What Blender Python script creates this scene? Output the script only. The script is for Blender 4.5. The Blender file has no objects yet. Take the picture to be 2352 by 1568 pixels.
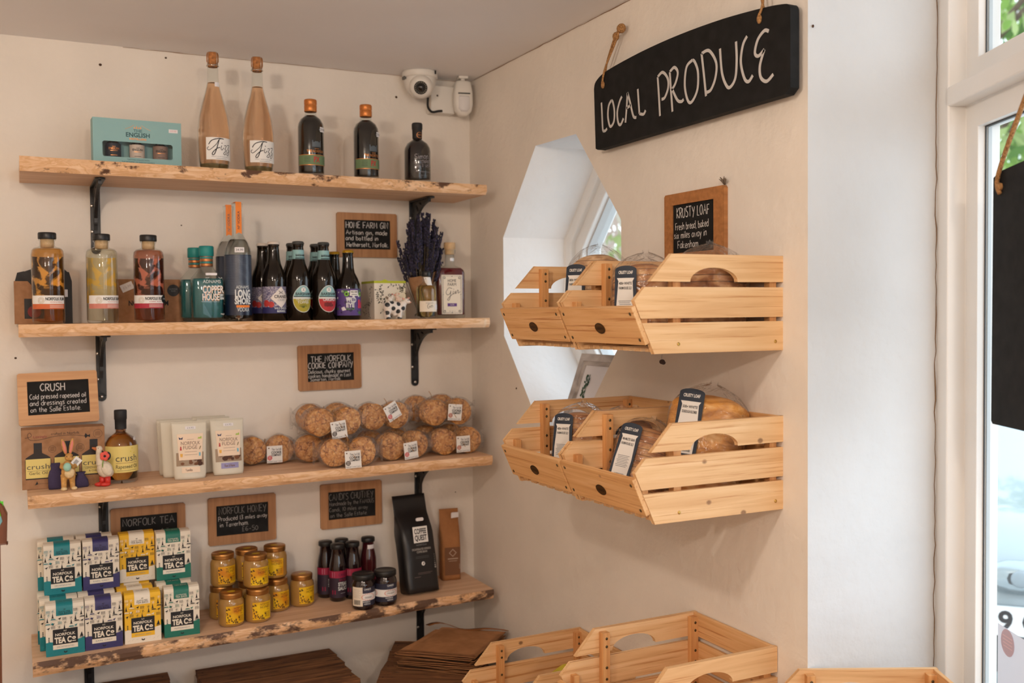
import bpy, bmesh, math, random
from math import sin, cos, pi, radians, sqrt
from mathutils import Vector, Matrix, Euler, noise
from mathutils.geometry import tessellate_polygon

S = bpy.context.scene
C = S.collection
# ------------------------------------------------------------------ camera
YAW, PITCH, ROLL = radians(26.4385), radians(-1.7645), radians(-0.5075)
CAMLOC = Vector((-1.26655, -2.83043, 1.55))
fw = Vector((sin(YAW) * cos(PITCH), cos(YAW) * cos(PITCH), sin(PITCH)))
rt = Vector((cos(YAW), -sin(YAW), 0)); up = rt.cross(fw)
r2 = cos(ROLL) * rt + sin(ROLL) * up; u2 = -sin(ROLL) * rt + cos(ROLL) * up
cd = bpy.data.cameras.new('camera'); cam = bpy.data.objects.new('camera', cd); C.objects.link(cam)
M3 = Matrix((r2, u2, -fw)).transposed()
cam.matrix_world = Matrix.Translation(CAMLOC) @ M3.to_4x4()
cd.lens, cd.sensor_width, cd.sensor_fit = 35.0, 36.0, 'HORIZONTAL'
cd.clip_start, cd.clip_end = 0.05, 200
cd.dof.use_dof, cd.dof.focus_distance, cd.dof.aperture_fstop = True, 2.1, 4.0
S.camera = cam
# ------------------------------------------------------------------ view, world, lights
S.view_settings.view_transform = 'Standard'; S.view_settings.look = 'None'
S.view_settings.exposure, S.view_settings.gamma = 0.0, 1.0
S.view_settings.use_curve_mapping = False
S.cycles.max_bounces, S.cycles.transparent_max_bounces = 14, 24
S.cycles.diffuse_bounces, S.cycles.transmission_bounces, S.cycles.glossy_bounces = 5, 10, 4
S.cycles.sample_clamp_indirect = 3.0
S.cycles.use_denoising = True
W = bpy.data.worlds.new('world'); S.world = W; W.use_nodes = True
nt = W.node_tree; bg = nt.nodes['Background']
bg.inputs[0].default_value = (0.80, 0.90, 1.0, 1); bg.inputs[1].default_value = 3.2

def lamp(name, loc, energy, col, kind='SPOT', radius=.05, size=160, blend=.6, target=None):
    l = bpy.data.lights.new(name, kind); o = bpy.data.objects.new(name, l); C.objects.link(o)
    o.location = loc; l.energy = energy; l.color = col; l.shadow_soft_size = radius
    if kind == 'SPOT': l.spot_size = radians(size); l.spot_blend = blend
    if target is not None: o.rotation_euler = (Vector(target) - Vector(loc)).to_track_quat('-Z', 'Y').to_euler()
    return o
WARM = (1.0, .82, .67)
lamp('pendant_bulb', (-1.60, -2.0, 2.13), 25, WARM, 'POINT', radius=.05)
lamp('pendant_bulb', (-.95, -3.6, 2.12), 33, WARM, 'POINT', radius=.05)
lamp('pendant_bulb', (-2.3, -3.6, 2.12), 29, WARM, 'POINT', radius=.05)
WA = radians(26.5)                       # the shop window wall runs this far off the right wall
WD = Vector((-sin(WA), -cos(WA), 0)); WN = Vector((cos(WA), -sin(WA), 0)); WP = Vector((.327, -1.472, 0))
def wpt(s, z, n=0.0): return WP + WD * s + WN * n + Vector((0, 0, z))
PORTAL = True
def portal(name, loc, direction, sx, sy):
    l = bpy.data.lights.new(name, 'AREA'); l.shape = 'RECTANGLE'; l.size, l.size_y = sx, sy; l.cycles.is_portal = PORTAL
    o = bpy.data.objects.new(name, l); C.objects.link(o); o.location = loc
    o.rotation_euler = Vector(direction).to_track_quat('-Z', 'Y').to_euler()
portal('shop_window_daylight', wpt(1.25, 1.42, .13), -WN, 2.2, 1.6)
portal('octagon_window_daylight', (.36, -.545, 1.62), (-1, 0, 0), .66, .8)
random.seed(7)
# ------------------------------------------------------------------ object helpers
def link(o, parent=None):
    C.objects.link(o)
    if parent is not None: o.parent = parent
    return o
def tag(o, label=None, cat=None, group=None, kind=None):
    if label: o['label'] = label
    if cat: o['category'] = cat
    if group: o['group'] = group
    if kind: o['kind'] = kind
    return o
def thing(name, label, cat, loc=(0, 0, 0), rotz=0.0, group=None, rot=None):
    o = bpy.data.objects.new(name, None); o.empty_display_size = .03; link(o)
    o.location = loc; o.rotation_euler = rot if rot else (0, 0, rotz)
    return tag(o, label, cat, group)
def copy_tree(o, parent=None):
    c = o.copy(); link(c)
    if parent is not None: c.parent = parent
    for ch in o.children: copy_tree(ch, c)
    return c
def dup(o, loc, rotz=None, label=None, rot=None):
    c = copy_tree(o); c.location = loc
    if rotz is not None: c.rotation_euler = (0, 0, rotz)
    if rot is not None: c.rotation_euler = rot
    if label: c['label'] = label
    return c
# ------------------------------------------------------------------ materials
def lin(r, g, b):
    f = lambda c: (c / 255 / 12.92) if c / 255 <= .04045 else ((c / 255 + .055) / 1.055) ** 2.4
    return (f(r), f(g), f(b), 1)
MATS = {}
def mat(name, col, rough=.6, metal=0, trans=0, ior=1.45, coat=0, nscale=0, namt=.12, bump=0, bscale=200, emis=None, spec=.5):
    if name in MATS: return MATS[name]
    m = bpy.data.materials.new(name); m.use_nodes = True; nt = m.node_tree; p = nt.nodes['Principled BSDF']
    p.inputs['Base Color'].default_value = col; p.inputs['Roughness'].default_value = rough
    p.inputs['Metallic'].default_value = metal; p.inputs['Transmission Weight'].default_value = trans
    p.inputs['IOR'].default_value = ior; p.inputs['Coat Weight'].default_value = coat; p.inputs['Coat Roughness'].default_value = .06
    p.inputs['Specular IOR Level'].default_value = spec
    tc = nt.nodes.new('ShaderNodeTexCoord')
    if nscale:
        n = nt.nodes.new('ShaderNodeTexNoise'); n.inputs['Scale'].default_value = nscale; n.inputs['Detail'].default_value = 5
        nt.links.new(tc.outputs['Object'], n.inputs['Vector'])
        mx = nt.nodes.new('ShaderNodeMixRGB'); mx.blend_type = 'MULTIPLY'; mx.inputs[0].default_value = 1
        mx.inputs[1].default_value = col
        rp = nt.nodes.new('ShaderNodeMapRange'); rp.inputs[1].default_value, rp.inputs[2].default_value = .3, .7
        rp.inputs[3].default_value, rp.inputs[4].default_value = 1 - namt, 1 + namt * .6
        nt.links.new(n.outputs[0], rp.inputs[0]); nt.links.new(rp.outputs[0], mx.inputs[2]); nt.links.new(mx.outputs[0], p.inputs['Base Color'])
    if bump:
        n = nt.nodes.new('ShaderNodeTexNoise'); n.inputs['Scale'].default_value = bscale; n.inputs['Detail'].default_value = 4
        nt.links.new(tc.outputs['Object'], n.inputs['Vector'])
        b = nt.nodes.new('ShaderNodeBump'); b.inputs['Strength'].default_value = bump; b.inputs['Distance'].default_value = .002
        nt.links.new(n.outputs[0], b.inputs['Height']); nt.links.new(b.outputs[0], p.inputs['Normal'])
    if emis:
        p.inputs['Emission Color'].default_value = emis[0]; p.inputs['Emission Strength'].default_value = emis[1]
    MATS[name] = m; return m
def ramp_mat(name, stops, scale=(10, 10, 10), nscale=1.0, detail=6, dist=0.4, rough=.6, bump=.15, bdist=.001, coat=0, second=None, knots=0, spec=.4, vary=True, cracks=None, slices=0):
    """noise in stretched object space through a colour ramp; optional dark second mask and knots"""
    if name in MATS: return MATS[name]
    m = bpy.data.materials.new(name); m.use_nodes = True; nt = m.node_tree; p = nt.nodes['Principled BSDF']
    L = nt.links.new; N = nt.nodes.new
    tc0 = N('ShaderNodeTexCoord'); oi = N('ShaderNodeObjectInfo'); va = N('ShaderNodeVectorMath'); va.operation = 'ADD'
    ms = N('ShaderNodeMath'); ms.operation = 'MULTIPLY'; ms.inputs[1].default_value = 7.3 if vary else 0.0; L(oi.outputs['Random'], ms.inputs[0])
    L(tc0.outputs['Object'], va.inputs[0]); L(ms.outputs[0], va.inputs[1])
    class tc: outputs = {'Object': va.outputs[0]}
    mp = N('ShaderNodeMapping'); mp.inputs['Scale'].default_value = scale
    L(tc.outputs['Object'], mp.inputs[0])
    n = N('ShaderNodeTexNoise'); n.inputs['Scale'].default_value = nscale; n.inputs['Detail'].default_value = detail; n.inputs['Distortion'].default_value = dist
    L(mp.outputs[0], n.inputs['Vector'])
    r = N('ShaderNodeValToRGB'); e = r.color_ramp.elements
    e[0].position, e[0].color = stops[0]; e[1].position, e[1].color = stops[-1]
    for q in stops[1:-1]:
        z = e.new(q[0]); z.color = q[1]
    L(n.outputs[0], r.inputs[0]); col = r.outputs[0]
    if knots:
        v = N('ShaderNodeTexVoronoi'); v.inputs['Scale'].default_value = knots; mp2 = N('ShaderNodeMapping'); mp2.inputs['Scale'].default_value = (1, 1, 1.3)
        L(tc.outputs['Object'], mp2.inputs[0]); L(mp2.outputs[0], v.inputs['Vector'])
        mr = N('ShaderNodeMapRange'); mr.inputs[1].default_value, mr.inputs[2].default_value, mr.inputs[3].default_value, mr.inputs[4].default_value = .045, .075, .8, 0
        L(v.outputs['Distance'], mr.inputs[0])
        mx = N('ShaderNodeMixRGB'); mx.inputs[2].default_value = (.17, .075, .03, 1); L(mr.outputs[0], mx.inputs[0]); L(col, mx.inputs[1]); col = mx.outputs[0]
    if second:
        sc2, lo, hi, c2, sx = second
        mp3 = N('ShaderNodeMapping'); mp3.inputs['Scale'].default_value = sx; L(tc.outputs['Object'], mp3.inputs[0])
        n2 = N('ShaderNodeTexNoise'); n2.inputs['Scale'].default_value = sc2; n2.inputs['Detail'].default_value = 7; n2.inputs['Roughness'].default_value = .65; L(mp3.outputs[0], n2.inputs['Vector'])
        mr = N('ShaderNodeMapRange'); mr.inputs[1].default_value, mr.inputs[2].default_value = lo, hi; L(n2.outputs[0], mr.inputs[0])
        mx = N('ShaderNodeMixRGB'); mx.inputs[2].default_value = c2; L(mr.outputs[0], mx.inputs[0]); L(col, mx.inputs[1]); col = mx.outputs[0]
    if slices:
        sx = N('ShaderNodeSeparateXYZ'); L(tc0.outputs['Object'], sx.inputs[0]); mm = N('ShaderNodeMath'); mm.operation = 'MULTIPLY'; mm.inputs[1].default_value = 1 / slices; L(sx.outputs[2], mm.inputs[0])
        fr_ = N('ShaderNodeMath'); fr_.operation = 'PINGPONG'; fr_.inputs[1].default_value = .5; L(mm.outputs[0], fr_.inputs[0])
        mr = N('ShaderNodeMapRange'); mr.inputs[1].default_value, mr.inputs[2].default_value, mr.inputs[3].default_value, mr.inputs[4].default_value = .02, .10, .75, 0; L(fr_.outputs[0], mr.inputs[0])
        mx = N('ShaderNodeMixRGB'); mx.inputs[2].default_value = (.10, .045, .02, 1); L(mr.outputs[0], mx.inputs[0]); L(col, mx.inputs[1]); col = mx.outputs[0]
    if cracks:
        sc, wd_, cc = cracks; dn = N('ShaderNodeTexNoise'); dn.inputs['Scale'].default_value = sc * .9; L(tc.outputs['Object'], dn.inputs['Vector'])
        vm = N('ShaderNodeVectorMath'); vm.operation = 'MULTIPLY_ADD'; vm.inputs[1].default_value = (1.6 / sc,) * 3; L(dn.outputs['Color'], vm.inputs[0]); L(tc.outputs['Object'], vm.inputs[2])
        vo = N('ShaderNodeTexVoronoi'); vo.feature = 'DISTANCE_TO_EDGE'; vo.inputs['Scale'].default_value = sc; L(vm.outputs[0], vo.inputs['Vector'])
        mr = N('ShaderNodeMapRange'); mr.inputs[1].default_value, mr.inputs[2].default_value, mr.inputs[3].default_value, mr.inputs[4].default_value = wd_ * .3, wd_, 1, 0; L(vo.outputs['Distance'], mr.inputs[0])
        n3 = N('ShaderNodeTexNoise'); n3.inputs['Scale'].default_value = sc * .8; L(tc.outputs['Object'], n3.inputs['Vector']); m3 = N('ShaderNodeMapRange'); m3.inputs[1].default_value, m3.inputs[2].default_value = .38, .56; L(n3.outputs[0], m3.inputs[0])
        mu = N('ShaderNodeMath'); mu.operation = 'MULTIPLY'; L(mr.outputs[0], mu.inputs[0]); L(m3.outputs[0], mu.inputs[1])
        mx = N('ShaderNodeMixRGB'); mx.inputs[2].default_value = cc; L(mu.outputs[0], mx.inputs[0]); L(col, mx.inputs[1]); col = mx.outputs[0]
    L(col, p.inputs['Base Color']); p.inputs['Roughness'].default_value = rough; p.inputs['Coat Weight'].default_value = coat
    p.inputs['Specular IOR Level'].default_value = spec
    if bump:
        b = N('ShaderNodeBump'); b.inputs['Strength'].default_value = bump; b.inputs['Distance'].default_value = bdist
        L(n.outputs[0], b.inputs['Height']); L(b.outputs[0], p.inputs['Normal'])
    MATS[name] = m; return m
def plaster(name, col):
    m = bpy.data.materials.new(name); m.use_nodes = True; nt = m.node_tree; p = nt.nodes['Principled BSDF']; L = nt.links.new; N = nt.nodes.new
    tc = N('ShaderNodeTexCoord')
    n = N('ShaderNodeTexNoise'); n.inputs['Scale'].default_value = 5; n.inputs['Detail'].default_value = 4
    n2 = N('ShaderNodeTexNoise'); n2.inputs['Scale'].default_value = 38; n2.inputs['Detail'].default_value = 3
    for q in (n, n2): L(tc.outputs['Object'], q.inputs['Vector'])
    mr = N('ShaderNodeMapRange'); mr.inputs[1].default_value, mr.inputs[2].default_value, mr.inputs[3].default_value, mr.inputs[4].default_value = .3, .7, .95, 1.03
    L(n.outputs[0], mr.inputs[0])
    mx = N('ShaderNodeMixRGB'); mx.blend_type = 'MULTIPLY'; mx.inputs[0].default_value = 1; mx.inputs[1].default_value = col
    L(mr.outputs[0], mx.inputs[2]); L(mx.outputs[0], p.inputs['Base Color']); p.inputs['Roughness'].default_value = .75
    ad = N('ShaderNodeMath'); ad.operation = 'MULTIPLY_ADD'; ad.inputs[1].default_value = 2.2; L(n.outputs[0], ad.inputs[0]); L(n2.outputs[0], ad.inputs[2])
    b = N('ShaderNodeBump'); b.inputs['Strength'].default_value = .35; b.inputs['Distance'].default_value = .006; L(ad.outputs[0], b.inputs['Height']); L(b.outputs[0], p.inputs['Normal'])
    MATS[name] = m; return m
def schlick(nt, f0=.04, k=.96, normal=None):
    N, L = nt.nodes.new, nt.links.new
    lw = N('ShaderNodeLayerWeight'); lw.inputs[0].default_value = .5
    if normal is not None: L(normal, lw.inputs['Normal'])
    pw = N('ShaderNodeMath'); pw.operation = 'POWER'; pw.inputs[1].default_value = 4.5; L(lw.outputs['Facing'], pw.inputs[0])
    ma = N('ShaderNodeMath'); ma.operation = 'MULTIPLY_ADD'; ma.inputs[1].default_value = k; ma.inputs[2].default_value = f0; ma.use_clamp = True; L(pw.outputs[0], ma.inputs[0])
    return ma.outputs[0]
def film(name, haze=.05, gl=.10, tint=(1, 1, 1, 1), bscale=60, strength=.8):
    m = bpy.data.materials.new(name); m.use_nodes = True; nt = m.node_tree; nt.nodes.clear(); L = nt.links.new; N = nt.nodes.new
    out = N('ShaderNodeOutputMaterial'); tr = N('ShaderNodeBsdfTransparent'); tr.inputs[0].default_value = tint
    g = N('ShaderNodeBsdfGlossy'); g.inputs['Roughness'].default_value = .17; d = N('ShaderNodeBsdfDiffuse'); d.inputs[0].default_value = (.9, .9, .9, 1)
    tc = N('ShaderNodeTexCoord'); n = N('ShaderNodeTexNoise'); n.inputs['Scale'].default_value = bscale; n.inputs['Detail'].default_value = 3; n.inputs['Distortion'].default_value = 1.5
    L(tc.outputs['Object'], n.inputs['Vector']); b = N('ShaderNodeBump'); b.inputs['Strength'].default_value = strength; b.inputs['Distance'].default_value = .010
    L(n.outputs[0], b.inputs['Height']); L(b.outputs[0], g.inputs['Normal'])
    ma = schlick(nt, gl, .8, b.outputs[0])
    m1 = N('ShaderNodeMixShader'); L(ma, m1.inputs[0]); L(tr.outputs[0], m1.inputs[1]); L(g.outputs[0], m1.inputs[2])
    m2 = N('ShaderNodeMixShader'); m2.inputs[0].default_value = haze; L(m1.outputs[0], m2.inputs[1]); L(d.outputs[0], m2.inputs[2])
    L(m2.outputs[0], out.inputs[0]); MATS[name] = m; return m
def thin_mat(name, col, k=.5):
    m = bpy.data.materials.new(name); m.use_nodes = True; nt = m.node_tree; nt.nodes.clear(); L = nt.links.new; N = nt.nodes.new
    out = N('ShaderNodeOutputMaterial'); d = N('ShaderNodeBsdfDiffuse'); t = N('ShaderNodeBsdfTranslucent'); d.inputs[0].default_value = col; t.inputs[0].default_value = col
    x = N('ShaderNodeMixShader'); x.inputs[0].default_value = k; L(d.outputs[0], x.inputs[1]); L(t.outputs[0], x.inputs[2]); L(x.outputs[0], out.inputs[0]); MATS[name] = m; return m
def pane_mat(name, tint=(1, 1, 1, 1), rough=0.0):
    m = bpy.data.materials.new(name); m.use_nodes = True; nt = m.node_tree; nt.nodes.clear(); L = nt.links.new; N = nt.nodes.new
    out = N('ShaderNodeOutputMaterial'); tr = N('ShaderNodeBsdfTransparent'); tr.inputs[0].default_value = tint
    g = N('ShaderNodeBsdfGlossy'); g.inputs['Roughness'].default_value = rough
    fr = schlick(nt)
    m1 = N('ShaderNodeMixShader'); L(fr, m1.inputs[0]); L(tr.outputs[0], m1.inputs[1]); L(g.outputs[0], m1.inputs[2]); L(m1.outputs[0], out.inputs[0])
    MATS[name] = m; return m
# ------------------------------------------------------------------ mesh builder
def clip_u(p, c, sg):
    out = []
    for i in range(len(p)):
        a, b = p[i], p[(i + 1) % len(p)]; da, db = (a[0] - c) * sg, (b[0] - c) * sg
        if da >= 0: out.append(a)
        if (da > 0 and db < 0) or (da < 0 and db > 0): f = da / (da - db); out.append((c, a[1] + (b[1] - a[1]) * f))
    return out
class MB:
    def __init__(s): s.v, s.f, s.m, s.sm, s.mats = [], [], [], [], []
    def mi(s, m):
        if m not in s.mats: s.mats.append(m)
        return s.mats.index(m)
    def add(s, vs, fs, m, smooth=False, X=None):
        o = len(s.v); i = s.mi(m)
        s.v += [tuple(X @ Vector(q)) if X is not None else tuple(q) for q in vs]
        for f in fs: s.f.append([o + k for k in f]); s.m.append(i); s.sm.append(smooth)
        return s
    def box(s, c, d, m, X=None):
        x, y, z = (k / 2 for k in d); cx, cy, cz = c
        vs = [(cx + a * x, cy + b * y, cz + e * z) for a in (-1, 1) for b in (-1, 1) for e in (-1, 1)]
        return s.add(vs, [(0, 1, 3, 2), (4, 6, 7, 5), (0, 4, 5, 1), (2, 3, 7, 6), (0, 2, 6, 4), (1, 5, 7, 3)], m, X=X)
    def bx(s, a, b, m, X=None):
        return s.box([(p + q) / 2 for p, q in zip(a, b)], [abs(q - p) for p, q in zip(a, b)], m, X)
    def lathe(s, prof, m, n=28, smooth=True, X=None, ex=1.0, ey=1.0):
        vs, fs, rows = [], [], []
        for r, z in prof:
            if r < 1e-6: rows.append([len(vs)]); vs.append((0, 0, z))
            else:
                rows.append(list(range(len(vs), len(vs) + n)))
                vs += [(ex * r * cos(2 * pi * k / n), ey * r * sin(2 * pi * k / n), z) for k in range(n)]
        for a, b in zip(rows, rows[1:]):
            for k in range(n):
                k2 = (k + 1) % n
                if len(a) == 1 and len(b) == 1: continue
                if len(a) == 1: fs.append((a[0], b[k2], b[k]))
                elif len(b) == 1: fs.append((a[k], a[k2], b[0]))
                else: fs.append((a[k], a[k2], b[k2], b[k]))
        return s.add(vs, fs, m, smooth, X)
    def loft(s, rings, m, smooth=True, caps=True, X=None, closed=True):
        n = len(rings[0]); vs = [p for r in rings for p in r]; fs = []
        for i in range(len(rings) - 1):
            for k in range(n if closed else n - 1):
                k2 = (k + 1) % n; fs.append((i * n + k, i * n + k2, (i + 1) * n + k2, (i + 1) * n + k))
        if caps and closed:
            fs.append(tuple(range(n - 1, -1, -1))); fs.append(tuple(range((len(rings) - 1) * n, len(rings) * n)))
        return s.add(vs, fs, m, smooth, X)
    def tube(s, pts, r, m, n=8, X=None, caps=True):
        pts = [Vector(p) for p in pts]; rings = []; nrm = None
        for i, p in enumerate(pts):
            t = (pts[min(i + 1, len(pts) - 1)] - pts[max(i - 1, 0)])
            t = t.normalized() if t.length > 1e-9 else Vector((0, 0, 1))
            if nrm is None: nrm = t.orthogonal().normalized()
            nrm = (nrm - t * nrm.dot(t)); nrm = nrm.normalized() if nrm.length > 1e-6 else t.orthogonal().normalized()
            bn = t.cross(nrm); rr = r[i] if isinstance(r, (list, tuple)) else r
            rings.append([p + (nrm * cos(2 * pi * k / n) + bn * sin(2 * pi * k / n)) * rr for k in range(n)])
        return s.loft(rings, m, True, caps, X)
    def ell(s, c, r, m, X=None, n=16, rot=None):
        T = Matrix.Translation(c) @ (Euler(rot).to_matrix().to_4x4() if rot else Matrix()) @ Matrix.Diagonal((*r, 1))
        k = n // 2
        return s.lathe([(sin(pi * i / k), -cos(pi * i / k)) if 0 < i < k else (0, -1 if i == 0 else 1) for i in range(k + 1)], m, n, True, (X @ T) if X is not None else T)
    def prism(s, out, w0, w1, fn, m, holes=(), smooth=False):
        """2D outline (with holes) swept from w0 to w1; fn(u,v,w) -> xyz"""
        loops = [out] + list(holes); tri = tessellate_polygon([[Vector((u, v, 0)) for u, v in l] for l in loops])
        flat = [p for l in loops for p in l]; n = len(flat)
        vs = [fn(u, v, w0) for u, v in flat] + [fn(u, v, w1) for u, v in flat]
        fs = [tuple(t) for t in tri] + [tuple(n + k for k in reversed(t)) for t in tri]; o = 0
        for l in loops:
            k = len(l)
            for i in range(k): a, b = o + i, o + (i + 1) % k; fs.append((a, b, n + b, n + a))
            o += k
        return s.add(vs, fs, m, smooth)
    def face2(s, out, off, fn, m):
        us = [p[0] for p in out]; ua, ub = min(us), max(us); vm = sum(p[1] for p in out) / len(out)
        A, B, M_ = Vector(fn(ua, vm, off)), Vector(fn(ub, vm, off)), Vector(fn((ua + ub) / 2, vm, off))
        if (M_ - (A + B) / 2).length > .00025:      # bent surface: cut into narrow upright strips
            n = max(2, int((ub - ua) / .0035) + 1)
            for i in range(n):
                a, b = ua + (ub - ua) * i / n, ua + (ub - ua) * (i + 1) / n
                p = clip_u(clip_u(out, a, 1), b, -1)
                if len(p) > 2:
                    tri = tessellate_polygon([[Vector((u, v, 0)) for u, v in p]])
                    s.add([fn(u, v, off) for u, v in p], [tuple(t) for t in tri], m)
            return s
        tri = tessellate_polygon([[Vector((u, v, 0)) for u, v in out]])
        return s.add([fn(u, v, off) for u, v in out], [tuple(t) for t in tri], m)
    def rect(s, u0, v0, u1, v1, off, fn, m, nu=1):
        vs = []; fs = []
        for i in range(nu + 1):
            u = u0 + (u1 - u0) * i / nu; vs += [fn(u, v0, off), fn(u, v1, off)]
        for i in range(nu): fs.append((2 * i, 2 * i + 2, 2 * i + 3, 2 * i + 1))
        return s.add(vs, fs, m, nu > 1)
    def disc(s, u, v, r, off, fn, m, n=20, ry=None):
        ry = ry or r
        return s.face2([(u + r * cos(2 * pi * k / n), v + ry * sin(2 * pi * k / n)) for k in range(n)], off, fn, m)
    def ring(s, u, v, r, w, off, fn, m, n=24, ry=None):
        ry = ry or r; vs = []; fs = []
        for k in range(n):
            a = 2 * pi * k / n; vs += [fn(u + r * cos(a), v + ry * sin(a), off), fn(u + (r - w) * cos(a), v + (ry - w) * sin(a), off)]
        for k in range(n): a, b = 2 * k, 2 * ((k + 1) % n); fs.append((a, b, b + 1, a + 1))
        return s.add(vs, fs, m)
    def text(s, t, u, v, h, off, fn, m, w=None, bold=0.0, align='c', shear=0.0):
        vs, fs, tw, x0 = text_geo(t, bold)
        k = h; kx = h if w is None else w / tw
        du = {'c': -tw * kx / 2, 'l': 0, 'r': -tw * kx}[align]
        return s.add([fn(u + du + (a - x0) * kx + shear * b * k, v + b * k, off) for a, b in vs], fs, m)
    def stroke(s, pts, wd, off, fn, m):
        vs, fs = [], []; n = len(pts)
        for i, p in enumerate(pts):
            a = pts[max(i - 1, 0)]; b = pts[min(i + 1, n - 1)]
            tx, ty = b[0] - a[0], b[1] - a[1]; l = math.hypot(tx, ty) or 1; nx, ny = -ty / l * wd / 2, tx / l * wd / 2
            vs += [fn(p[0] + nx, p[1] + ny, off), fn(p[0] - nx, p[1] - ny, off)]
        for i in range(n - 1): fs.append((2 * i, 2 * i + 1, 2 * i + 3, 2 * i + 2))
        return s.add(vs, fs, m)
    def hand(s, t, u, v, h, wd, off, fn, m, w=None, slope=0.0, seed=0):
        """hand-written single-stroke lettering; u,v = left end of the baseline"""
        rnd = random.Random(t + str(seed)); tw = hand_width(t); kx = h / 10 if w is None else w / tw; k = h / 10; x = 0
        for ch in t:
            g = GLYPH.get(ch)
            if g is None: x += 4; continue
            jy = rnd.uniform(-.4, .4); sc = rnd.uniform(.94, 1.06)
            for st in g[1]:
                pts = [(u + (x + a * sc) * kx, v + (b * sc + jy) * k + slope * (x + a) * kx) for a, b in st]
                s.stroke(pts, wd, off, fn, m)
            x += g[0] + 1.9
        return s
    def build(s, name, parent=None, loc=None, bevel=0, remesh=0, label=None, kind=None, mods=None, seg=2):
        me = bpy.data.meshes.new(name); me.from_pydata(s.v, [], s.f)
        for m in s.mats: me.materials.append(m)
        me.polygons.foreach_set('material_index', s.m); me.polygons.foreach_set('use_smooth', s.sm); me.update()
        o = bpy.data.objects.new(name, me); link(o, parent)
        if loc: o.location = loc
        if remesh:
            q = o.modifiers.new('remesh', 'REMESH'); q.mode = 'VOXEL'; q.voxel_size = remesh; q.use_smooth_shade = True
            q = o.modifiers.new('smooth', 'SMOOTH'); q.iterations = 4; q.factor = .5
        if bevel:
            q = o.modifiers.new('bevel', 'BEVEL'); q.width = bevel; q.segments = seg; q.limit_method = 'ANGLE'; q.angle_limit = radians(40)
        if label: o['label'] = label
        if kind: o['kind'] = kind
        return o
TXT = {}
def text_geo(t, bold=0.0):
    k = (t, bold)
    if k not in TXT:
        cu = bpy.data.curves.new('t', 'FONT'); cu.body = t; cu.size = 1.0; cu.resolution_u = 3; cu.offset = bold; cu.fill_mode = 'BOTH'
        o = bpy.data.objects.new('t', cu); me = bpy.data.meshes.new_from_object(o)
        vs = [(v.co.x / .70, v.co.y / .70) for v in me.vertices]; fs = [tuple(p.vertices) for p in me.polygons]
        bpy.data.objects.remove(o); bpy.data.curves.remove(cu); bpy.data.meshes.remove(me)
        x0 = min(v[0] for v in vs); x1 = max(v[0] for v in vs); TXT[k] = (vs, fs, x1 - x0, x0)
    return TXT[k]
def cyl(r, a0=0.0):
    """label coordinates on a bottle of radius r; the label centre faces -y turned by a0"""
    return lambda u, v, o: ((r + o) * sin(u / r + a0), -(r + o) * cos(u / r + a0), v)
def flat(org=(0, 0, 0), U=(1, 0, 0), V=(0, 0, 1), N=(0, -1, 0)):
    org, U, V, N = Vector(org), Vector(U), Vector(V), Vector(N)
    return lambda u, v, o: org + U * u + V * v + N * o
def crom(p, n=5):
    if len(p) < 3: return p
    q = [p[0]] + p + [p[-1]]; out = []
    for i in range(1, len(q) - 2):
        a, b, c, d = q[i - 1:i + 3]
        for k in range(n):
            t = k / n; out.append(tuple(.5 * (2 * b[j] + (c[j] - a[j]) * t + (2 * a[j] - 5 * b[j] + 4 * c[j] - d[j]) * t * t + (3 * b[j] - a[j] - 3 * c[j] + d[j]) * t ** 3) for j in range(len(b))))
    return out + [p[-1]]
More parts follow.
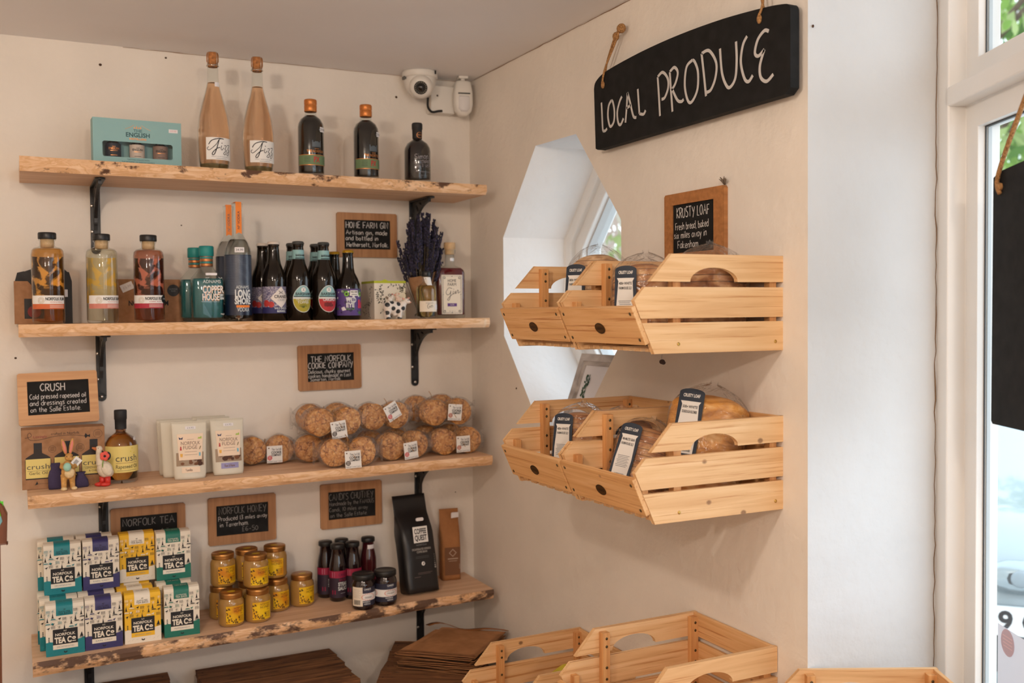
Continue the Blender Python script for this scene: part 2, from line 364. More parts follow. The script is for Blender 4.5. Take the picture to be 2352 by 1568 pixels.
_G = {
'A':'6|0,0 3,10 6,0;1,4 5,4','B':'5|0,0 0,10;~0,10 4,9 4,6.5 0,5.5;~0,5.5 5,4.5 5,1 0,0','C':'5|~5,9 3,10 1,8 0,5 1,1.5 3,0 5,1.5','D':'5.5|0,0 0,10;~0,10 4,9 5.5,5 4,1 0,0',
'E':'4|4,10 0,10 0,0 4,0;0,5 3.5,5','F':'4|4.5,10 0,10 0,0;0,5 3.5,5','G':'5|~5,9 3,10 1,8 0,5 1,1 3,0 5,1.5 5,4.5;3,4.5 5.4,4.5','H':'5|0,0 0,10;5,0 5,10;0,5 5,5','I':'.6|.3,0 .3,10',
'K':'4.5|0,0 0,10;4.5,10 0,5 4.5,0','L':'3.6|0,10 0,0 4,0','M':'6|0,0 .5,10 3,3 5.5,10 6,0','N':'5|0,0 0,10 5,0 5,10','O':'5.3|~2.5,10 .5,8 0,5 .8,1.5 2.7,0 4.8,2 5.3,5.5 4.5,9 2.5,10',
'P':'4.3|0,0 0,10;~0,10 4,9.5 4.5,7 3,5 0,4.5','R':'4.8|0,0 0,10;~0,10 4,9.5 4.5,7 3,5 0,4.7;1.5,4.7 4.8,0','S':'4.5|~4.5,9 2.5,10 .5,8.5 1,6 3.5,4.5 4.5,2 2.5,0 0,1','T':'5.5|0,10 5.5,10;2.7,10 2.7,0',
'U':'5|~0,10 0,3 1.5,0 3.8,.5 5,4 5,10','Y':'5.5|0,10 2.5,5;5.5,10 2,-1','V':'5|0,10 2.5,0 5,10','&':'5|5,0 1,7.5 1.6,10 3.4,9.4 3,7 .4,3 1.2,.3 3,0 5,4','W':'7|0,10 1.5,0 3.5,7 5.5,0 7,10','Q':'5.3|~2.5,10 0,5 2.7,0 5.3,5.5 2.5,10;3,3 5.5,-1',
'a':'4|~4,5 2,6 .2,4 0,1.5 1.5,0 3.4,1.5 4,5;4,6 4.2,0','b':'4|0,10 0,0;~0,4 2,6 4,4.5 4,1.5 2,0 0,1','c':'3.5|~3.6,5 2,6 .3,4.5 0,2 1.5,0 3.6,1','d':'4|~4,4 2,6 0,4 0,1.5 2,0 4,1.5;4,10 4,0','e':'3.8|~0,3 3.8,3.4 3.4,5.4 1.8,6 .2,4 0,2 1.6,0 3.8,1',
'f':'3|~3.6,9.3 2.4,10 1.2,8.5 1.2,0;0,6 3,6','g':'4|~4,5 2,6 .2,4 .2,1.5 2,.3 4,2;~4,6 4,-2 2,-3.6 .2,-2.6','h':'3.8|0,10 0,0;~0,3.5 2,6 3.6,5 3.8,0','i':'.6|.3,6 .3,0;.3,8.2 .3,8.8','k':'3.8|0,10 0,0;3.6,6 0,3 3.8,0','l':'.6|.3,10 .3,0',
'm':'6|0,6 0,0;~0,4 1.6,6 2.8,5 3,0;~3,4 4.6,6 5.8,5 6,0','n':'3.8|0,6 0,0;~0,4 2,6 3.6,5 3.8,0','o':'4|~2,6 .2,4.5 .2,1.5 2,0 3.8,1.5 3.8,4.5 2,6','p':'4|0,6 0,-3.5;~0,4.5 2,6 4,4.5 4,1.5 2,0 0,1','r':'2.8|0,6 0,0;~0,4 1.5,5.8 3,5.6','s':'3.2|~3.2,5.4 1.4,6 .2,4.8 1.6,3.2 3,1.6 1.6,0 0,.7',
't':'3|1.4,9 1.4,.8 2.8,.2;0,6 3,6','u':'3.8|~0,6 .2,1.5 1.8,0 3.8,2;3.8,6 3.8,0','v':'3.6|0,6 1.8,0 3.6,6','w':'5.4|0,6 1.2,0 2.7,5 4.2,0 5.4,6','x':'3.6|0,6 3.6,0;3.6,6 0,0','y':'3.8|0,6 2,1;3.8,6 .8,-3.6','z':'3.6|0,6 3.6,6 0,0 3.6,0',
'1':'1|0,9 .6,10 .6,0','3':'4|~0,9.5 3,10 3.6,7.5 1.5,5.3 4,3.5 3,.3 0,.6','6':'4|~3.4,9.6 .8,7 0,3 1.6,0 3.8,1.6 3.4,4 .4,3.6','5':'4|3.8,10 .6,10 .4,6;~.4,6 3,6 4,3 2.6,.2 0,.6','0':'4|~2,10 0,7 0,3 2,0 4,3 4,7 2,10','£':'4|~3.8,9 2,10 1,8 1.2,1 0,0 4,0;0,4.6 3,4.6',
'.':'.6|0,0 .5,.6',',':'.6|.6,.8 0,-1.6',"'":'.6|.3,10 .3,8','-':'3|0,4 3,4','!':'.6|.3,10 .3,3;.3,.6 .3,0'}
GLYPH = {}
for ch, d in _G.items():
    w, body = d.split('|'); st = []
    for q in body.split(';'):
        sm = q.startswith('~'); pts = [tuple(float(a) for a in p.split(',')) for p in q.lstrip('~').split()]
        st.append(crom(pts) if sm else pts)
    GLYPH[ch] = (float(w), st)
def hand_width(t): return sum((GLYPH[c][0] + 1.9) if c in GLYPH else 4 for c in t) - 1.9
def sring(cx, cy, z, hx, hy, p=2.0, n=28, wob=0, seed=0):
    out = []
    for k in range(n):
        a = 2 * pi * k / n; c, s_ = cos(a), sin(a)
        x = math.copysign(abs(c) ** (2 / p), c) * hx; y = math.copysign(abs(s_) ** (2 / p), s_) * hy
        if wob: w = 1 + wob * noise.noise((x * 30 + seed, y * 30, z * 30)); x, y = x * w, y * w
        out.append((cx + x, cy + y, z))
    return out
# ------------------------------------------------------------------ shared materials
WALL = plaster('cream_plaster', (.80, .745, .675, 1)); REV = plaster('white_plaster', (.66, .67, .68, 1)); OREV = plaster('daylit_white_plaster', (.86, .87, .88, 1))  # octagon reveal: same white plaster, lightened to put its daylight into the colour
CEIL = mat('ceiling_paint', (.84, .83, .84, 1), .8, nscale=3, namt=.03); GLOSSW = mat('white_gloss_paint', (.80, .79, .77, 1), .32, nscale=6, namt=.03)
FLOOR = ramp_mat('floor_boards', [(.3, lin(176, 150, 122)), (.7, lin(204, 180, 152))], (2, 14, 2), 2)
PINE = ramp_mat('pine_slat', [(.25, lin(206, 158, 108)), (.5, lin(224, 182, 132)), (.75, lin(234, 198, 152))], (2.0, 40, 40), 1.4, 5, 1.0, .55, .06, knots=10, second=(3.0, .56, .66, lin(190, 132, 80), (1.0, 70, 70)))
PINEY = ramp_mat('pine_panel', [(.25, lin(200, 148, 94)), (.5, lin(218, 170, 116)), (.75, lin(228, 186, 136))], (40, 2.0, 40), 1.4, 5, 1.0, .55, .06, knots=10, second=(3.0, .56, .66, lin(182, 122, 70), (70, 1.0, 70)))
PINEZ = ramp_mat('pine_post', [(.3, lin(190, 130, 76)), (.7, lin(222, 170, 112))], (60, 60, 4), 1.5, 4, .6, .55, .06)
OAK = ramp_mat('shelf_timber', [(.25, lin(200, 158, 122)), (.5, lin(220, 182, 148)), (.75, lin(232, 200, 170))], (2.2, 34, 34), 1.6, 6, .8, .6, .1)
DARKW = ramp_mat('old_crate_wood', [(.25, lin(66, 42, 26)), (.5, lin(112, 74, 46)), (.75, lin(150, 106, 68))], (3, 40, 40), 1.5, 7, 1.0, .8, .3, second=(6, .55, .7, lin(45, 28, 18), (2, 8, 8)))
PLY = ramp_mat('plywood_frame', [(.3, lin(150, 106, 70)), (.55, lin(172, 126, 86)), (.8, lin(186, 140, 98))], (60, 60, 3), 1.4, 5, .5, .55, .05)
PLYL = ramp_mat('pale_plywood_frame', [(.3, lin(192, 142, 98)), (.55, lin(208, 160, 114)), (.8, lin(218, 174, 128))], (3, 60, 60), 1.4, 5, .5, .55, .05)
SLATE = mat('chalkboard', (.012, .012, .012, 1), .75, nscale=40, namt=.4, spec=.25)
CHALK = mat('white_chalk', (.62, .60, .58, 1), .9); CHALKD = mat('faint_chalk', (.22, .21, .20, 1), .9)
IRON = mat('black_cast_iron', (.016, .016, .017, 1), .42, nscale=60, namt=.3, bump=.15, bscale=180)
STEEL = mat('zinc_screw', (.62, .60, .56, 1), .32, 1); BRASS = mat('brass_screw', lin(190, 150, 80), .35, 1)
BLACK = mat('black_plastic', (.012, .012, .013, 1), .38); BLACKM = mat('matt_black', (.014, .014, .016, 1), .6)
WHITEP = mat('white_plastic', (.74, .71, .66, 1), .38); PAPERW = mat('white_paper', (.82, .81, .79, 1), .7); CREAMP = mat('cream_paper', (.80, .72, .60, 1), .7)
INK = mat('black_ink', (.015, .015, .018, 1), .7); GREYINK = mat('grey_ink', (.25, .25, .26, 1), .7)
TWINE = ramp_mat('jute_twine', [(.3, lin(120, 84, 48)), (.7, lin(186, 140, 90))], (300, 300, 300), 1, 3, 0, .9, .5)
GLASS = pane_mat('clear_bottle_glass', (.93, .95, .94, 1)); PANE = pane_mat('window_glass', (.96, .98, .97, 1))
DGLASS = mat('dark_brown_glass', (.008, .005, .003, 1), .04, spec=.55)
CORK = mat('cork', lin(176, 116, 66), .8, nscale=120, namt=.5)
KRAFT = ramp_mat('kraft_card', [(.3, lin(146, 106, 74)), (.7, lin(166, 124, 90))], (1, 1, 1), 70, 5, 0, .8, .05)
STICK = mat('price_sticker', (.80, .78, .80, 1), .5)

# ------------------------------------------------------------------ the room
H = 2.256
def struct(o): o['kind'] = 'structure'; return o
m = MB(); m.bx((-3.6, 0, 0), (.33, .12, H), WALL); struct(m.build('wall_back'))
m = MB(); m.bx((-3.72, -4.75, 0), (-3.6, .12, H), WALL); struct(m.build('wall_left'))
m = MB(); m.bx((-3.6, -4.75, 0), (-1.2, -4.63, H), WALL); struct(m.build('wall_front'))
m = MB(); m.bx((-3.72, -4.75, -.1), (.5, .12, 0), FLOOR); struct(m.build('floor'))
m = MB(); m.bx((-3.72, -4.75, H), (.5, .12, H + .1), CEIL); struct(m.build('ceiling'))
OCT = [(-.437, 1.995), (-.654, 1.992), (-.860, 1.760), (-.860, 1.478), (-.654, 1.245), (-.437, 1.245), (-.232, 1.478), (-.232, 1.762)]
yz = lambda u, v, w: (w, u, v)
m = MB(); o8 = [(0, 0), (-1.472, 0), (-1.472, H), (0, H)]
tri = tessellate_polygon([[Vector((u, v, 0)) for u, v in o8], [Vector((u, v, 0)) for u, v in OCT]])
fl = o8 + OCT
m.add([yz(u, v, 0) for u, v in fl], [tuple(t) for t in tri], WALL); m.add([yz(u, v, .33) for u, v in fl], [tuple(t) for t in tri], WALL)
for i in range(8):
    a, b = OCT[i], OCT[(i + 1) % 8]
    m.add([yz(*a, 0), yz(*b, 0), yz(*b, .33), yz(*a, .33)], [(0, 1, 2, 3)], OREV)
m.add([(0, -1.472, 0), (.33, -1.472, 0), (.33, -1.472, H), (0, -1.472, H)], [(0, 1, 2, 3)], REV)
struct(m.build('wall_right'))
# hairline crack where reveal and window frame meet
m = MB(); rnd = random.Random(3); pts = []
for i in range(60):
    z = .85 + i * (H - .86) / 59; pts.append((.322 + rnd.uniform(-.0025, .0025), -1.4732, z))
m.tube(pts, [.0006 + .0012 * max(0, noise.noise((0, 0, p[2] * 9))) for p in pts], mat('crack_line', lin(120, 92, 64), .9), 4); struct(m.build('trim_1'))
# octagonal window: stepped white frame and glass at the outside of the wall
cy, cz = -.546, 1.62
def osc(k): return [(cy + (u - cy) * k, cz + (v - cz) * k) for u, v in OCT]
w1 = thing('window_1', None, None); w1['kind'] = 'structure'
m = MB(); m.prism(osc(.999), .205, .30, yz, GLOSSW, holes=[osc(.90)]); m.prism(osc(.905), .222, .29, yz, GLOSSW, holes=[osc(.78)]); m.build('window_frame', w1, bevel=.004)
m = MB(); m.prism(osc(.785), .240, .28, yz, mat('grey_sash', (.55, .57, .58, 1), .4), holes=[osc(.765)]); m.build('glazing_bead', w1)
m = MB(); m.add([(.262, u, v) for u, v in osc(.785)], [tuple(range(8))], PANE); m.build('pane', w1)
# shop window at an angle beside the reveal
def wfn(a, b, c): return WP + WD * a + Vector((0, 0, b)) + WN * c
def wbox(m, s0, s1, z0, z1, n0, n1, mt):
    vs = [wfn(s, z, n) for s in (s0, s1) for z in (z0, z1) for n in (n0, n1)]
    m.add(vs, [(0, 1, 3, 2), (4, 6, 7, 5), (0, 4, 5, 1), (2, 3, 7, 6), (0, 2, 6, 4), (1, 5, 7, 3)], mt)
w2 = thing('window_2', None, None); w2['kind'] = 'structure'
m = MB()
wbox(m, -.012, .045, .6, H, 0, .094, GLOSSW); wbox(m, .03, 2.55, 1.926, 1.962, 0, .094, GLOSSW); wbox(m, .03, 2.55, .6, .70, 0, .094, GLOSSW)
wbox(m, 1.29, 1.36, .69, H, .001, .094, GLOSSW); wbox(m, 2.45, 2.6, .6, H, .001, .094, GLOSSW)
m.build('window_frame', w2, bevel=.003)
for s0, s1 in ((.045, 1.29), (1.36, 2.45)):
    for z0, z1 in ((.70, 1.926), (1.962, H - .002)):
        m = MB(); k = .045; out = [(s0, z0), (s1, z0), (s1, z1), (s0, z1)]; inn = [(s0 + k, z0 + k), (s1 - k, z0 + k), (s1 - k, z1 - k), (s0 + k, z1 - k)]
        m.prism(out, .035, .0765, wfn, GLOSSW, holes=[inn]); o = m.build('sash', w2, bevel=.003)
        q = .002; rim = lambda d: [(s0 + k + d, z0 + k + d), (s1 - k - d, z0 + k + d), (s1 - k - d, z1 - k - d), (s0 + k + d, z1 - k - d)]
        m = MB(); m.prism(rim(-.001), .0485, .0505, wfn, mat('black_gasket', (.05, .055, .06, 1), .6), holes=[rim(.0025)]); m.prism(rim(-.001), .0535, .0600, wfn, mat('grey_spacer', (.50, .55, .58, 1), .4), holes=[rim(.003)]); m.build('glazing_bead', o)
        m = MB(); m.add([wfn(*p, .052) for p in rim(-.004)], [(0, 1, 2, 3)], PANE); m.build('pane', w2)
m = MB()
wbox(m, -.02, 2.6, 0, .6, -.016, .14, WALL); wbox(m, 2.6, 3.6, 0, H, -.016, .14, WALL); struct(m.build('wall_window'))
m = MB(); wbox(m, -.01, 2.6, .575, .6, -.14, 0, GLOSSW); struct(m.build('trim_2'))
# nail holes and small marks in the plaster
m = MB(); NAIL = mat('dark_hole', lin(70, 48, 34), .9)
for x, z, r in ((-1.056, 2.203, .004), (-.892, 2.238, .003), (-.238, 2.190, .004), (-1.271, 1.441, .003), (-.10, 1.50, .003), (-.06, .99, .002), (-.86, 1.79, .002)):
    m.ell((x, -.001, z), (r, .002, r * .9), NAIL, n=8)
for y, z in ((-1.474, 2.05), (-.37, 1.57), (-.31, 1.33)): m.ell((-.001 if y > -1.47 else .01, y, z), (.002, .002, .003), NAIL, n=8)
struct(m.build('trim_3'))
m = MB(); cm = mat('ceiling_crack', lin(140, 104, 74), .9)
pts = [(-1.0 + i * .028, -.0015, H - .0018 + .0016 * noise.noise((i * .7, 1, 0))) for i in range(36)]
m.tube(pts, [.0005 + .0009 * abs(noise.noise((i * .9, 5, 0))) for i in range(36)], cm, 4)
pts = [(-.0015, -.04 - i * .03, H - .0018 + .0016 * noise.noise((i * .7, 9, 0))) for i in range(48)]
m.tube(pts, [.0005 + .0008 * abs(noise.noise((i * .9, 7, 0))) for i in range(48)], cm, 4); struct(m.build('trim_4'))
# ------------------------------------------------------------------ outside: ground, trees, parked car
GR = mat('pale_paving', (.55, .55, .54, 1), .9, nscale=20)
m = MB(); m.bx((.6, -30, -.35), (40, 40, -.25), GR); struct(m.build('ground'))
LEAFS = [thin_mat('leaf_%s' % n, c) for n, c in (('deep', (.10, .22, .05, 1)), ('mid', (.22, .38, .08, 1)), ('pale', (.42, .52, .22, 1)))]
BARK = mat('tree_bark', lin(92, 74, 58), .9, nscale=30, namt=.4)
def tree(loc, h, r, n, label, leaves=LEAFS, seed=1, ls=.11):
    t = thing('tree', label, 'tree', loc, group=None); rnd = random.Random(seed)
    m = MB(); m.tube([(0, 0, 0), (.05, .02, h * .3), (-.04, .05, h * .6), (0, 0, h * .9)], [.14, .11, .07, .02], BARK, 10)
    for k in range(9):
        a = rnd.uniform(0, 6.28); z = h * rnd.uniform(.3, .7); q = r * rnd.uniform(.5, .9)
        m.tube([(0, 0, z), (q * .5 * cos(a), q * .5 * sin(a), z + .3 * r), (q * cos(a), q * sin(a), z + .55 * r)], [.05, .03, .01], BARK, 6)
    m.build('trunk', t)
    m = MB()
    for k in range(n):
        while True:
            p = Vector((rnd.uniform(-1, 1), rnd.uniform(-1, 1), rnd.uniform(-1, 1)))
            if .35 < p.length < 1 and noise.noise(p * 2.3 + Vector((seed, 0, 0))) > -.12: break
        c = Vector((p.x * r, p.y * r, h * .62 + p.z * r * .95)); E_ = Euler((rnd.uniform(0, 6), rnd.uniform(0, 6), rnd.uniform(0, 6))).to_matrix()
        s = ls * rnd.uniform(.6, 1.2); q = [E_ @ Vector(v) * s + c for v in ((-1, 0, 0), (-.3, .42, .08), (.4, .36, .05), (1, 0, 0), (.4, -.36, .05), (-.3, -.42, .08))]
        m.add(q, [tuple(range(6))], leaves[min(2, int(rnd.random() * 3))])
    m.build('foliage', t); return t
tree((7.0, 3.9, -.25), 6.0, 2.3, 4200, 'green leafy tree outside seen through the top of the shop window', seed=2)
tree((12.2, 5.6, -.25), 8.5, 2.8, 4200, 'taller tree standing farther off beyond the parked car', seed=5)
PINKL = [thin_mat('blossom_pale', (.62, .48, .44, 1)), thin_mat('blossom_white', (.70, .62, .58, 1)), LEAFS[2]]
tree((3.1, 5.2, -.25), 4.4, 1.5, 3000, 'pale pink blossom tree outside the octagonal window', PINKL, 9, .09)

def car():
    t = thing('parked_car', 'white car parked outside beyond the shop window, bonnet towards the glass', 'car', (2.25, -.20, -.25), rotz=-pi / 4)
    # local: nose at -y, x right, z up
    PAINT = mat('pale_car_paint', (.30, .37, .40, 1), .18, coat=1); TRIMD = mat('dark_car_trim', (.05, .06, .065, 1), .35); CG = mat('car_glass', (.10, .13, .15, 1), .06, coat=.5)
    secs = [(-.02, .40, .62, .74), (.06, .24, .80, .82), (.5, .20, .93, .87), (1.0, .20, 1.0, .88), (1.45, .22, 1.32, .74), (1.9, .22, 1.46, .70), (2.7, .22, 1.44, .70), (3.3, .24, 1.10, .80), (3.8, .26, .92, .78), (3.9, .40, .85, .72)]
    m = MB(); rings = []
    for y, z0, z1, hx in secs:
        zc = .55; r = []
        for k in range(24):
            an = 2 * pi * k / 24; c, s_ = cos(an), sin(an); x = math.copysign(abs(c) ** .45, c); z = math.copysign(abs(s_) ** .6, s_)
            w = hx if z < .3 else hx * (1 - .28 * (z - .3) / .7 * (1 if z1 > 1.05 else .25)); r.append((x * max(w, .4), y, (z0 + z1) / 2 + z * (z1 - z0) / 2))
        rings.append(r)
    m.loft(rings, PAINT); b = m.build('body', t)
    m = MB(); m.add([(-.60, 1.08, 1.02), (.60, 1.08, 1.02), (.50, 1.50, 1.36), (-.50, 1.50, 1.36)], [(0, 1, 2, 3)], CG); m.build('windscreen', t)
    for sx in (-1, 1):
        m = MB(); m.ell((sx * .56, .03, .70), (.13, .07, .07), mat('headlight_shell', (.5, .55, .58, 1), .1, coat=1)); m.build('headlight', t)
        m = MB(); m.ell((sx * .93, 1.05, 1.02), (.10, .05, .07), PAINT); m.tube([(sx * .8, 1.1, .95), (sx * .9, 1.06, 1.0)], .02, TRIMD); m.build('wing_mirror', t)
        for y in (.72, 3.1):
            m = MB(); X = Matrix.Translation((sx * .76, y, .31)) @ Matrix.Rotation(pi / 2, 4, 'Y')
            m.lathe([(0, -.09), (.2, -.09), (.30, -.08), (.31, 0), (.30, .08), (.2, .09), (0, .09)], TRIMD, 24, True, X); m.build('wheel', t)
    m = MB(); m.bx((-.5, -.075, .36), (.5, -.02, .60), TRIMD); m.build('lower_grille', t, bevel=.02)
    m = MB(); m.ell((.02, -.02, .735), (.115, .05, .058), TRIMD); m.ell((.02, -.066, .735), (.036, .012, .034), mat('grey_badge', (.25, .30, .33, 1), .3)); m.ell((.02, -.028, .735), (.125, .04, .068), mat('grille_rim', (.35, .42, .45, 1), .25, .5)); m.build('upper_grille', t)
    m = MB(); m.bx((-.26, -.10, .52), (.26, -.076, .63), mat('plate_white', (.75, .77, .77, 1), .3)); fn = flat((0, -.1005, 0)); m.text('9 C', .015, .541, .075, .001, fn, INK, bold=.03); m.build('number_plate', t)
    return t
car()
# black sign hanging inside the shop window
t = thing('hanging_sign', 'tall black slate sign hanging on twine inside the shop window', 'sign', wpt(.49, 1.35, .010))
m = MB(); out = [(-.265, .005), (-.26, 0), (.20, 0), (.205, .005), (.205, .40), (.20, .424), (.1, .437), (0, .44), (-.1, .437), (-.24, .426), (-.262, .418)]
fn = lambda u, v, w: WD * u + Vector((0, 0, v)) + WN * w
m.prism(out, -.012, .0, fn, SLATE); m.build('board', t, bevel=.003)
for sg in (-1, 1):
    m = MB(); p = fn(sg * .235, .40, -.014)
    m.tube(crom([tuple(p + Vector((0, 0, -.012))), tuple(p + Vector((0, 0, .02)) - WN * .003), tuple(fn(sg * .15, .52, -.02)), tuple(fn(sg * .04, .66, -.016)), tuple(fn(0, .72, -.02))], 5), .004, TWINE, 6); m.ell(tuple(p), (.007, .007, .007), TWINE, n=8); m.build('twine', t)
t = thing('window_notice', 'white paper notice with a pale red round sticker at the bottom of the shop window', 'notice', wpt(.522, .735, .0485))
m = MB(); m.add([fn(-.372, .0, 0), fn(.30, 0, 0), fn(.30, .246, 0), (fn(-.372, .246, 0))], [(0, 1, 2, 3)], thin_mat('translucent_paper', (.62, .61, .65, 1), .35)); m.build('sheet', t)
m = MB(); g = lambda u, v, o: fn(u, v, -.001 - o); m.disc(-.335, .222, .024, 0, g, thin_mat('red_sticker', (.66, .50, .53, 1), .35)); [m.stroke([(-.352 + k * .001, .232 - k * .006), (-.318, .232 - k * .006)], .0014, .0004, g, mat('pale_print', (.85, .60, .60, 1), .6)) for k in range(4)]; m.build('sticker', t)
# ------------------------------------------------------------------ shelves and brackets
def live_edge(name, lo, hi, dark, base=None):
    return ramp_mat(name, base or [(.25, lin(206, 160, 116)), (.42, lin(228, 188, 148)), (.5, lin(212, 166, 120)), (.58, lin(232, 194, 156)), (.75, lin(240, 208, 174))], (8, 20, 34), 1.5, 6, 1.6, .65, .3, .002, second=(13, lo, hi, dark, (1, 1, 1.8)))
LE = [live_edge('live_edge_spotted', .545, .60, lin(92, 62, 44)), live_edge('live_edge_clean', .72, .8, lin(150, 104, 66)),
      live_edge('live_edge_honey', .62, .72, lin(150, 108, 72)), live_edge('live_edge_bark', .47, .55, lin(96, 72, 58))]
SH = [(1.9205, -.009, .0345, -.0275, -.240, .0), (1.528, .0017, .030, .027, -.238, 0), (1.124, .0067, .032, .028, -.236, .004), (.728, .0075, .036, .028, -.238, .022)]
def zs(i, x): return SH[i][0] + SH[i][1] * (x + 1.252)
SHX = [(-1.253, -.056), (-1.263, -.044), (-1.252, -.042), (-1.250, -.034)]
SLAB = ['top live-edge timber shelf holding the gift box and dark spirits', 'second live-edge timber shelf from the top, lined with bottles', 'third live-edge timber shelf, carrying cookies and fudge', 'lowest live-edge timber shelf with rough bark edge under the tea boxes']
for i in range(4):
    z0, sl, t0, t1, yf, tp = SH[i]; t1 = abs(t1); x0, x1 = SHX[i]; n = 110; rows = []
    for k in range(n + 1):
        x = x0 + (x1 - x0) * k / n; f = k / n; z = zs(i, x); th = t0 + (t1 - t0) * f; wob = .004 if i < 3 else .006
        y = yf + tp * f + wob * noise.noise((x * 6, i * 7.3, 0)) + .002 * noise.noise((x * 24, i, 3))
        if f > .985 and i == 1: y += .008
        b = .003 * noise.noise((x * 15, i, 9)); c = .003 * noise.noise((x * 15, i, 19))
        rows.append([(x, -.001, z), (x, y, z), (x, y - .002 + b, z - th * .33), (x, y - .001 + c, z - th * .66), (x, y + .006 + b, z - th), (x, -.001, z - th)])
    m = MB(); m.loft(rows, OAK, smooth=False)
    o = m.build('wall_shelf'); me = o.data; me.materials.append(LE[i])
    for p in me.polygons:
        if p.normal.y < -.55: p.material_index = 1
    tag(o, SLAB[i], 'shelf', 'live-edge wall shelves')
def bracket(x, ztop, hgt, arm, label):
    t = thing('shelf_bracket', label, 'bracket', (x, 0, ztop), group='cast iron shelf brackets')
    m = MB(); m.bx((-.012, -.005, -hgt), (.012, -.0005, 0), IRON); m.bx((-.012, -arm, -.005), (.012, -.0005, -.0003), IRON)
    m.lathe([(0, -.0024), (.012, -.0024), (.012, .0024), (0, .0024)], IRON, 16, False, Matrix.Translation((0, -.0026, -hgt)) @ Matrix.Rotation(pi / 2, 4, 'X'))
    m.lathe([(0, -.0024), (.012, -.0024), (.012, .0022), (0, .0022)], IRON, 16, False, Matrix.Translation((0, -arm, -.0027)))
    m.build('plate', t, bevel=.0012)
    m = MB(); R = arm * .80; cx, cz_ = -arm * .95, -hgt * .78
    arc = [(cx + (arm * .95 - .008) * cos(a), cz_ + (hgt * .78 - .014) * sin(a)) for a in [pi / 2 * k / 14 for k in range(15)]]
    out = [(-.004, cz_), (-.004, -.005), (cx, -.005)] + [(cx, -.014)] + [(p[0] - .0, p[1]) for p in reversed(arc)][1:] 
    def hole(cx_, cz2, rx, rz, rot, n=10):
        return [(cx_ + rx * cos(2 * pi * k / n) * cos(rot) - rz * sin(2 * pi * k / n) * sin(rot), cz2 + rx * cos(2 * pi * k / n) * sin(rot) + rz * sin(2 * pi * k / n) * cos(rot)) for k in range(n)]
    holes = [hole(-arm * .33, -hgt * .155, .017, .006, .75), hole(-arm * .145, -hgt * .17, .004, .012, 0), hole(-arm * .15, -hgt * .36, .005, .014, .05), hole(-arm * .52, -hgt * .088, .012, .0032, .2), hole(-arm * .10, -hgt * .53, .0026, .014, 0)]
    m.prism(out, -.004, .004, lambda u, v, w: (w, u, v), IRON, holes=holes); m.build('scroll_web', t)
    for z in (-.018 - hgt * .2, -hgt * .72, -hgt):
        m = MB(); m.ell(((-.008 if z > -hgt else 0), -.0055, z), (.0042, .002, .0042), STEEL, n=10); m.build('screw', t)
    return t
zb = lambda i, x: zs(i, x) - (SH[i][2] + (abs(SH[i][3]) - SH[i][2]) * (x + 1.25) / 1.2)
for i, x, hgt, arm, lb in ((0, -1.076, .165, .19, 'black iron bracket under the left part of the top shelf'), (0, -.190, .165, .145, 'black iron scroll bracket under the top shelf behind the lavender'),
                           (1, -1.070, .165, .17, 'black iron bracket under the second shelf beside the rapeseed oil board'), (1, -.190, .165, .150, 'black iron scroll bracket under the second shelf near the corner'),
                           (2, -1.072, .165, .16, 'black iron bracket under the third shelf behind the tea boxes'), (2, -.183, .165, .15, 'black iron bracket under the third shelf behind the black coffee bag'),
                           (3, -1.115, .165, .16, 'black iron bracket under the left part of the lowest shelf'), (3, -.182, .165, .15, 'black iron bracket under the lowest shelf above the paper bags')):
    bracket(x, zb(i, x) - .0004, hgt, arm, lb)
# ------------------------------------------------------------------ framed chalkboards
def chalkboard(w, h, b, loc, label, lines, frame=PLY, rot=None, th=.009, chalk=CHALK, group='small chalkboards with plywood frames', rotz=0.0):
    """origin at the lower left corner of the back; lines = (text,u,v,height,width,stroke)"""
    t = thing('framed_chalkboard', label, 'chalkboard', loc, rotz, group, rot)
    bl, br, bb, bt = b; m = MB(); fn = flat()
    c = .004; out = [(c, 0), (w - c, 0), (w, c), (w, h - c), (w - c, h), (c, h), (0, h - c), (0, c)]
    m.prism(out, 0, th, fn, frame, holes=[[(bl, bb), (w - br, bb), (w - br, h - bt), (bl, h - bt)]]); m.build('frame', t, bevel=.0008)
    m = MB(); m.bx((bl - .002, -.0055, bb - .002), (w - br + .002, -.001, h - bt + .002), SLATE)
    for L_ in lines:
        tx, u, v, hh, ww, st = L_[:6]; m.hand(tx, bl + u, bb + v, hh, st, .0058, fn, L_[6] if len(L_) > 6 else chalk, ww)
    m.build('slate', t)
    return t
HW = 'framed_chalkboard'
chalkboard(.184, .130, (.022, .021, .024, .021), (-.428, -.0005, 1.711), 'plywood-framed chalkboard about home farm gin, beside the lavender', [
    ('HOME FARM GIN', .006, .062, .0175, .128, .0019), ('Artisan gin, made', .006, .043, .0125, .125, .0017), ('and bottled in', .005, .026, .0125, .098, .0017), ('Hethersett, Norfolk.', .008, .007, .0125, .127, .0017)])
chalkboard(.187, .130, (.027, .022, .025, .024), (-.547, -.0005, 1.325), 'plywood-framed chalkboard about cookies, alone on the wall above the cookie bags', [
    ('THE NORFOLK', .011, .057, .0165, .118, .0017), ('COOKIE COMPANY', .003, .038, .0165, .132, .0017), ('Delicious, chunky gourmet', .003, .0235, .0105, .124, .0010, CHALK), ('cookies handmade in East', .003, .0115, .0105, .126, .0010), ('Somerton, Norfolk.', .008, .0015, .0095, .092, .0010)], rot=(0, radians(-.6), 0))
chalkboard(.190, .134, (.024, .022, .022, .024), (-1.055, -.0005, .900), 'plywood-framed chalkboard half hidden behind the top tea boxes', [('NORFOLK TEA', .006, .062, .0185, .130, .0020, CHALKD), ('Blended in Norfolk', .006, .036, .012, .12, .001, CHALKD)])
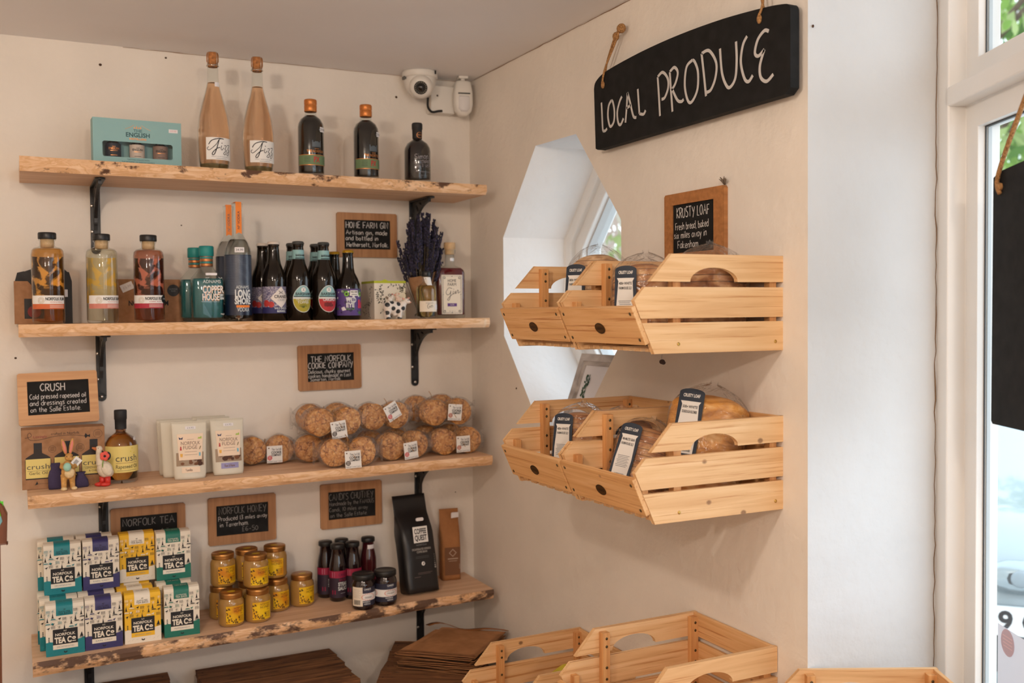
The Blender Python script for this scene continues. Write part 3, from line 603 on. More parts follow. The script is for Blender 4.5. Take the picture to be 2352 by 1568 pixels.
chalkboard(.187, .132, (.022, .022, .025, .023), (-.805, -.0005, .907), 'plywood-framed chalkboard about honey, right above the honey jars', [
    ('NORFOLK HONEY', .008, .059, .0190, .130, .0014, CHALKD), ('Produced 13 miles away', .006, .041, .0120, .134, .0011), ('in Taverham.', .010, .024, .0125, .078, .0011), ('£6-50', .070, .007, .0135, .044, .0012, CHALKD)])
chalkboard(.186, .131, (.023, .020, .026, .024), (-.488, -.0005, .919), 'plywood-framed chalkboard about chutney, above the steak sauce bottles', [
    ('CANDI\'S CHUTNEY', .003, .056, .0190, .134, .0012, CHALKD), ('Handmade by the FAMOUS', .004, .040, .0115, .134, .0010), ('Candi, 10 miles away', .003, .023, .0115, .116, .0010), ('on the Salle Estate.', .006, .006, .0115, .112, .0010)], chalk=CHALKD)
t = chalkboard(.186, .133, (.022, .021, .025, .022), (-1.267, -.060, 1.2715), 'pale-framed chalkboard propped on top of the kraft oil gift box', [
    ('CRUSH', .030, .061, .0185, .056, .0022), ('Cold pressed rapeseed oil', .005, .041, .0125, .130, .0013), ('and dressings created', .005, .0245, .0125, .130, .0013), ('on the Salle Estate.', .006, .008, .0125, .116, .0013)], frame=PLYL, rot=(radians(-14), radians(-1), 0))
chalkboard(.203, .150, (.028, .034, .024, .024), (-.0005, -1.0465, 1.645), 'brown-framed chalkboard on the right wall behind the upper bread crates', [
    ('KRUSTY LOAF', .013, .074, .0205, .110, .0020), ('Fresh bread, baked', .008, .049, .0145, .112, .0015), ('six miles away in', .004, .031, .0145, .110, .0015), ('Fakenham', .016, .010, .0150, .070, .0015)], frame=ramp_mat('brown_board_frame', [(.3, lin(150, 98, 54)), (.7, lin(180, 122, 70))], (60, 3, 60), 1.4, 5, .5, .5, .05), rotz=-pi / 2)
m = MB(); rnd = random.Random(4)
for k in range(9): a = rnd.uniform(.2, 2.6); m.tube([(-.004, -1.2445, 1.797), (-.008, -1.2445 - .006 * cos(a), 1.797 + .010 * sin(a)), (-.010, -1.2445 - .014 * cos(a), 1.799 + .014 * sin(a))], [.0022, .0016, .0004], mat('grey_fluff', lin(112, 98, 84), .9), 5)
tag(m.build('frayed_twine'), 'grey frayed twine end at the top corner of the bread chalkboard', 'twine')
# ------------------------------------------------------------------ the big LOCAL PRODUCE sign
t = thing('hanging_sign', 'large black arched chalk sign high on the right wall, hung on twine', 'sign', (-.012, -.795, 1.927))
fn = lambda u, v, w: (-w, -u, v)
top = crom([(.0, .145), (.010, .162), (.06, .176), (.2, .186), (.34, .188), (.48, .183), (.60, .172), (.652, .164), (.664, .159), (.668, .152)], 4)
m = MB(); m.prism([(.006, .004), (.016, 0), (.655, .004), (.668, .014)] + list(reversed(top)), 0, .020, fn, SLATE); m.build('board', t, bevel=.004)
LP = [  # letter strokes measured on the sign, in metres on its face
 ('~', [(.034, .107), (.036, .085), (.038, .055), (.040, .040)]), ('~', [(.040, .040), (.050, .039), (.058, .043)]),
 ('~', [(.078, .104), (.066, .094), (.062, .072), (.068, .050), (.076, .045), (.088, .055), (.090, .078), (.084, .098), (.078, .104)]),
 ('~', [(.122, .104), (.112, .094), (.102, .072), (.106, .048), (.116, .042), (.128, .054)]),
 ('~', [(.136, .043), (.141, .075), (.145, .108)]), ('~', [(.145, .108), (.155, .085), (.168, .052), (.180, .047)]), ('', [(.140, .074), (.158, .078)]),
 ('~', [(.186, .108), (.189, .080), (.192, .053)]), ('~', [(.192, .053), (.208, .049), (.216, .056)]),
 ('~', [(.262, .118), (.266, .080), (.270, .034)]), ('~', [(.262, .118), (.280, .124), (.298, .108), (.300, .088), (.288, .070), (.276, .068)]),
 ('~', [(.306, .119), (.310, .080), (.315, .035)]), ('~', [(.306, .119), (.322, .125), (.334, .112), (.326, .092), (.312, .080)]), ('~', [(.314, .082), (.332, .056), (.346, .050), (.354, .053)]),
 ('~', [(.384, .126), (.364, .116), (.358, .080), (.368, .048), (.382, .043), (.400, .064), (.402, .098), (.392, .120), (.384, .126)]),
 ('~', [(.414, .132), (.421, .090), (.428, .045)]), ('~', [(.414, .132), (.438, .132), (.460, .104), (.458, .076), (.444, .055), (.430, .052)]),
 ('~', [(.472, .128), (.478, .080), (.492, .052), (.504, .048), (.518, .062), (.522, .095), (.520, .130)]),
 ('~', [(.552, .132), (.540, .118), (.534, .088), (.544, .056), (.556, .047), (.568, .056)]),
 ('~', [(.612, .126), (.600, .130), (.582, .118), (.574, .096), (.584, .088), (.600, .096)]), ('~', [(.600, .096), (.588, .070), (.590, .048), (.606, .037), (.624, .046)])]
m = MB(); WC = mat('white_paint_pen', (.56, .54, .52, 1), .8)
for sm, p in LP:
    q = crom(p, 6) if sm else p; m.stroke(q, .0064, .0206, fn, WC)
m.build('painted_lettering', t)
for u, kx, kz in ((.043, .094, .262), (.588, .588, .33)):
    m = MB(); v0 = .150 if u < .3 else .158
    for s_ in (-1, 1): m.tube(crom([fn(u, v0, .012 + s_ * .012), fn(u + s_ * .009, v0 + .035, .014 + s_ * .006), fn(kx - .012 + s_ * .006, kz - .02, .012), fn(kx, kz, .010)], 5), .0025, TWINE, 7)
    m.ell(fn(u, v0 - .004, .022), (.004, .006, .009), TWINE, n=10); m.build('twine', t)
    m = MB(); m.ell(fn(kx + .004, kz + .002, .006), (.010, .013, .011), TWINE, n=12); m.ell(fn(kx - .014, kz - .012, .009), (.008, .008, .010), TWINE, n=12); m.build('knot', t)
# ------------------------------------------------------------------ camera, junction box, motion sensor
t = thing('security_camera', 'white dome security camera on the ceiling by the corner', 'security camera', (-.186, -.062, H))
m = MB(); m.lathe([(0, -.0005), (.050, -.0005), (.052, -.004), (.052, -.018), (.049, -.020), (0, -.020)], WHITEP, 36); m.bx((.030, -.045, -.012), (.034, -.041, -.002), INK); m.build('mounting_ring', t)
m = MB(); m.lathe([(.047, -.018), (.047, -.030), (.043, -.048), (.034, -.064), (.020, -.074), (0, -.077)], WHITEP, 32); m.build('dome', t)
CX = Matrix.Translation((-.006, -.025, -.047)) @ Euler((radians(112), 0, radians(-24))).to_matrix().to_4x4()
m = MB(); m.lathe([(.033, -.010), (.034, .010), (.031, .020), (.026, .026), (.0195, .027)], WHITEP, 32, True, CX); m.build('eyeball', t)
m = MB(); m.lathe([(.0195, .0265), (.0195, .024), (0, .024)], BLACK, 28, False, CX); m.lathe([(.010, .0242), (.009, .028), (0, .029)], mat('lens_black', (.003, .003, .004, 1), .05, coat=1), 24, True, CX)
for k in range(18): a = 2 * pi * k / 18; m.ell((.0155 * cos(a), .0155 * sin(a), .0243), (.0011, .0011, .0006), mat('led_bead', (.6, .58, .45, 1), .3), CX, 6)
m.build('lens', t)
m = MB(); m.bx((-.052, -.010, -.026), (-.026, .010, -.018), mat('grey_clip', (.12, .12, .11, 1), .5)); m.build('cable_clip', t)
t = thing('junction_box', 'square white junction box between the dome camera and the motion sensor', 'junction box', (-.100, 0, 2.187))
m = MB(); m.bx((-.042, -.040, -.041), (.034, -.0005, .041), WHITEP); m.build('box', t, bevel=.003)
m = MB(); m.ell((-.022, -.0405, .010), (.003, .001, .003), NAIL, n=8); m.build('screw', t)
m = MB(); m.tube(crom([(-.158, -.055, 2.185), (-.155, -.046, 2.160), (-.140, -.040, 2.147), (-.120, -.043, 2.150), (-.108, -.041, 2.152)], 6), .0036, BLACK, 8); tag(m.build('camera_cable'), 'short black cable looping from the dome camera into the white box', 'cable')
t = thing('motion_sensor', 'white motion sensor with a curved lens hanging in the ceiling corner', 'motion sensor', (-.048, -.062, H), radians(-12))
m = MB(); m.bx((-.014, -.014, -.008), (.014, .014, -.0005), WHITEP); m.tube([(0, 0, -.006), (0, -.002, -.020)], .007, WHITEP); m.build('ceiling_mount', t, bevel=.001)
m = MB(); rings = []
for z, hx, y0, y1 in ((-.014, .018, -.010, .016), (-.018, .024, -.016, .018), (-.050, .029, -.020, .018), (-.085, .0295, -.021, .018), (-.106, .025, -.019, .017), (-.118, .014, -.012, .015), (-.120, .006, -.006, .012)):
    rings.append(sring(0, (y0 + y1) / 2, z, hx, (y1 - y0) / 2, 3.2, 28))
m.loft(rings, WHITEP); m.bx((-.018, -.0225, -.056), (.018, -.018, -.0525), mat('dark_slot', (.06, .06, .055, 1), .6)); m.build('housing', t)
m = MB(); rings = [sring(0, -.004, z, hx, .0195, 2.6, 28) for z, hx in ((-.062, .020), (-.066, .0235), (-.085, .0242), (-.100, .021), (-.108, .012))]; m.loft(rings, mat('frosted_lens', (.68, .66, .66, 1), .45)); m.build('sensor_lens', t)
# ------------------------------------------------------------------ pine crates
def make_crate(label, group='pine crates', w=.255):
    t = thing('pine_crate', label, 'crate', (0, 0, 0), group=group)
    side = [[(0, .0), (-.286, 0), (-.3100, .053), (0, .053)], [(0, .062), (-.3130, .062), (-.327, .092), (-.3046, .1145), (0, .1145)]]
    arch = [(-.1575 + .0525 * cos(a), .125 + .025 * sin(a)) for a in [pi * (k / 14) for k in range(15)]]
    side.append([(0, .125)] + arch + [(-.294, .125), (-.249, .173), (0, .173)])
    for sy in (-1, 1):
        y0 = sy * (w / 2 - .0085); y1 = sy * w / 2
        for q, out in enumerate(side):
            m = MB(); m.prism(out, min(y0, y1), max(y0, y1), lambda u, v, w_: (u, w_, v), PINE)
            zc = (.026, .088, .150)[q]
            if q != 1:
                for x in ((-.235, -.018) if q == 0 else ()): m.ell((x, y1 + sy * .0003, .016), (.0036, .0012, .0036), BRASS, n=8)
            m.build('side_slat', t, bevel=.0012, seg=1)
        for x in (-.232, -.016):
            m = MB(); ty = sy * (w / 2 - .0165); m.box((x, ty, .088), (.016, .0155, .158), PINEZ)
            for z in (.03, .075, .098, .14, .156): m.ell((x, ty - sy * .0083, z), (.0032, .001, .0032), mat('dark_screw', lin(96, 82, 60), .4, .8), n=8)
            m.build('corner_post', t, bevel=.0015, seg=1)
        m = MB(); m.box((-.300, sy * (w / 2 - .0165), .068), (.013, .0155, .05), PINEZ, X=None); m.build('front_block', t, bevel=.001, seg=1)
    th = math.atan2(.041, .092)
    FX = Matrix.Translation((-.287, 0, .006)) @ Matrix.Rotation(-th, 4, 'Y')
    m = MB(); m.box((-.0065, 0, .0505), (.009, w - .002, .071), PINEY, FX)
    for y in (-w / 2 + .012, w / 2 - .012):
        for z in (.025, .074): m.ell((-.0113, y, z), (.001, .0036, .0036), mat('dark_screw', lin(96, 82, 60), .4, .8), FX, 8)
    m.build('front_panel', t, bevel=.0012, seg=1)
    m = MB(); BD = mat('bronze_badge', lin(96, 66, 34), .5, .7); g = lambda u, v, o: FX @ Vector((-.0112 - o, -u, v))
    m.prism([(.016 * cos(2 * pi * k / 24), .046 + .0105 * sin(2 * pi * k / 24)) for k in range(24)], 0, .0012, g, BD); m.ring(0, .046, .016, .0016, .0014, g, mat('badge_dark', lin(44, 30, 18), .5, .5), ry=.0105)
    m.text('HABAU', 0, .0435, .0055, .0014, g, mat('badge_dark', lin(44, 30, 18), .5, .5), w=.022, bold=.02); m.build('badge', t)
    for z0, z1 in ((.000, .053), (.062, .1145), (.125, .173)):
        m = MB(); m.bx((-.0085, -w / 2 + .0087, z0), (-.0005, w / 2 - .0087, z1), PINEY); m.build('back_slat', t, bevel=.001, seg=1)
    for k in range(7):
        y = -w / 2 + .022 + k * (w - .044) / 6; m = MB(); m.bx((-.283, y - .0115, .0028), (-.009, y + .0115, .0095), PINE); m.build('bottom_slat', t, bevel=.0008, seg=1)
    return t
cr = make_crate('pine crate of sliced bread, farther one of the upper wall pair'); cr.location = (0, -1.0195, 1.4735)
CRATES = [((0, -1.2800, 1.4735), 0, 0, 'pine crate of bread nearer the window, upper pair, under the bread chalkboard'),
          ((0, -1.0195, 1.1785), 0, 0, 'pine crate of bread under the octagonal window, farther one of the lower wall pair'),
          ((0, -1.2800, 1.1785), 0, 0, 'pine crate with the tall round bloomer loaf, nearer one of the lower wall pair'),
          ((-.0015, -.7850, .5722), 0, 0, 'pine crate on the table beside the stack of paper bags, banana beyond its corner'),
          ((-.0015, -1.2655, .7432), 0, 0, 'empty pine crate on the table directly below the wall crates'),
          ((.150, -1.69, .7270), 0, -26.5, 'pine crate at the foot of the white reveal by the shop window')]
for loc, tilt, rz, lb in CRATES: dup(cr, loc, rot=(0, 0, radians(rz)), label=lb)
# low tables carrying the floor crates
for (x0, y0, x1, y1, z), lb in (((-.36, -1.47, -.003, -1.12, .742), 'pale wooden display table below the wall crates'), ((-.36, -.93, -.003, -.64, .571), 'low wooden stand under the farther floor crate'), ((-.24, -1.90, .05, -1.50, .7258), 'wooden stand at the shop window')):
    t = thing('display_table', lb, 'table', ((x0 + x1) / 2, (y0 + y1) / 2, 0)); w, d = (x1 - x0) / 2, (y1 - y0) / 2
    m = MB(); m.bx((-w, -d, z - .025), (w, d, z), OAK); m.build('tabletop', t, bevel=.002)
    for sx in (-1, 1):
        for sy in (-1, 1): m = MB(); m.bx((sx * w - sx * .03, sy * d - sy * .03, 0), (sx * w, sy * d, z - .025), OAK); m.build('leg', t)
# ------------------------------------------------------------------ bagged loaves
CRUST = ramp_mat('bread_crust', [(.28, lin(104, 62, 34)), (.5, lin(164, 108, 62)), (.72, lin(214, 168, 116))], (1, 1, 1.6), 30, 6, .6, .75, .5, .003, slices=.0125)
CRUSTP = ramp_mat('pale_bread_crust', [(.28, lin(150, 108, 70)), (.5, lin(196, 154, 110)), (.72, lin(230, 198, 158))], (1, 1, 1.6), 34, 6, .6, .75, .5, .003, slices=.0125)
CRUSTG = ramp_mat('golden_bloomer_crust', [(.25, lin(150, 92, 36)), (.5, lin(206, 146, 74)), (.78, lin(236, 198, 140))], (1, 1, 3), 20, 6, .9, .65, .4, .003)
BAG = film('bread_bag_film', .02, .04, bscale=34, strength=1.0); NAVY = mat('navy_card', lin(28, 38, 52), .6); LBL = mat('loaf_label_white', (.78, .75, .70, 1), .7)
def loaf(label, loc, rotz, tilt, crust, hz=.165, hx=.050, hy=.054, slices=True, lines=('400g WHITE', 'FARMHOUSE SLD'), lab=(0, .0), lh=.118, lw=.042, seed=0, tilty=0, lrot=0):
    t = thing('bagged_loaf', label, 'bread', loc, group='bagged loaves in the wall crates', rot=(radians(tilty), radians(tilt), rotz))
    m = MB(); rings = []; n = 30; k = 120 if slices else 40
    for i in range(k + 1):
        f = i / k; z = f * hz; e = min(1, sqrt(max(0, 1 - ((abs(f - .5) * 2 - .72) / .28) ** 2)) if abs(f - .5) * 2 > .72 else 1) if not slices else (sqrt(max(.02, 1 - ((f - .74) / .27) ** 2)) if f > .74 else min(1, .88 + f * 1.6))
        g = (1 - .045 * (1 if (i % 9) in (0,) else 0) - .012 * noise.noise((i // 9, seed, 0))) if slices else 1
        e = max(e, .05); r = []
        for j in range(n):
            a = 2 * pi * j / n; c, s_ = cos(a), sin(a); p = 3.2
            x = math.copysign(abs(c) ** (2 / p), c) * hx; y = math.copysign(abs(s_) ** (2 / p), s_) * hy
            if c > 0: x *= 1.0 + .20 * (1 - abs(s_)); 
            w = e * g * (1 + .05 * noise.noise((x * 22 + seed, y * 22, z * 14)))
            r.append((x * w, y * w, z))
        rings.append(r)
    m.loft(rings, crust); m.build('loaf', t)
    m = MB(); rings = []
    for i in range(37):
        f = i / 36; z = -.002 + f * (hz + .030); s_ = 1.05 if f < .66 else max(.08, 1.05 * sqrt(max(0, 1 - ((f - .66) / .30) ** 2))); s_ = min(s_, .55 + f * 8)
        r = []
        for j in range(36):
            a = 2 * pi * j / 36; c, q = cos(a), sin(a); p = 3.2
            x = math.copysign(abs(c) ** (2 / p), c) * hx; y = math.copysign(abs(q) ** (2 / p), q) * hy
            if c > 0: x *= 1.2
            w = s_ * (1 + (.02 + .22 * max(0, f - .6)) * (noise.noise((cos(a) * 2 + seed, sin(a) * 2, f * 6)) - .6 * abs(noise.noise((cos(a) * 4 + seed, sin(a) * 4, f * 9)))))
            r.append((x * w, y * w * (1 + max(0, f - .92) * 4), z + .012 * max(0, f - .6) * noise.noise((cos(a) * 3, sin(a) * 3, seed))))
        rings.append(r)
    m.loft(rings, BAG, caps=False); m.build('bag', t)
    if lh:
        m = MB(); u0, v0 = lab; cr_, sr_ = cos(radians(lrot)), sin(radians(lrot))
        g = lambda u, v, o: (-hx * 1.085 - .0008 - o + .10 * (u * u / .05), u0 - (u * cr_ - v * sr_), v0 + hz * .54 + (u * sr_ + v * cr_))
        c = [(-lw / 2, -lh / 2), (lw / 2, -lh / 2), (lw / 2, lh / 2 - .006)] + [(lw / 2 * cos(a), lh / 2 - .006 + .008 * sin(a)) for a in [pi * k / 10 for k in range(1, 10)]] + [(-lw / 2, lh / 2 - .006)]
        m.face2(c, 0, g, NAVY)
        m.face2([(-lw * .36, -lh * .47), (lw * .36, -lh * .47), (lw * .40, -lh * .1), (lw * .33, lh * .27), (lw * .40, lh * .32), (-lw * .40, lh * .32), (-lw * .33, lh * .27), (-lw * .40, -lh * .1)], .0003, g, LBL)
        m.text('CRUSTY LOAF', 0, lh * .385, lh * .048, .0004, g, LBL, w=lw * .66, bold=.03)
        for q, s_ in enumerate(lines): m.text(s_, 0, lh * (.215 - .075 * q), lh * .042, .0006, g, INK, w=lw * .6, bold=.02)
        for q in range(8): m.rect(-lw * .30 + (q % 3) * .001, -lh * (.04 + .026 * q), lw * (.28 - .05 * (q % 2)), -lh * (.05 + .026 * q), .0006, g, GREYINK)
        rnd = random.Random(seed); x = -lw * .22
        while x < lw * .24:
            w = rnd.uniform(.0005, .0014); m.rect(x, -lh * .44, x + w, -lh * .34, .0006, g, INK); x += w + rnd.uniform(.0005, .001)
        m.build('label', t)
    return t
RZ = radians(38)
loaf('sliced pale loaf with navy side label standing in the farther upper crate', (-.190, -1.055, 1.486), RZ, 9, CRUSTP, hz=.180, hy=.060, lines=('800g WHITE', 'FARMHOUSE SLD'), lab=(.030, -.006), seed=1)
loaf('pale loaf lying back behind the labelled loaf in the farther upper crate', (-.075, -1.070, 1.486), RZ, 2, CRUSTP, hz=.150, hy=.050, lh=0, seed=2)
loaf('dark seeded loaf at the front left of the nearer upper crate, under the bread chalkboard', (-.205, -1.255, 1.486), RZ, 5, CRUST, hz=.150, hy=.058, lab=(.02, .0), seed=3)
loaf('brown loaf in the nearer upper crate, its film peak in front of the bread chalkboard', (-.098, -1.310, 1.486), RZ * .6, 3, CRUST, hz=.165, hx=.055, hy=.066, lh=0, seed=4)
loaf('sliced white farmhouse loaf with navy label at the front of the farther lower crate', (-.200, -1.000, 1.192), RZ, 12, CRUST, hz=.140, hy=.056, lab=(.022, -.004), seed=5)
loaf('sliced loaf behind the front loaf in the farther lower crate', (-.115, -1.085, 1.192), RZ, 4, CRUST, hz=.130, hy=.046, lab=(.02, -.01), seed=6)
loaf('flat-lying loaf at the back of the farther lower crate below the octagonal window', (-.070, -.965, 1.192), RZ, 2, CRUST, hz=.120, hx=.045, hy=.050, lh=0, seed=7)
loaf('malted grain loaf leaning right at the front of the nearer lower crate', (-.215, -1.225, 1.190), RZ, 24, CRUST, hz=.138, hx=.046, hy=.054, lines=('400g MALTED GRAIN', 'FARMHOUSE SLD'), lab=(.018, -.004), seed=8, tilty=9)
loaf('tall golden bloomer with round top leaning back in the nearer lower crate', (-.118, -1.300, 1.192), RZ * .9, 14, CRUSTG, hz=.198, hx=.052, hy=.072, slices=False, lines=('500g WHITE', 'SOURDOUGH BLOOMER'), lab=(.020, .028), lw=.050, lh=.125, seed=9, tilty=5)
m = MB(); m.tube([(-.150, -1.238, 1.4730), (-.152, -1.238, 1.455)], .0006, mat('cobweb', (.3, .28, .25, 1), .9), 5); m.ell((-.151, -1.238, 1.449), (.006, .005, .005), mat('dust_blob', lin(60, 44, 36), .95), n=10); m.ell((-.148, -1.238, 1.447), (.005, .004, .004), mat('dust_blob', lin(60, 44, 36), .95), n=8)
tag(m.build('dust_clump'), 'small dark clump of dust hanging on a thread under the nearer upper crate', 'dust')
# ------------------------------------------------------------------ bananas, framed picture in the window recess
t = thing('banana', 'yellow-green banana propped inside the farther floor crate', 'banana', (-.185, -.855, .640))
BAN = ramp_mat('banana_skin', [(.3, lin(150, 156, 40)), (.55, lin(212, 186, 60)), (.8, lin(226, 196, 76))], (1, 1, 1), 14, 4, .3, .5, .05)
m = MB(); pts = crom([(-.052, .022, -.050), (-.044, .018, -.010), (-.024, .010, .036), (.008, -.006, .074), (.040, -.020, .098)], 4)
m.tube(pts, [.006, .0115] + [.0165 + .0015 * sin(pi * k / (len(pts) - 5)) for k in range(len(pts) - 4)] + [.012, .006], BAN, 7); m.build('fruit', t)
m = MB(); m.tube([pts[-1], (.058, -.028, .106)], .0045, mat('banana_stem', lin(116, 120, 40), .7), 7); m.build('stem', t)
t = thing('picture_frame', 'distressed grey picture frame with a green leaf sprig leaning inside the octagonal window recess', 'picture frame', (.066, -.548, 1.2465), rot=(0, radians(20), 0))
GW = ramp_mat('limed_grey_wood', [(.25, lin(110, 100, 92)), (.5, lin(176, 168, 162)), (.8, lin(222, 216, 210))], (60, 4, 8), 1.6, 6, 1.0, .7, .2)
fn = lambda u, v, w: (w, -u, v)
sq = lambda k, w, h: [(-w / 2 + k, k), (w / 2 - k, k), (w / 2 - k, h - k), (-w / 2 + k, h - k)]
m = MB(); m.prism(sq(0, .196, .196), 0, .014, fn, GW, holes=[sq(.020, .196, .196)]); m.prism(sq(.019, .196, .196), .004, .012, fn, GW, holes=[sq(.031, .196, .196)]); m.build('frame', t, bevel=.002)
m = MB(); m.rect(-.070, .028, .070, .168, .007, fn, mat('picture_mount', (.78, .76, .78, 1), .7))
g2 = lambda u, v, o: (.0065 - o, -u, v); rnd = random.Random(8); LG = mat('sprig_green', lin(48, 76, 52), .7)
m.stroke([(-.036, .052), (-.034, .09), (-.030, .140)], .002, .001, g2, LG)
for k in range(26):
    u, v = -.035 + rnd.uniform(-.018, .018) * (1 - k / 34), .058 + k * .0030; a = rnd.uniform(.3, 2.8); l = .011
    m.face2([(u, v), (u + l * .5 * cos(a) - .004 * sin(a), v + l * .5 * sin(a) + .004 * cos(a)), (u + l * cos(a), v + l * sin(a)), (u + l * .5 * cos(a) + .004 * sin(a), v + l * .5 * sin(a) - .004 * cos(a))], .0010 + k * .00004, g2, LG)
m.build('print', t)
# ------------------------------------------------------------------ bottles
def liquid(name, col, ior=1.34): return mat(name, col, 0.0, trans=1, ior=ior)
def clear_liquid(name, col): return pane_mat(name, col)
def inner(prof, d, top):
    out = [(0, prof[0][1] + .004 if prof[0][0] > 0 else prof[1][1] + .004)]
    for (r, z), (r2_, z2) in zip(prof, prof[1:]):
        if r - d > .001 and z >= out[0][1] and z < top: out.append((r - d, z))
        if z < top <= z2: f = (top - z) / (z2 - z); out.append((r + (r2_ - r) * f - d, top))
    out.append((0, top)); return out
def sticker(t, R, u, z, w=.022, h=.010, a0=0, txt=None):
    m = MB(); f = cyl(R, a0); m.rect(u - w / 2, z - h / 2, u + w / 2, z + h / 2, .0011, f, STICK, 4)
    if txt: m.text(txt, u, z - h * .22, h * .45, .0014, f, GREYINK, bold=.02)
    return m.build('price_sticker', t)
# --- top shelf: gift box of three miniatures
TEALB = mat('pale_teal_card', lin(140, 182, 184), .6); COP = mat('copper_foil', lin(214, 140, 80), .35, .7)
t = thing('gift_box', 'pale teal windowed gift box with three miniature bottles, left on the top shelf', 'gift box', (-.986, -.152, zs(0, -.986)), radians(2))
fn = flat((0, -.0225, 0)); w, h = .208, .116
wd = [(-.080, .022), (.080, .022), (.083, .026), (.083, .056), (.079, .060), (-.079, .060), (-.083, .056), (-.083, .026)]
m = MB(); m.prism([(-w / 2, 0), (w / 2, 0), (w / 2, h), (-w / 2, h)], -.0012, 0, fn, TEALB, holes=[wd]); m.bx((-w / 2, -.022, 0), (w / 2, .0225, .001), TEALB); m.bx((-w / 2, .0215, 0), (w / 2, .0225, h), TEALB); m.bx((-w / 2, -.022, h - .001), (w / 2, .0225, h), COP)
for s_ in (-1, 1): m.bx((s_ * w / 2 - .0006, -.022, 0), (s_ * w / 2 + .0006, .0225, h), TEALB)
m.build('carton', t)
m = MB(); TI = mat('teal_ink', lin(36, 78, 84), .6); m.text('THE', .0, .0855, .0070, .0005, fn, TI, w=.021); m.text('ENGLISH', .0, .0735, .0105, .0005, fn, TI, w=.056, bold=.02); m.text('DISTILLERS', 0, .0665, .0042, .0005, fn, COP, w=.040, bold=.03)
for k in range(4): m.face2([(-.010 + k * .005, .0945), (-.006 + k * .005, .0945), (-.0075 + k * .005, .0995 + .002 * (k % 2))], .0005, fn, COP)
m.stroke(crom([(-.030, .092), (-.016, .098), (-.009, .1035)]), .0007, .0005, fn, COP); m.stroke(crom([(.030, .092), (.016, .098), (.009, .1035)]), .0007, .0005, fn, COP)
m.text('TASTING COLLECTION', 0, .0150, .0036, .0005, fn, TI, w=.052); m.text('THE PIONEERS OF ENGLISH WHISKY', 0, .0088, .0036, .0005, fn, TI, w=.078)
m.rect(.074, .090, .096, .099, .0006, fn, STICK); m.text('£27-00', .085, .0930, .0036, .0008, fn, mat('pink_ink', (.7, .3, .35, 1), .7)); m.build('front_print', t)
for k, (c, tc_) in enumerate(((lin(28, 30, 44), COP), (lin(206, 188, 176), INK), (lin(140, 112, 100), INK))):
    m = MB(); x = (-.056, 0, .056)[k]; X = Matrix.Translation((x, .0, .006)); m.lathe([(0, 0), (.0175, .001), (.0185, .01), (.0185, .046), (.016, .052), (.008, .058), (.008, .068), (0, .068)], DGLASS, 20, True, X)
    f = cyl(.0187); g = lambda u, v, o: X @ Vector(f(u, v, o)); m.rect(-.024, .013, .024, .050, .0001, g, mat('mini_label_%d' % k, c, .6), 12); m.text('THE', 0, .040, .003, .0005, g, tc_); m.text('ENGLISH', 0, .0345, .0052, .0005, g, tc_, w=.026, bold=.02); m.rect(-.009, .031, .009, .0322, .0005, g, COP, 3); m.rect(-.008, .020, .008, .021, .0005, g, tc_, 3)
    m.build('miniature_bottle', t)
m = MB(); m.rect(-.083, .022, .083, .060, -.0008, fn, PANE); m.build('window_film', t)
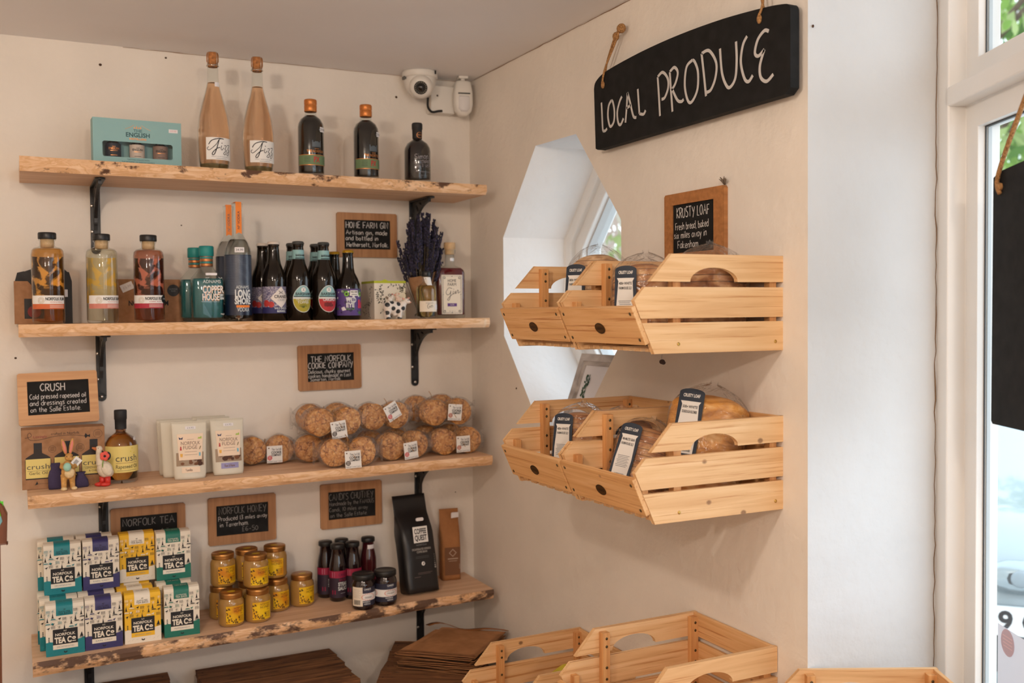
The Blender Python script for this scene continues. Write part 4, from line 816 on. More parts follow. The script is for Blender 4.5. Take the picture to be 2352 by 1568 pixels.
# --- rosé fizz
ROSE = liquid('rose_wine', (.98, .64, .42, 1)); GREENG = mat('green_glass_foot', (.40, .55, .46, 1), .05, trans=1, ior=1.3)
P_F = [(0, .003), (.030, 0), (.0345, .004), (.0375, .02), (.0400, .075), (.0398, .100), (.036, .135), (.028, .170), (.0195, .200), (.0150, .220), (.0138, .235), (.0132, .262), (.0142, .266), (.0142, .270), (.0120, .271)]
def fizz():
    t = thing('fizz_bottle', '', 'bottle', group='bottles of rosé fizz on the top shelf')
    m = MB(); m.lathe(P_F, GLASS, 36); m.build('glass', t)
    m = MB(); m.lathe(inner(P_F, .0016, .222), ROSE, 36); m.build('wine', t)
    m = MB(); m.lathe([(0, .001), (.028, .0005), (.033, .005), (.0358, .012), (.0355, .0135), (0, .0135)], GREENG, 28); m.build('glass_foot', t)
    m = MB(); m.lathe([(.0122, .262), (.0128, .272), (.0150, .276), (.0150, .293), (.0135, .298), (0, .299)], CORK, 20); m.build('cork', t)
    m = MB()
    for k in range(4): a = pi / 2 * k + .5; m.tube([(.0150 * cos(a), .0150 * sin(a), .264), (.0160 * cos(a), .0160 * sin(a), .285), (.0140 * cos(a), .0140 * sin(a), .2985), (.004 * cos(a), .004 * sin(a), .3003)], .0007, STEEL, 5)
    m.tube([(.0150 * cos(a), .0150 * sin(a), .265 + .001 * sin(4 * a)) for a in [2 * pi * k / 24 for k in range(25)]], .0009, STEEL, 5); m.build('wire_cage', t)
    m = MB(); f = cyl(.0404, radians(10)); m.rect(-.037, .022, .037, .078, .0002, f, PAPERW, 20)
    F_ = [[(-.030, .054), (-.034, .050), (-.028, .046), (-.012, .060), (-.004, .073), (.004, .075)], [(-.030, .060), (-.022, .070), (-.004, .0755), (.008, .0745)], [(-.004, .073), (-.010, .052), (-.016, .036), (-.021, .034), (-.020, .040), (-.010, .050), (-.002, .053)],
          [(.002, .058), (.000, .050), (.003, .047), (.008, .053)], [(.009, .058), (.016, .0585), (.011, .049), (.016, .047), (.012, .036), (.007, .038), (.014, .046)], [(.019, .060), (.027, .061), (.021, .050), (.026, .048), (.022, .035), (.017, .037), (.024, .046)]]
    for q, s_ in enumerate(F_): m.stroke(crom(s_, 6), .0021 if q in (1, 2) else .0015, .0006, f, INK)
    m.disc(.003, .064, .0013, .0006, f, INK, 8); m.text('PINOT NOIR ROSÉ BRUT', 0, .0285, .0026, .0006, f, GREYINK, w=.046); m.rect(-.012, .0245, .016, .0255, .0006, f, GREYINK, 6); m.build('label', t)
    return t
a = fizz(); a.location = (-.804, -.196, zs(0, -.804)); a['label'] = 'taller-looking rosé fizz bottle with white tag on its neck, beside the teal gift box'; a.rotation_euler = (0, 0, radians(4))
b = dup(a, (-.692, -.198, zs(0, -.692)), radians(-1), 'second rosé fizz bottle, the one next to the copper-capped dark bottles'); sticker(a, .0165, .006, .216, .012, .011)
# --- dark sherry-cask bottles
P_D = [(0, .003), (.030, 0), (.0335, .003), (.0345, .008), (.0345, .130), (.033, .140), (.027, .152), (.018, .159), (.0152, .163), (.0148, .180)]
GRN = mat('sage_green_label', lin(104, 128, 92), .6); REDI = mat('red_ink', lin(176, 52, 50), .6); BLK = mat('dark_spirit', (.006, .005, .005, 1), .06, coat=.7)
def px():
    t = thing('spirit_bottle', '', 'bottle', group='copper-capped dark spirit bottles')
    m = MB(); m.lathe([(0, .009), (.033, .009), (.0337, .012)] + [(r - .0008, z) for r, z in P_D[4:8]] + [(.0138, .162), (0, .162)], BLK, 36); m.build('spirit', t)
    m = MB(); m.lathe(P_D, GLASS, 36); m.build('glass', t)
    m = MB(); m.lathe([(.0158, .172), (.0165, .173), (.0168, .1885), (.0160, .1895), (.0160, .1905), (.0168, .1915), (.0168, .2025), (.0155, .2045), (0, .2045)], mat('copper_capsule', lin(206, 128, 66), .38, .55, nscale=300, namt=.15), 28); m.build('cap', t)
    m = MB(); f = cyl(.0347); m.rect(-.05, .028, .05, .053, .0003, f, GRN, 28); m.rect(-.05, .0265, .05, .0278, .0004, f, COP, 28); m.rect(-.05, .0532, .05, .0545, .0004, f, COP, 28); f2 = cyl(.0347, radians(8))
    m.text('PX', 0, .0345, .0145, .0008, f2, REDI, w=.017, bold=.03); m.text('THE NORFOLK', -.002, .0600, .0068, .0006, f2, COP, w=.049); m.rect(-.006, .0695, .006, .0705, .0006, f2, COP, 3)
    for s_ in (-1, 1):
        for q in range(4): m.rect(s_ * .026 - .008, .034 + q * .0042, s_ * .026 + .008, .0352 + q * .0042, .0006, f2, mat('dark_green_ink', lin(60, 80, 60), .6), 3)
    BD = mat('slate_blue_print', lin(86, 96, 104), .6); m.rect(-.0125, .0745, .0125, .0875, .0004, f2, BD, 8); m.rect(-.0125, .0875, -.0095, .092, .0004, f2, BD); m.rect(.0095, .0875, .0125, .092, .0004, f2, BD); m.rect(-.005, .0875, .005, .0895, .0004, f2, BD, 3)
    m.build('label', t); sticker(t, .0350, .0235, .122, .017, .013, 0, '£29-00'); return t
a = px(); a.location = (-.550, -.190, zs(0, -.55)); a['label'] = 'dark bottle with copper cap and green band, nearer the rosé fizz bottles'; a.rotation_euler = (0, 0, radians(2))
dup(a, (-.396, -.190, zs(0, -.396)), radians(9), 'dark bottle with copper cap and green band, next to the black liqueur bottle')
t = thing('liqueur_bottle', 'black liqueur bottle with black stopper and white script, right end of the top shelf', 'bottle', (-.246, -.190, zs(0, -.246)))
P_S = [(0, .003), (.032, 0), (.0362, .003), (.0372, .008), (.0372, .088), (.0355, .098), (.029, .110), (.018, .118), (.0128, .123), (.0122, .140)]
m = MB(); m.lathe([(0, .009), (.035, .009), (.0364, .012)] + [(r - .0008, z) for r, z in P_S[4:8]] + [(.0115, .122), (0, .122)], mat('plum_liqueur', (.010, .006, .008, 1), .06, coat=.7), 36); m.build('liqueur', t)
m = MB(); m.lathe(P_S, GLASS, 36); m.build('glass', t)
m = MB(); m.lathe([(.0136, .124), (.0140, .150), (.0152, .151), (.0152, .165), (.013, .168), (0, .168)], BLACKM, 24); f = cyl(.0142, radians(8)); m.disc(0, .133, .0085, .0004, f, mat('dark_seal', lin(34, 32, 30), .5), 20); m.ring(0, .133, .0085, .0008, .0006, f, COP); m.text('taste', 0, .132, .0042, .0007, f, COP, w=.011); m.build('stopper', t)
m = MB(); f = cyl(.0374, radians(9)); SI = mat('silver_print', lin(150, 146, 150), .5)
m.hand('Simon\'s', -.027, .062, .0145, .0014, .0006, f, SI, .052, slope=.08); m.hand('marmalade', -.028, .050, .0125, .0009, .0006, f, SI, .054, slope=.08); m.hand('gin liqueur', -.027, .039, .0125, .0009, .0006, f, SI, .052, slope=.08); m.stroke([(-.012, .036), (.026, .0385)], .0012, .0006, f, SI)
m.text('HAND MADE IN NORFOLK', 0, .0265, .0028, .0006, f, SI, w=.048); m.text('50cl 28% vol', 0, .017, .0022, .0006, f, GREYINK, w=.02); m.build('label', t)
# ------------------------------------------------------------------ second shelf
def cloud_mat(name, a, b):
    return ramp_mat(name, [(.40, a), (.50, a), (.56, b), (.75, b)], (1, 1, 1.2), 26, 5, .6, .6, 0, vary=False)
P_R = [(0, .004), (.031, 0), (.0350, .003), (.0365, .008), (.0365, .166), (.0350, .176), (.030, .182), (.0205, .1845), (.0172, .187), (.0165, .198), (.0195, .2005), (.0195, .203), (.0165, .2035)]
def rum(label, x, y, liq, cloud, band, a0, txt, sub, gap=True, group='rum bottles with black stoppers'):
    t = thing('rum_bottle', label, 'bottle', (x, y, zs(1, x)), 0, group)
    m = MB(); m.lathe(P_R, GLASS, 40); m.build('glass', t)
    m = MB(); m.lathe(inner(P_R, .0009, .180), liq, 40); m.build('rum', t)
    m = MB(); f = cyl(.0352, a0 + pi); m.rect(-.056, .050, .056, .162, 0, f, cloud, 26); m.build('back_label', t)
    m = MB(); m.lathe([(.0200, .2035), (.0205, .205), (.0205, .2165), (.0190, .219), (0, .219)], BLACK, 32); m.build('stopper', t)
    m = MB(); m.lathe([(0, .183), (.0150, .183), (.0150, .2035), (0, .2035)], mat('pale_cork', lin(206, 172, 130), .8, nscale=200), 20); m.build('cork', t)
    m = MB(); f = cyl(.0368, a0); m.rect(-.052, .048, .034, .068, .0002, f, PAPERW, 26); m.rect(-.052, .036, .034, .048, .0002, f, band, 26)
    for r in (.0075, .0055, .0035): m.ring(-.025, .056, r, .0005, .0006, f, mat('gold_ink', lin(176, 150, 104), .5), ry=r * 1.05)
    m.text('NORFOLK RUM', .008, .0565, .0070, .0006, f, INK, w=.046, bold=.03); m.text(sub, .010, .0510, .0026, .0006, f, band, w=.030)
    for q in range(3): m.rect(-.006, .0388 + q * .0028, .030, .0398 + q * .0028, .0006, f, mat('pale_print_lines', (.8, .62, .55, 1), .6), 8)
    m.build('label', t); return t
rum('amber rum bottle with golden cloud picture, in front of the black and kraft carrier', -1.197, -.192, clear_liquid('amber_rum', (.93, .66, .34, 1)), cloud_mat('gold_clouds', lin(60, 40, 20), lin(255, 236, 170)), mat('orange_band', lin(206, 104, 60), .6), radians(12), '', 'SPICED & VANILLA')
rum('clear rum bottle with pale yellow cloud picture', -1.076, -.185, clear_liquid('white_rum', (.97, .95, .86, 1)), cloud_mat('pale_clouds', lin(196, 178, 136), lin(232, 190, 84)), mat('salmon_band', lin(204, 130, 116), .6), radians(22), '', 'WHITE')
t = rum('dark ruby rum bottle with pink cloud picture, in front of the kraft carton', -.967, -.185, clear_liquid('dark_rum', (.80, .50, .40, 1)), cloud_mat('pink_clouds', lin(64, 28, 22), lin(255, 214, 200)), mat('crimson_band', lin(168, 44, 62), .6), radians(2), '', 'DARK RUM')
m = MB(); f = cyl(.0372, radians(58)); m.disc(0, .0585, .010, .0006, f, BLACK, 24); m.text('RUM', 0, .0575, .003, .0009, f, STICK); m.build('round_sticker', t)
# carton four-pack behind
t = thing('carrier_box', 'kraft and black bottle carrier behind the amber rum bottle', 'carrier box', (-1.207, -.070, zs(1, -1.207)), 0)
m = MB(); m.bx((-.064, -.045, 0), (.050, .045, .105), KRAFT); m.build('carton', t, bevel=.001)
m = MB(); fn = flat((0, -.0455, 0)); m.face2([(-.050, .125), (-.010, .140), (.060, .128), (.066, .105), (.066, .0), (.044, .0), (.044, .105), (.004, .060)], .0, fn, BLACKM); m.rect(-.042, .013, .002, .062, .0006, fn, BLACKM); m.disc(-.020, .030, .015, .0010, fn, mat('dull_red_print', lin(120, 44, 44), .7)); m.build('black_print', t)
m = MB(); m.face2([(-.062, .105), (-.056, .128), (-.040, .132), (-.030, .105)], .0, flat((0, .02, 0)), BLACKM); m.prism([(-.010, .103), (.056, .103), (.060, .128), (.050, .138), (-.005, .132)], -.002, .002, flat((0, 0, 0)), BLACKM); m.build('handle', t)
sticker(t, .09, .052, .075, .012, .018)
t = thing('carton', 'flat kraft carton with black round seal and price sticker, leaning behind the ruby rum bottle', 'carton', (-.955, -.050, zs(1, -.955)))
m = MB(); m.bx((-.083, -.030, 0), (.085, .03, .112), KRAFT); m.build('box', t, bevel=.001)
m = MB(); fn = flat((0, -.0304, 0)); m.disc(.060, .083, .0155, .0, fn, BLACKM, 28); m.text('NORFOLK', .060, .085, .0036, .0004, fn, GREYINK, w=.02); m.text('RUM', .060, .0795, .0036, .0004, fn, GREYINK)
m.text('NORFOLK RUM', -.002, .044, .0125, .0004, fn, INK, w=.098, bold=.03)
c, s_ = cos(.42), sin(.42); g = lambda u, v, o: fn(-.054 + u * c - v * s_, .092 + u * s_ + v * c, o); m.rect(-.0155, -.010, .0155, .010, .0006, g, STICK); m.text('£5.99', 0, -.003, .0065, .001, g, mat('price_grey', (.5, .45, .5, 1), .7)); m.build('print', t)
# teal gin (square shouldered oval bottles)
TEAL = mat('teal_gin_glass', (.03, .26, .29, 1), .08, trans=.55, ior=1.35, coat=.5); TEALC = mat('teal_stopper', lin(28, 132, 130), .5)
def teal_gin():
    t = thing('gin_bottle', '', 'bottle', group='teal gin bottles')
    secs = [(.0, .030, .024), (.003, .037, .029), (.010, .0395, .031), (.104, .0405, .032), (.112, .038, .030), (.122, .030, .025), (.132, .0215, .020), (.138, .0165, .0165), (.160, .0155, .0155)]
    m = MB(); m.loft([sring(0, 0, z, a, b, 4.0 if z < .115 else 2.6, 36) for z, a, b in secs], GLASS); m.build('glass', t)
    m = MB(); m.loft([sring(0, 0, z, a - .0018, b - .0018, 4.0, 36) for z, a, b in ((.010, .036, .028), (.014, .0395, .031), (.104, .0405, .032), (.1105, .0385, .030))], TEAL); m.build('gin', t)
    m = MB()
    for k in range(4): m.lathe([(.0162, .144 + k * .006), (.0166, .145 + k * .006), (.0166, .147 + k * .006), (.0162, .148 + k * .006)], (COP, TEALC)[k % 2], 24)
    m.lathe([(.0158, .142), (.0158, .169)], mat('copper_band', lin(150, 100, 76), .45, .4), 24); m.build('neck_band', t)
    m = MB(); m.lathe([(.0172, .168), (.0185, .170), (.0185, .192), (.017, .1945), (0, .1945)], TEALC, 28); m.build('stopper', t)
    return t
a = teal_gin(); a.location = (-.826, -.182, zs(1, -.826)); a['label'] = 'front teal gin bottle with teal stopper and bold white lettering'
b = dup(a, (-.842, -.100, zs(1, -.84)), 0, 'rear teal gin bottle peeping out behind the front one')
fn = flat((.004, -.0328, 0)); LW = mat('pale_lettering', (.72, .75, .76, 1), .5)
m = MB(); m.text('ADNAMS', .003, .0985, .0085, .0004, fn, LW, w=.044); m.text('COPPER', .006, .074, .0185, .0006, fn, LW, w=.052, bold=.02); m.text('HOUSE', 0, .0555, .0165, .0006, fn, LW, w=.042, bold=.02); m.text('DRY', .027, .065, .0060, .0006, fn, LW, w=.010, bold=.03); m.text('GIN', .027, .057, .0060, .0006, fn, LW, w=.010, bold=.03)
m.text('COPPER', .0066, .0733, .0185, .0003, fn, COP, w=.052, bold=.03); m.text('HOUSE', .0006, .0548, .0165, .0003, fn, COP, w=.042, bold=.03); m.text('DISTILLED IN THE HEART OF SOUTHWOLD', -.001, .0505, .0022, .0006, fn, LW, w=.044)
m.stroke(crom([(-.012, .113), (-.008, .111), (-.006, .113), (-.003, .112)]), .0009, .0004, fn, LW); m.stroke(crom([(.02, .114), (.024, .111), (.029, .113)]), .0009, .0004, fn, LW); m.rect(-.012, .1185, .016, .1245, .002, fn, STICK); m.text('70cl', .028, .0175, .004, .0004, fn, LW); m.build('lettering', a)
# vodka
NAVYG = mat('navy_vodka_print', lin(20, 30, 54), .3, coat=.2); ORG = mat('orange_strip', lin(232, 130, 40), .5)
P_V = [(0, .004), (.029, 0), (.0325, .003), (.0338, .010), (.0338, .176), (.032, .190), (.026, .206), (.017, .219), (.0135, .226), (.0125, .255), (.0125, .296), (.0140, .297), (.0140, .306), (0, .307)]
VOD = liquid('vodka', (.96, .97, .98, 1))
def vodka():
    t = thing('vodka_bottle', '', 'bottle', group='tall vodka bottles with orange neck strips')
    m = MB(); m.lathe(P_V, GLASS, 36); m.build('glass', t)
    m = MB(); m.lathe(inner(P_V, .002, .212), VOD, 36); m.build('vodka', t)
    m = MB(); f = cyl(.0340); m.rect(-.075, .016, .075, .172, .0002, f, NAVYG, 40); W_ = mat('pale_line_print', (.20, .25, .33, 1), .4)
    for k in range(44):
        z = .070 + k * .0023; pts = [(-.06 + q * .004, z + .0012 * sin(q * .7 + k * .5) * (1 if 12 < q < 20 else 0)) for q in range(31)]; m.stroke(pts, .0005, .0005, f, W_)
    f2 = cyl(.0342, radians(6)); m.text('ADNAMS', -.001, .0845, .0078, .0008, f2, LW, w=.034); m.text('LONG', 0, .062, .0195, .0008, f2, LW, w=.042, bold=.04); m.text('SHORE', 0, .045, .0155, .0008, f2, LW, w=.044, bold=.04); m.rect(-.018, .036, .018, .042, .0008, f2, ORG, 6); m.text('VODKA', 0, .0255, .0105, .0008, f2, LW, w=.032)
    m.build('wrap_print', t)
    m = MB(); g = lambda u, v, o: (u, -.0138 - o - (.0008 if v < .3 else 0), v); m.rect(-.0075, .232, .0075, .3085, 0, g, ORG); m.face2([(-.0075, .232), (-.0075, .226), (0, .230), (.0075, .226), (.0075, .232)], 0, g, ORG); m.bx((-.0075, -.0138, .3075), (.0075, .0138, .3090), ORG)
    gt = lambda u, v, o: g(-v + .0028, u + .262, o); m.text('Nº VODKA', 0, 0, .0062, .0004, gt, NAVYG, w=.046); m.build('neck_strip', t)
    return t
a = vodka(); a.location = (-.748, -.190, zs(1, -.748)); a['label'] = 'front tall clear vodka bottle with navy ripple print and orange neck strip'; a.rotation_euler = (0, 0, radians(4))
dup(a, (-.755, -.108, zs(1, -.755)), radians(-6), 'rear tall vodka bottle, its orange strip just left of the front one'); sticker(a, .0330, -.004, .184, .024, .013, 0, '34.99')
# beers and ciders
P_B = [(0, .004), (.027, 0), (.0305, .003), (.0310, .106), (.0300, .118), (.0252, .134), (.0190, .150), (.0160, .165), (.0146, .185), (.0137, .196), (.0150, .1975), (.0150, .201), (.0135, .202), (.0128, .207), (0, .207)]
def beer(label, loc, rz, capm, kind, P=P_B, k=1.0):
    t = thing('beer_bottle', label, 'bottle', loc, rz, 'dark beer and cider bottles')
    R = max(r for r, z in P); P = [(r, z * k) for r, z in P]; top = P[-1][1]
    m = MB(); m.lathe(P, DGLASS, 36); m.build('glass', t)
    m = MB(); n = 42; rings = []
    for z, r, fl in ((-.0055, .0158, 1), (-.001, .0152, .6), (.0015, .0140, 0), (.0022, .010, 0), (.0022, .0005, 0)): rings.append([((r + .0008 * fl * (k2 % 2)) * cos(2 * pi * k2 / n), (r + .0008 * fl * (k2 % 2)) * sin(2 * pi * k2 / n), top + z) for k2 in range(n)])
    m.loft(rings, capm, caps=False); m.build('crown_cap', t)
    m = MB(); f = cyl(R + .0003, radians(9))
    if kind == 'cranes':
        m.rect(-.060, .020, .060, .090, 0, f, ramp_mat('berry_print', [(.3, lin(44, 40, 90)), (.5, lin(128, 124, 150)), (.7, lin(200, 196, 206))], (1, 1, 1), 300, 4, 0, .6, 0), 40); m.rect(-.060, .020, .060, .036, .0002, f, mat('berry_navy', lin(40, 40, 92), .6), 40)
        m.disc(-.034, .046, .009, .0003, f, REDI); m.disc(-.020, .043, .008, .0003, f, REDI)
        m.face2([(.006, .090), (.034, .060), (.006, .034), (-.022, .060)], .0008, f, mat('warm_white_label', (.78, .72, .68, 1), .6)); m.stroke([(.006, .087), (.0315, .060), (.006, .037), (-.0195, .060), (.006, .087)], .0005, .0011, f, INK)
        m.text('CRANES', .006, .0600, .0078, .0012, f, INK, w=.036, bold=.02); m.text('CIDER', .007, .0525, .0055, .0012, f, GREYINK, w=.020); m.stroke([(.000, .079), (.006, .072), (.012, .079)], .0014, .0012, f, INK); m.stroke([(.000, .070), (.006, .076), (.012, .070)], .0014, .0012, f, INK); m.text('WILD ENGLISH', .008, .0305, .0050, .0006, f, LW, w=.040, bold=.02); m.text('BERRIES', .008, .0230, .0050, .0006, f, LW, w=.026, bold=.02)
        m.build('label', t)
    elif kind in ('yellow', 'red'):
        c = mat('olive_yellow', lin(168, 156, 42), .55) if kind == 'yellow' else mat('label_red', lin(176, 38, 44), .55); PB = mat('pale_blue_label', lin(140, 184, 188), .55)
        ov = lambda k_, o=0: [(.0285 * k_ * cos(a) * (1 if sin(a) < .2 else 1 - .25 * (sin(a) - .2)), .0575 + .0360 * k_ * sin(a)) for a in [2 * pi * q / 40 for q in range(40)]]
        m.face2(ov(1), .0002, f, mat('label_cream_edge', (.72, .76, .74, 1), .6)); m.face2([p for p in ov(.955) if p[1] <= .0625], .0005, f, c); m.face2([p for p in ov(.955) if p[1] >= .0615], .0005, f, PB)
        m.disc(0, .0815, .0065, .0008, f, PAPERW, 20); m.stroke([(-.002, .078), (0, .083), (.002, .078)], .0012, .001, f, INK); m.stroke([(-.003, .086), (0, .083), (.003, .086)], .0008, .001, f, INK)
        m.text('BARSHAM', 0, .0670, .0072, .0010, f, INK, w=.041, bold=.02); m.rect(-.0255, .0622, .0255, .0648, .0009, f, mat('dark_teal', lin(38, 66, 68), .6), 8)
        if kind == 'yellow':
            m.text('NORFOLK', 0, .0530, .0066, .0010, f, LW, w=.038); m.text('TOPPER', 0, .0450, .0066, .0010, f, LW, w=.032)
            for q in range(7): a = .5 + q * .35; m.stroke([(-.001, .034), (-.001 + .013 * cos(a), .034 + .010 * sin(a))], .0012, .0010, f, mat('hop_green', lin(78, 88, 20), .6))
        else:
            m.text('OAKSHOTT', .006, .0515, .0082, .0010, f, LW, w=.044, bold=.02)
            for q in range(9): m.disc(-.010 + (q % 5) * .005, .040 + (q // 5) * .005 - .001 * (q % 2), .0034, .0009, f, mat('dark_red_hops', lin(110, 26, 30), .6), 10)
        m.build('label', t)
        m = MB(); rr = .0160; zc = .172 * k; m.lathe([(.0176, .152 * k), (.0162, .166 * k), (.0152, .186 * k)], PB, 30); f2 = cyl(.0166, radians(9)); m.text('BARSHAM', 0, zc - .003, .0055, .0006, f2, INK, w=.026, bold=.02); m.rect(-.014, zc - .009, .014, zc - .0065, .0009, f2, mat('dark_teal', lin(38, 66, 68), .6), 8); m.build('neck_label', t)
    else:
        VI = mat('violet_print', lin(84, 62, 128), .6); m.rect(-.062, .012, .062, .084, 0, f, VI, 40); rnd = random.Random(5)
        for q in range(46):
            u, v = rnd.uniform(-.05, .05), rnd.uniform(.016, .080); r = rnd.uniform(.004, .009); a = rnd.uniform(0, 3)
            m.face2([(u + r * cos(a), v + .6 * r * sin(a)), (u - r * .6 * sin(a), v + r * .7 * cos(a)), (u - r * cos(a), v - r * .6 * sin(a)), (u + r * .5 * sin(a), v - r * .8 * cos(a))], .0002 + q * .00001, f, (VI, mat('deep_violet', lin(48, 36, 80), .6), mat('wild_white', (.74, .72, .76, 1), .6), mat('deep_violet', lin(48, 36, 80), .6), mat('leaf_print', lin(70, 110, 60), .6))[q % 5])
        for u in (-.020, .022):
            m.disc(u, .070, .0065, .0008, f, mat('eye_green', lin(120, 180, 60), .5)); m.disc(u, .070, .003, .0010, f, INK, 12)
        m.face2([(-.012, .065), (.014, .065), (.012, .080), (-.010, .080)], .0009, f, PAPERW); m.text('WILD CRAFT', .001, .0735, .0042, .0012, f, INK, w=.020, bold=.03); m.rect(-.007, .0680, .009, .0695, .0012, f, INK, 3)
        m.text('WILD', -.008, .0480, .0125, .0012, f, LW, w=.028, bold=.04); m.text('EYE', -.010, .0345, .0115, .0012, f, LW, w=.022, bold=.04); m.text('PALE ALE', -.010, .0275, .0045, .0012, f, mat('eye_green', lin(120, 180, 60), .5), w=.022)
        for q in range(5): m.disc(.017 + (q % 2) * .009, .036 + (q // 2) * .007, .0052, .0009 + q * .0001, f, mat('raspberry_print', lin(190, 44, 84), .55), 14)
        m.build('label', t)
    return t
CAPW = mat('white_crown', (.66, .60, .54, 1), .45); CAPK = mat('black_crown', (.05, .055, .055, 1), .4); CAPG = mat('gold_crown', lin(190, 150, 40), .35, .6)
z1 = lambda x: zs(1, x)
beer('front cider bottle with white crown and diamond label', (-.655, -.190, z1(-.66)), 0, CAPW, 'cranes')
beer('rear cider bottle with white crown behind the diamond-labelled one', (-.668, -.118, z1(-.66)), radians(-8), CAPW, 'cranes')
beer('front beer bottle with yellow oval label', (-.590, -.192, z1(-.59)), 0, CAPK, 'yellow', k=1.01)
beer('rear beer bottle behind the yellow-labelled one', (-.588, -.118, z1(-.59)), radians(-10), CAPK, 'yellow', k=1.01)
beer('front beer bottle with red oval label', (-.521, -.192, z1(-.52)), 0, CAPK, 'red', k=1.005)
beer('rear beer bottle behind the red-labelled one', (-.522, -.118, z1(-.52)), radians(-10), CAPK, 'red', k=1.005)
P_W = [(0, .004), (.028, 0), (.0325, .003), (.0332, .085), (.0318, .098), (.026, .114), (.0185, .128), (.0160, .142), (.0142, .170), (.0137, .178), (.0150, .180), (.0150, .184), (.0135, .185), (.0128, .188), (0, .188)]
beer('front stubby beer bottle with gold crown and violet graphic label', (-.453, -.192, z1(-.45)), 0, CAPG, 'wild', P_W)
beer('rear stubby beer bottle with gold crown, between the red-labelled and violet-labelled bottles', (-.468, -.112, z1(-.47)), radians(-10), CAPG, 'wild', P_W)
# floral box
t = thing('gift_carton', 'cream leaf-patterned carton with lime top edge behind the cow figurine', 'carton', (-.328, -.110, z1(-.33)), radians(2))
m = MB(); CR = mat('cream_card', (.78, .72, .62, 1), .6); m.bx((-.047, -.062, 0), (.047, .040, .106), CR); m.build('box', t, bevel=.0008)
m = MB(); LIME = mat('lime_card', lin(178, 186, 44), .6); m.bx((-.0475, -.0625, .101), (.0475, .0405, .1075), LIME); m.face2([(-.012, .1075), (.0, .1125), (.010, .1075)], 0, flat((-.01, -.05, 0)), LIME); m.build('lid_edge', t)
m = MB(); fn = flat((0, -.0624, 0)); f3 = flat((-.0474, 0, 0), (0, -1, 0), (0, 0, 1), (-1, 0, 0)); rnd = random.Random(12); DG = mat('sprig_ink', lin(58, 60, 52), .7)
for q in range(44):
    fx = fn if q < 34 else f3; u, v = (-.040 + .08 * ((q * .37) % 1), .010 + .085 * ((q * .618) % 1)) if q < 34 else (rnd.uniform(-.03, .05), rnd.uniform(.01, .09)); a = rnd.uniform(0, 6.3); pts = crom([(u + .014 * k2 * cos(a + .35 * k2), v + .010 * k2 * sin(a + .35 * k2)) for k2 in range(3)], 4); pts = [p for p in pts if abs(p[0]) < .045 and .003 < p[1] < .098]
    if len(pts) < 4: continue
    m.stroke(pts, .0006, .0003, fx, DG)
    for k2, p in enumerate(pts[1::2]):
        b = a + (1.2 if k2 % 2 else -1.0) + .3; l = .0065; e = (p[0] + l * cos(b), p[1] + l * sin(b)); m.face2([p, (p[0] + l * .5 * cos(b + .5), p[1] + l * .5 * sin(b + .5)), e, (p[0] + l * .5 * cos(b - .5), p[1] + l * .5 * sin(b - .5))], .0004, fx, DG)
m.rect(-.014, .045, .014, .074, .0006, fn, CR); m.text('OE', 0, .064, .007, .0008, fn, INK, bold=.02); m.disc(0, .058, .0014, .0008, fn, INK, 8); m.disc(0, .053, .0016, .0008, fn, INK, 8); m.rect(.022, .010, .042, .032, .0006, fn, STICK); m.text('£10.00', .034, .090, .0036, .0006, fn, GREYINK); m.build('print', t)
# cow figurine
t = thing('cow_figurine', 'small white cow figurine with black patches, in front of the leaf-patterned carton', 'figurine', (-.328, -.218, z1(-.33)), 0)
CW = bpy.data.materials.new('cow_hide'); CW.use_nodes = True; nt = CW.node_tree; p = nt.nodes['Principled BSDF']; p.inputs['Roughness'].default_value = .3; tc = nt.nodes.new('ShaderNodeTexCoord'); prev = None
for q, (x, z, r) in enumerate(((-.026, .040, .0065), (-.010, .030, .0062), (.006, .042, .006), (.004, .022, .0062), (-.027, .018, .006), (.019, .030, .006), (-.012, .048, .006), (-.024, .002, .005), (.007, .002, .005), (-.018, .002, .004), (.013, .001, .004))):
    vm = nt.nodes.new('ShaderNodeVectorMath'); vm.operation = 'MULTIPLY'; vm.inputs[1].default_value = (1, .55, 1); nt.links.new(tc.outputs['Object'], vm.inputs[0])
    vd = nt.nodes.new('ShaderNodeVectorMath'); vd.operation = 'DISTANCE'; vd.inputs[1].default_value = (x, -.006, z); nt.links.new(vm.outputs[0], vd.inputs[0])
    lt = nt.nodes.new('ShaderNodeMath'); lt.operation = 'LESS_THAN'; lt.inputs[1].default_value = r; nt.links.new(vd.outputs['Value'], lt.inputs[0])
    if prev is None: prev = lt.outputs[0]
    else: mx = nt.nodes.new('ShaderNodeMath'); mx.operation = 'MAXIMUM'; nt.links.new(prev, mx.inputs[0]); nt.links.new(lt.outputs[0], mx.inputs[1]); prev = mx.outputs[0]
mc = nt.nodes.new('ShaderNodeMixRGB'); mc.inputs[1].default_value = (.76, .70, .64, 1); mc.inputs[2].default_value = (.02, .025, .03, 1); nt.links.new(prev, mc.inputs[0]); nt.links.new(mc.outputs[0], p.inputs['Base Color'])
m = MB(); m.ell((-.004, 0, .032), (.030, .016, .019), CW); m.ell((-.020, 0, .033), (.014, .016, .018), CW); m.ell((.018, 0, .034), (.013, .015, .017), CW)
for x in (-.022, .010):
    for y in (-.008, .008): m.tube([(x, y, .026), (x + (.001 if x > 0 else -.002), y, .012), (x, y, .001)], [.0085, .0062, .0066], CW, 10)
m.tube([(.018, -.002, .036), (.027, -.004, .046)], [.011, .008], CW, 10); m.ell((.031, -.005, .050), (.0085, .008, .0080), CW); m.ell((.037, -.008, .0475), (.0058, .0055, .0048), CW); m.ell((-.002, -.004, .014), (.006, .006, .006), CW)
m.build('body', t, remesh=.0011)
m = MB(); PK = mat('pink_glaze', lin(206, 150, 132), .35)
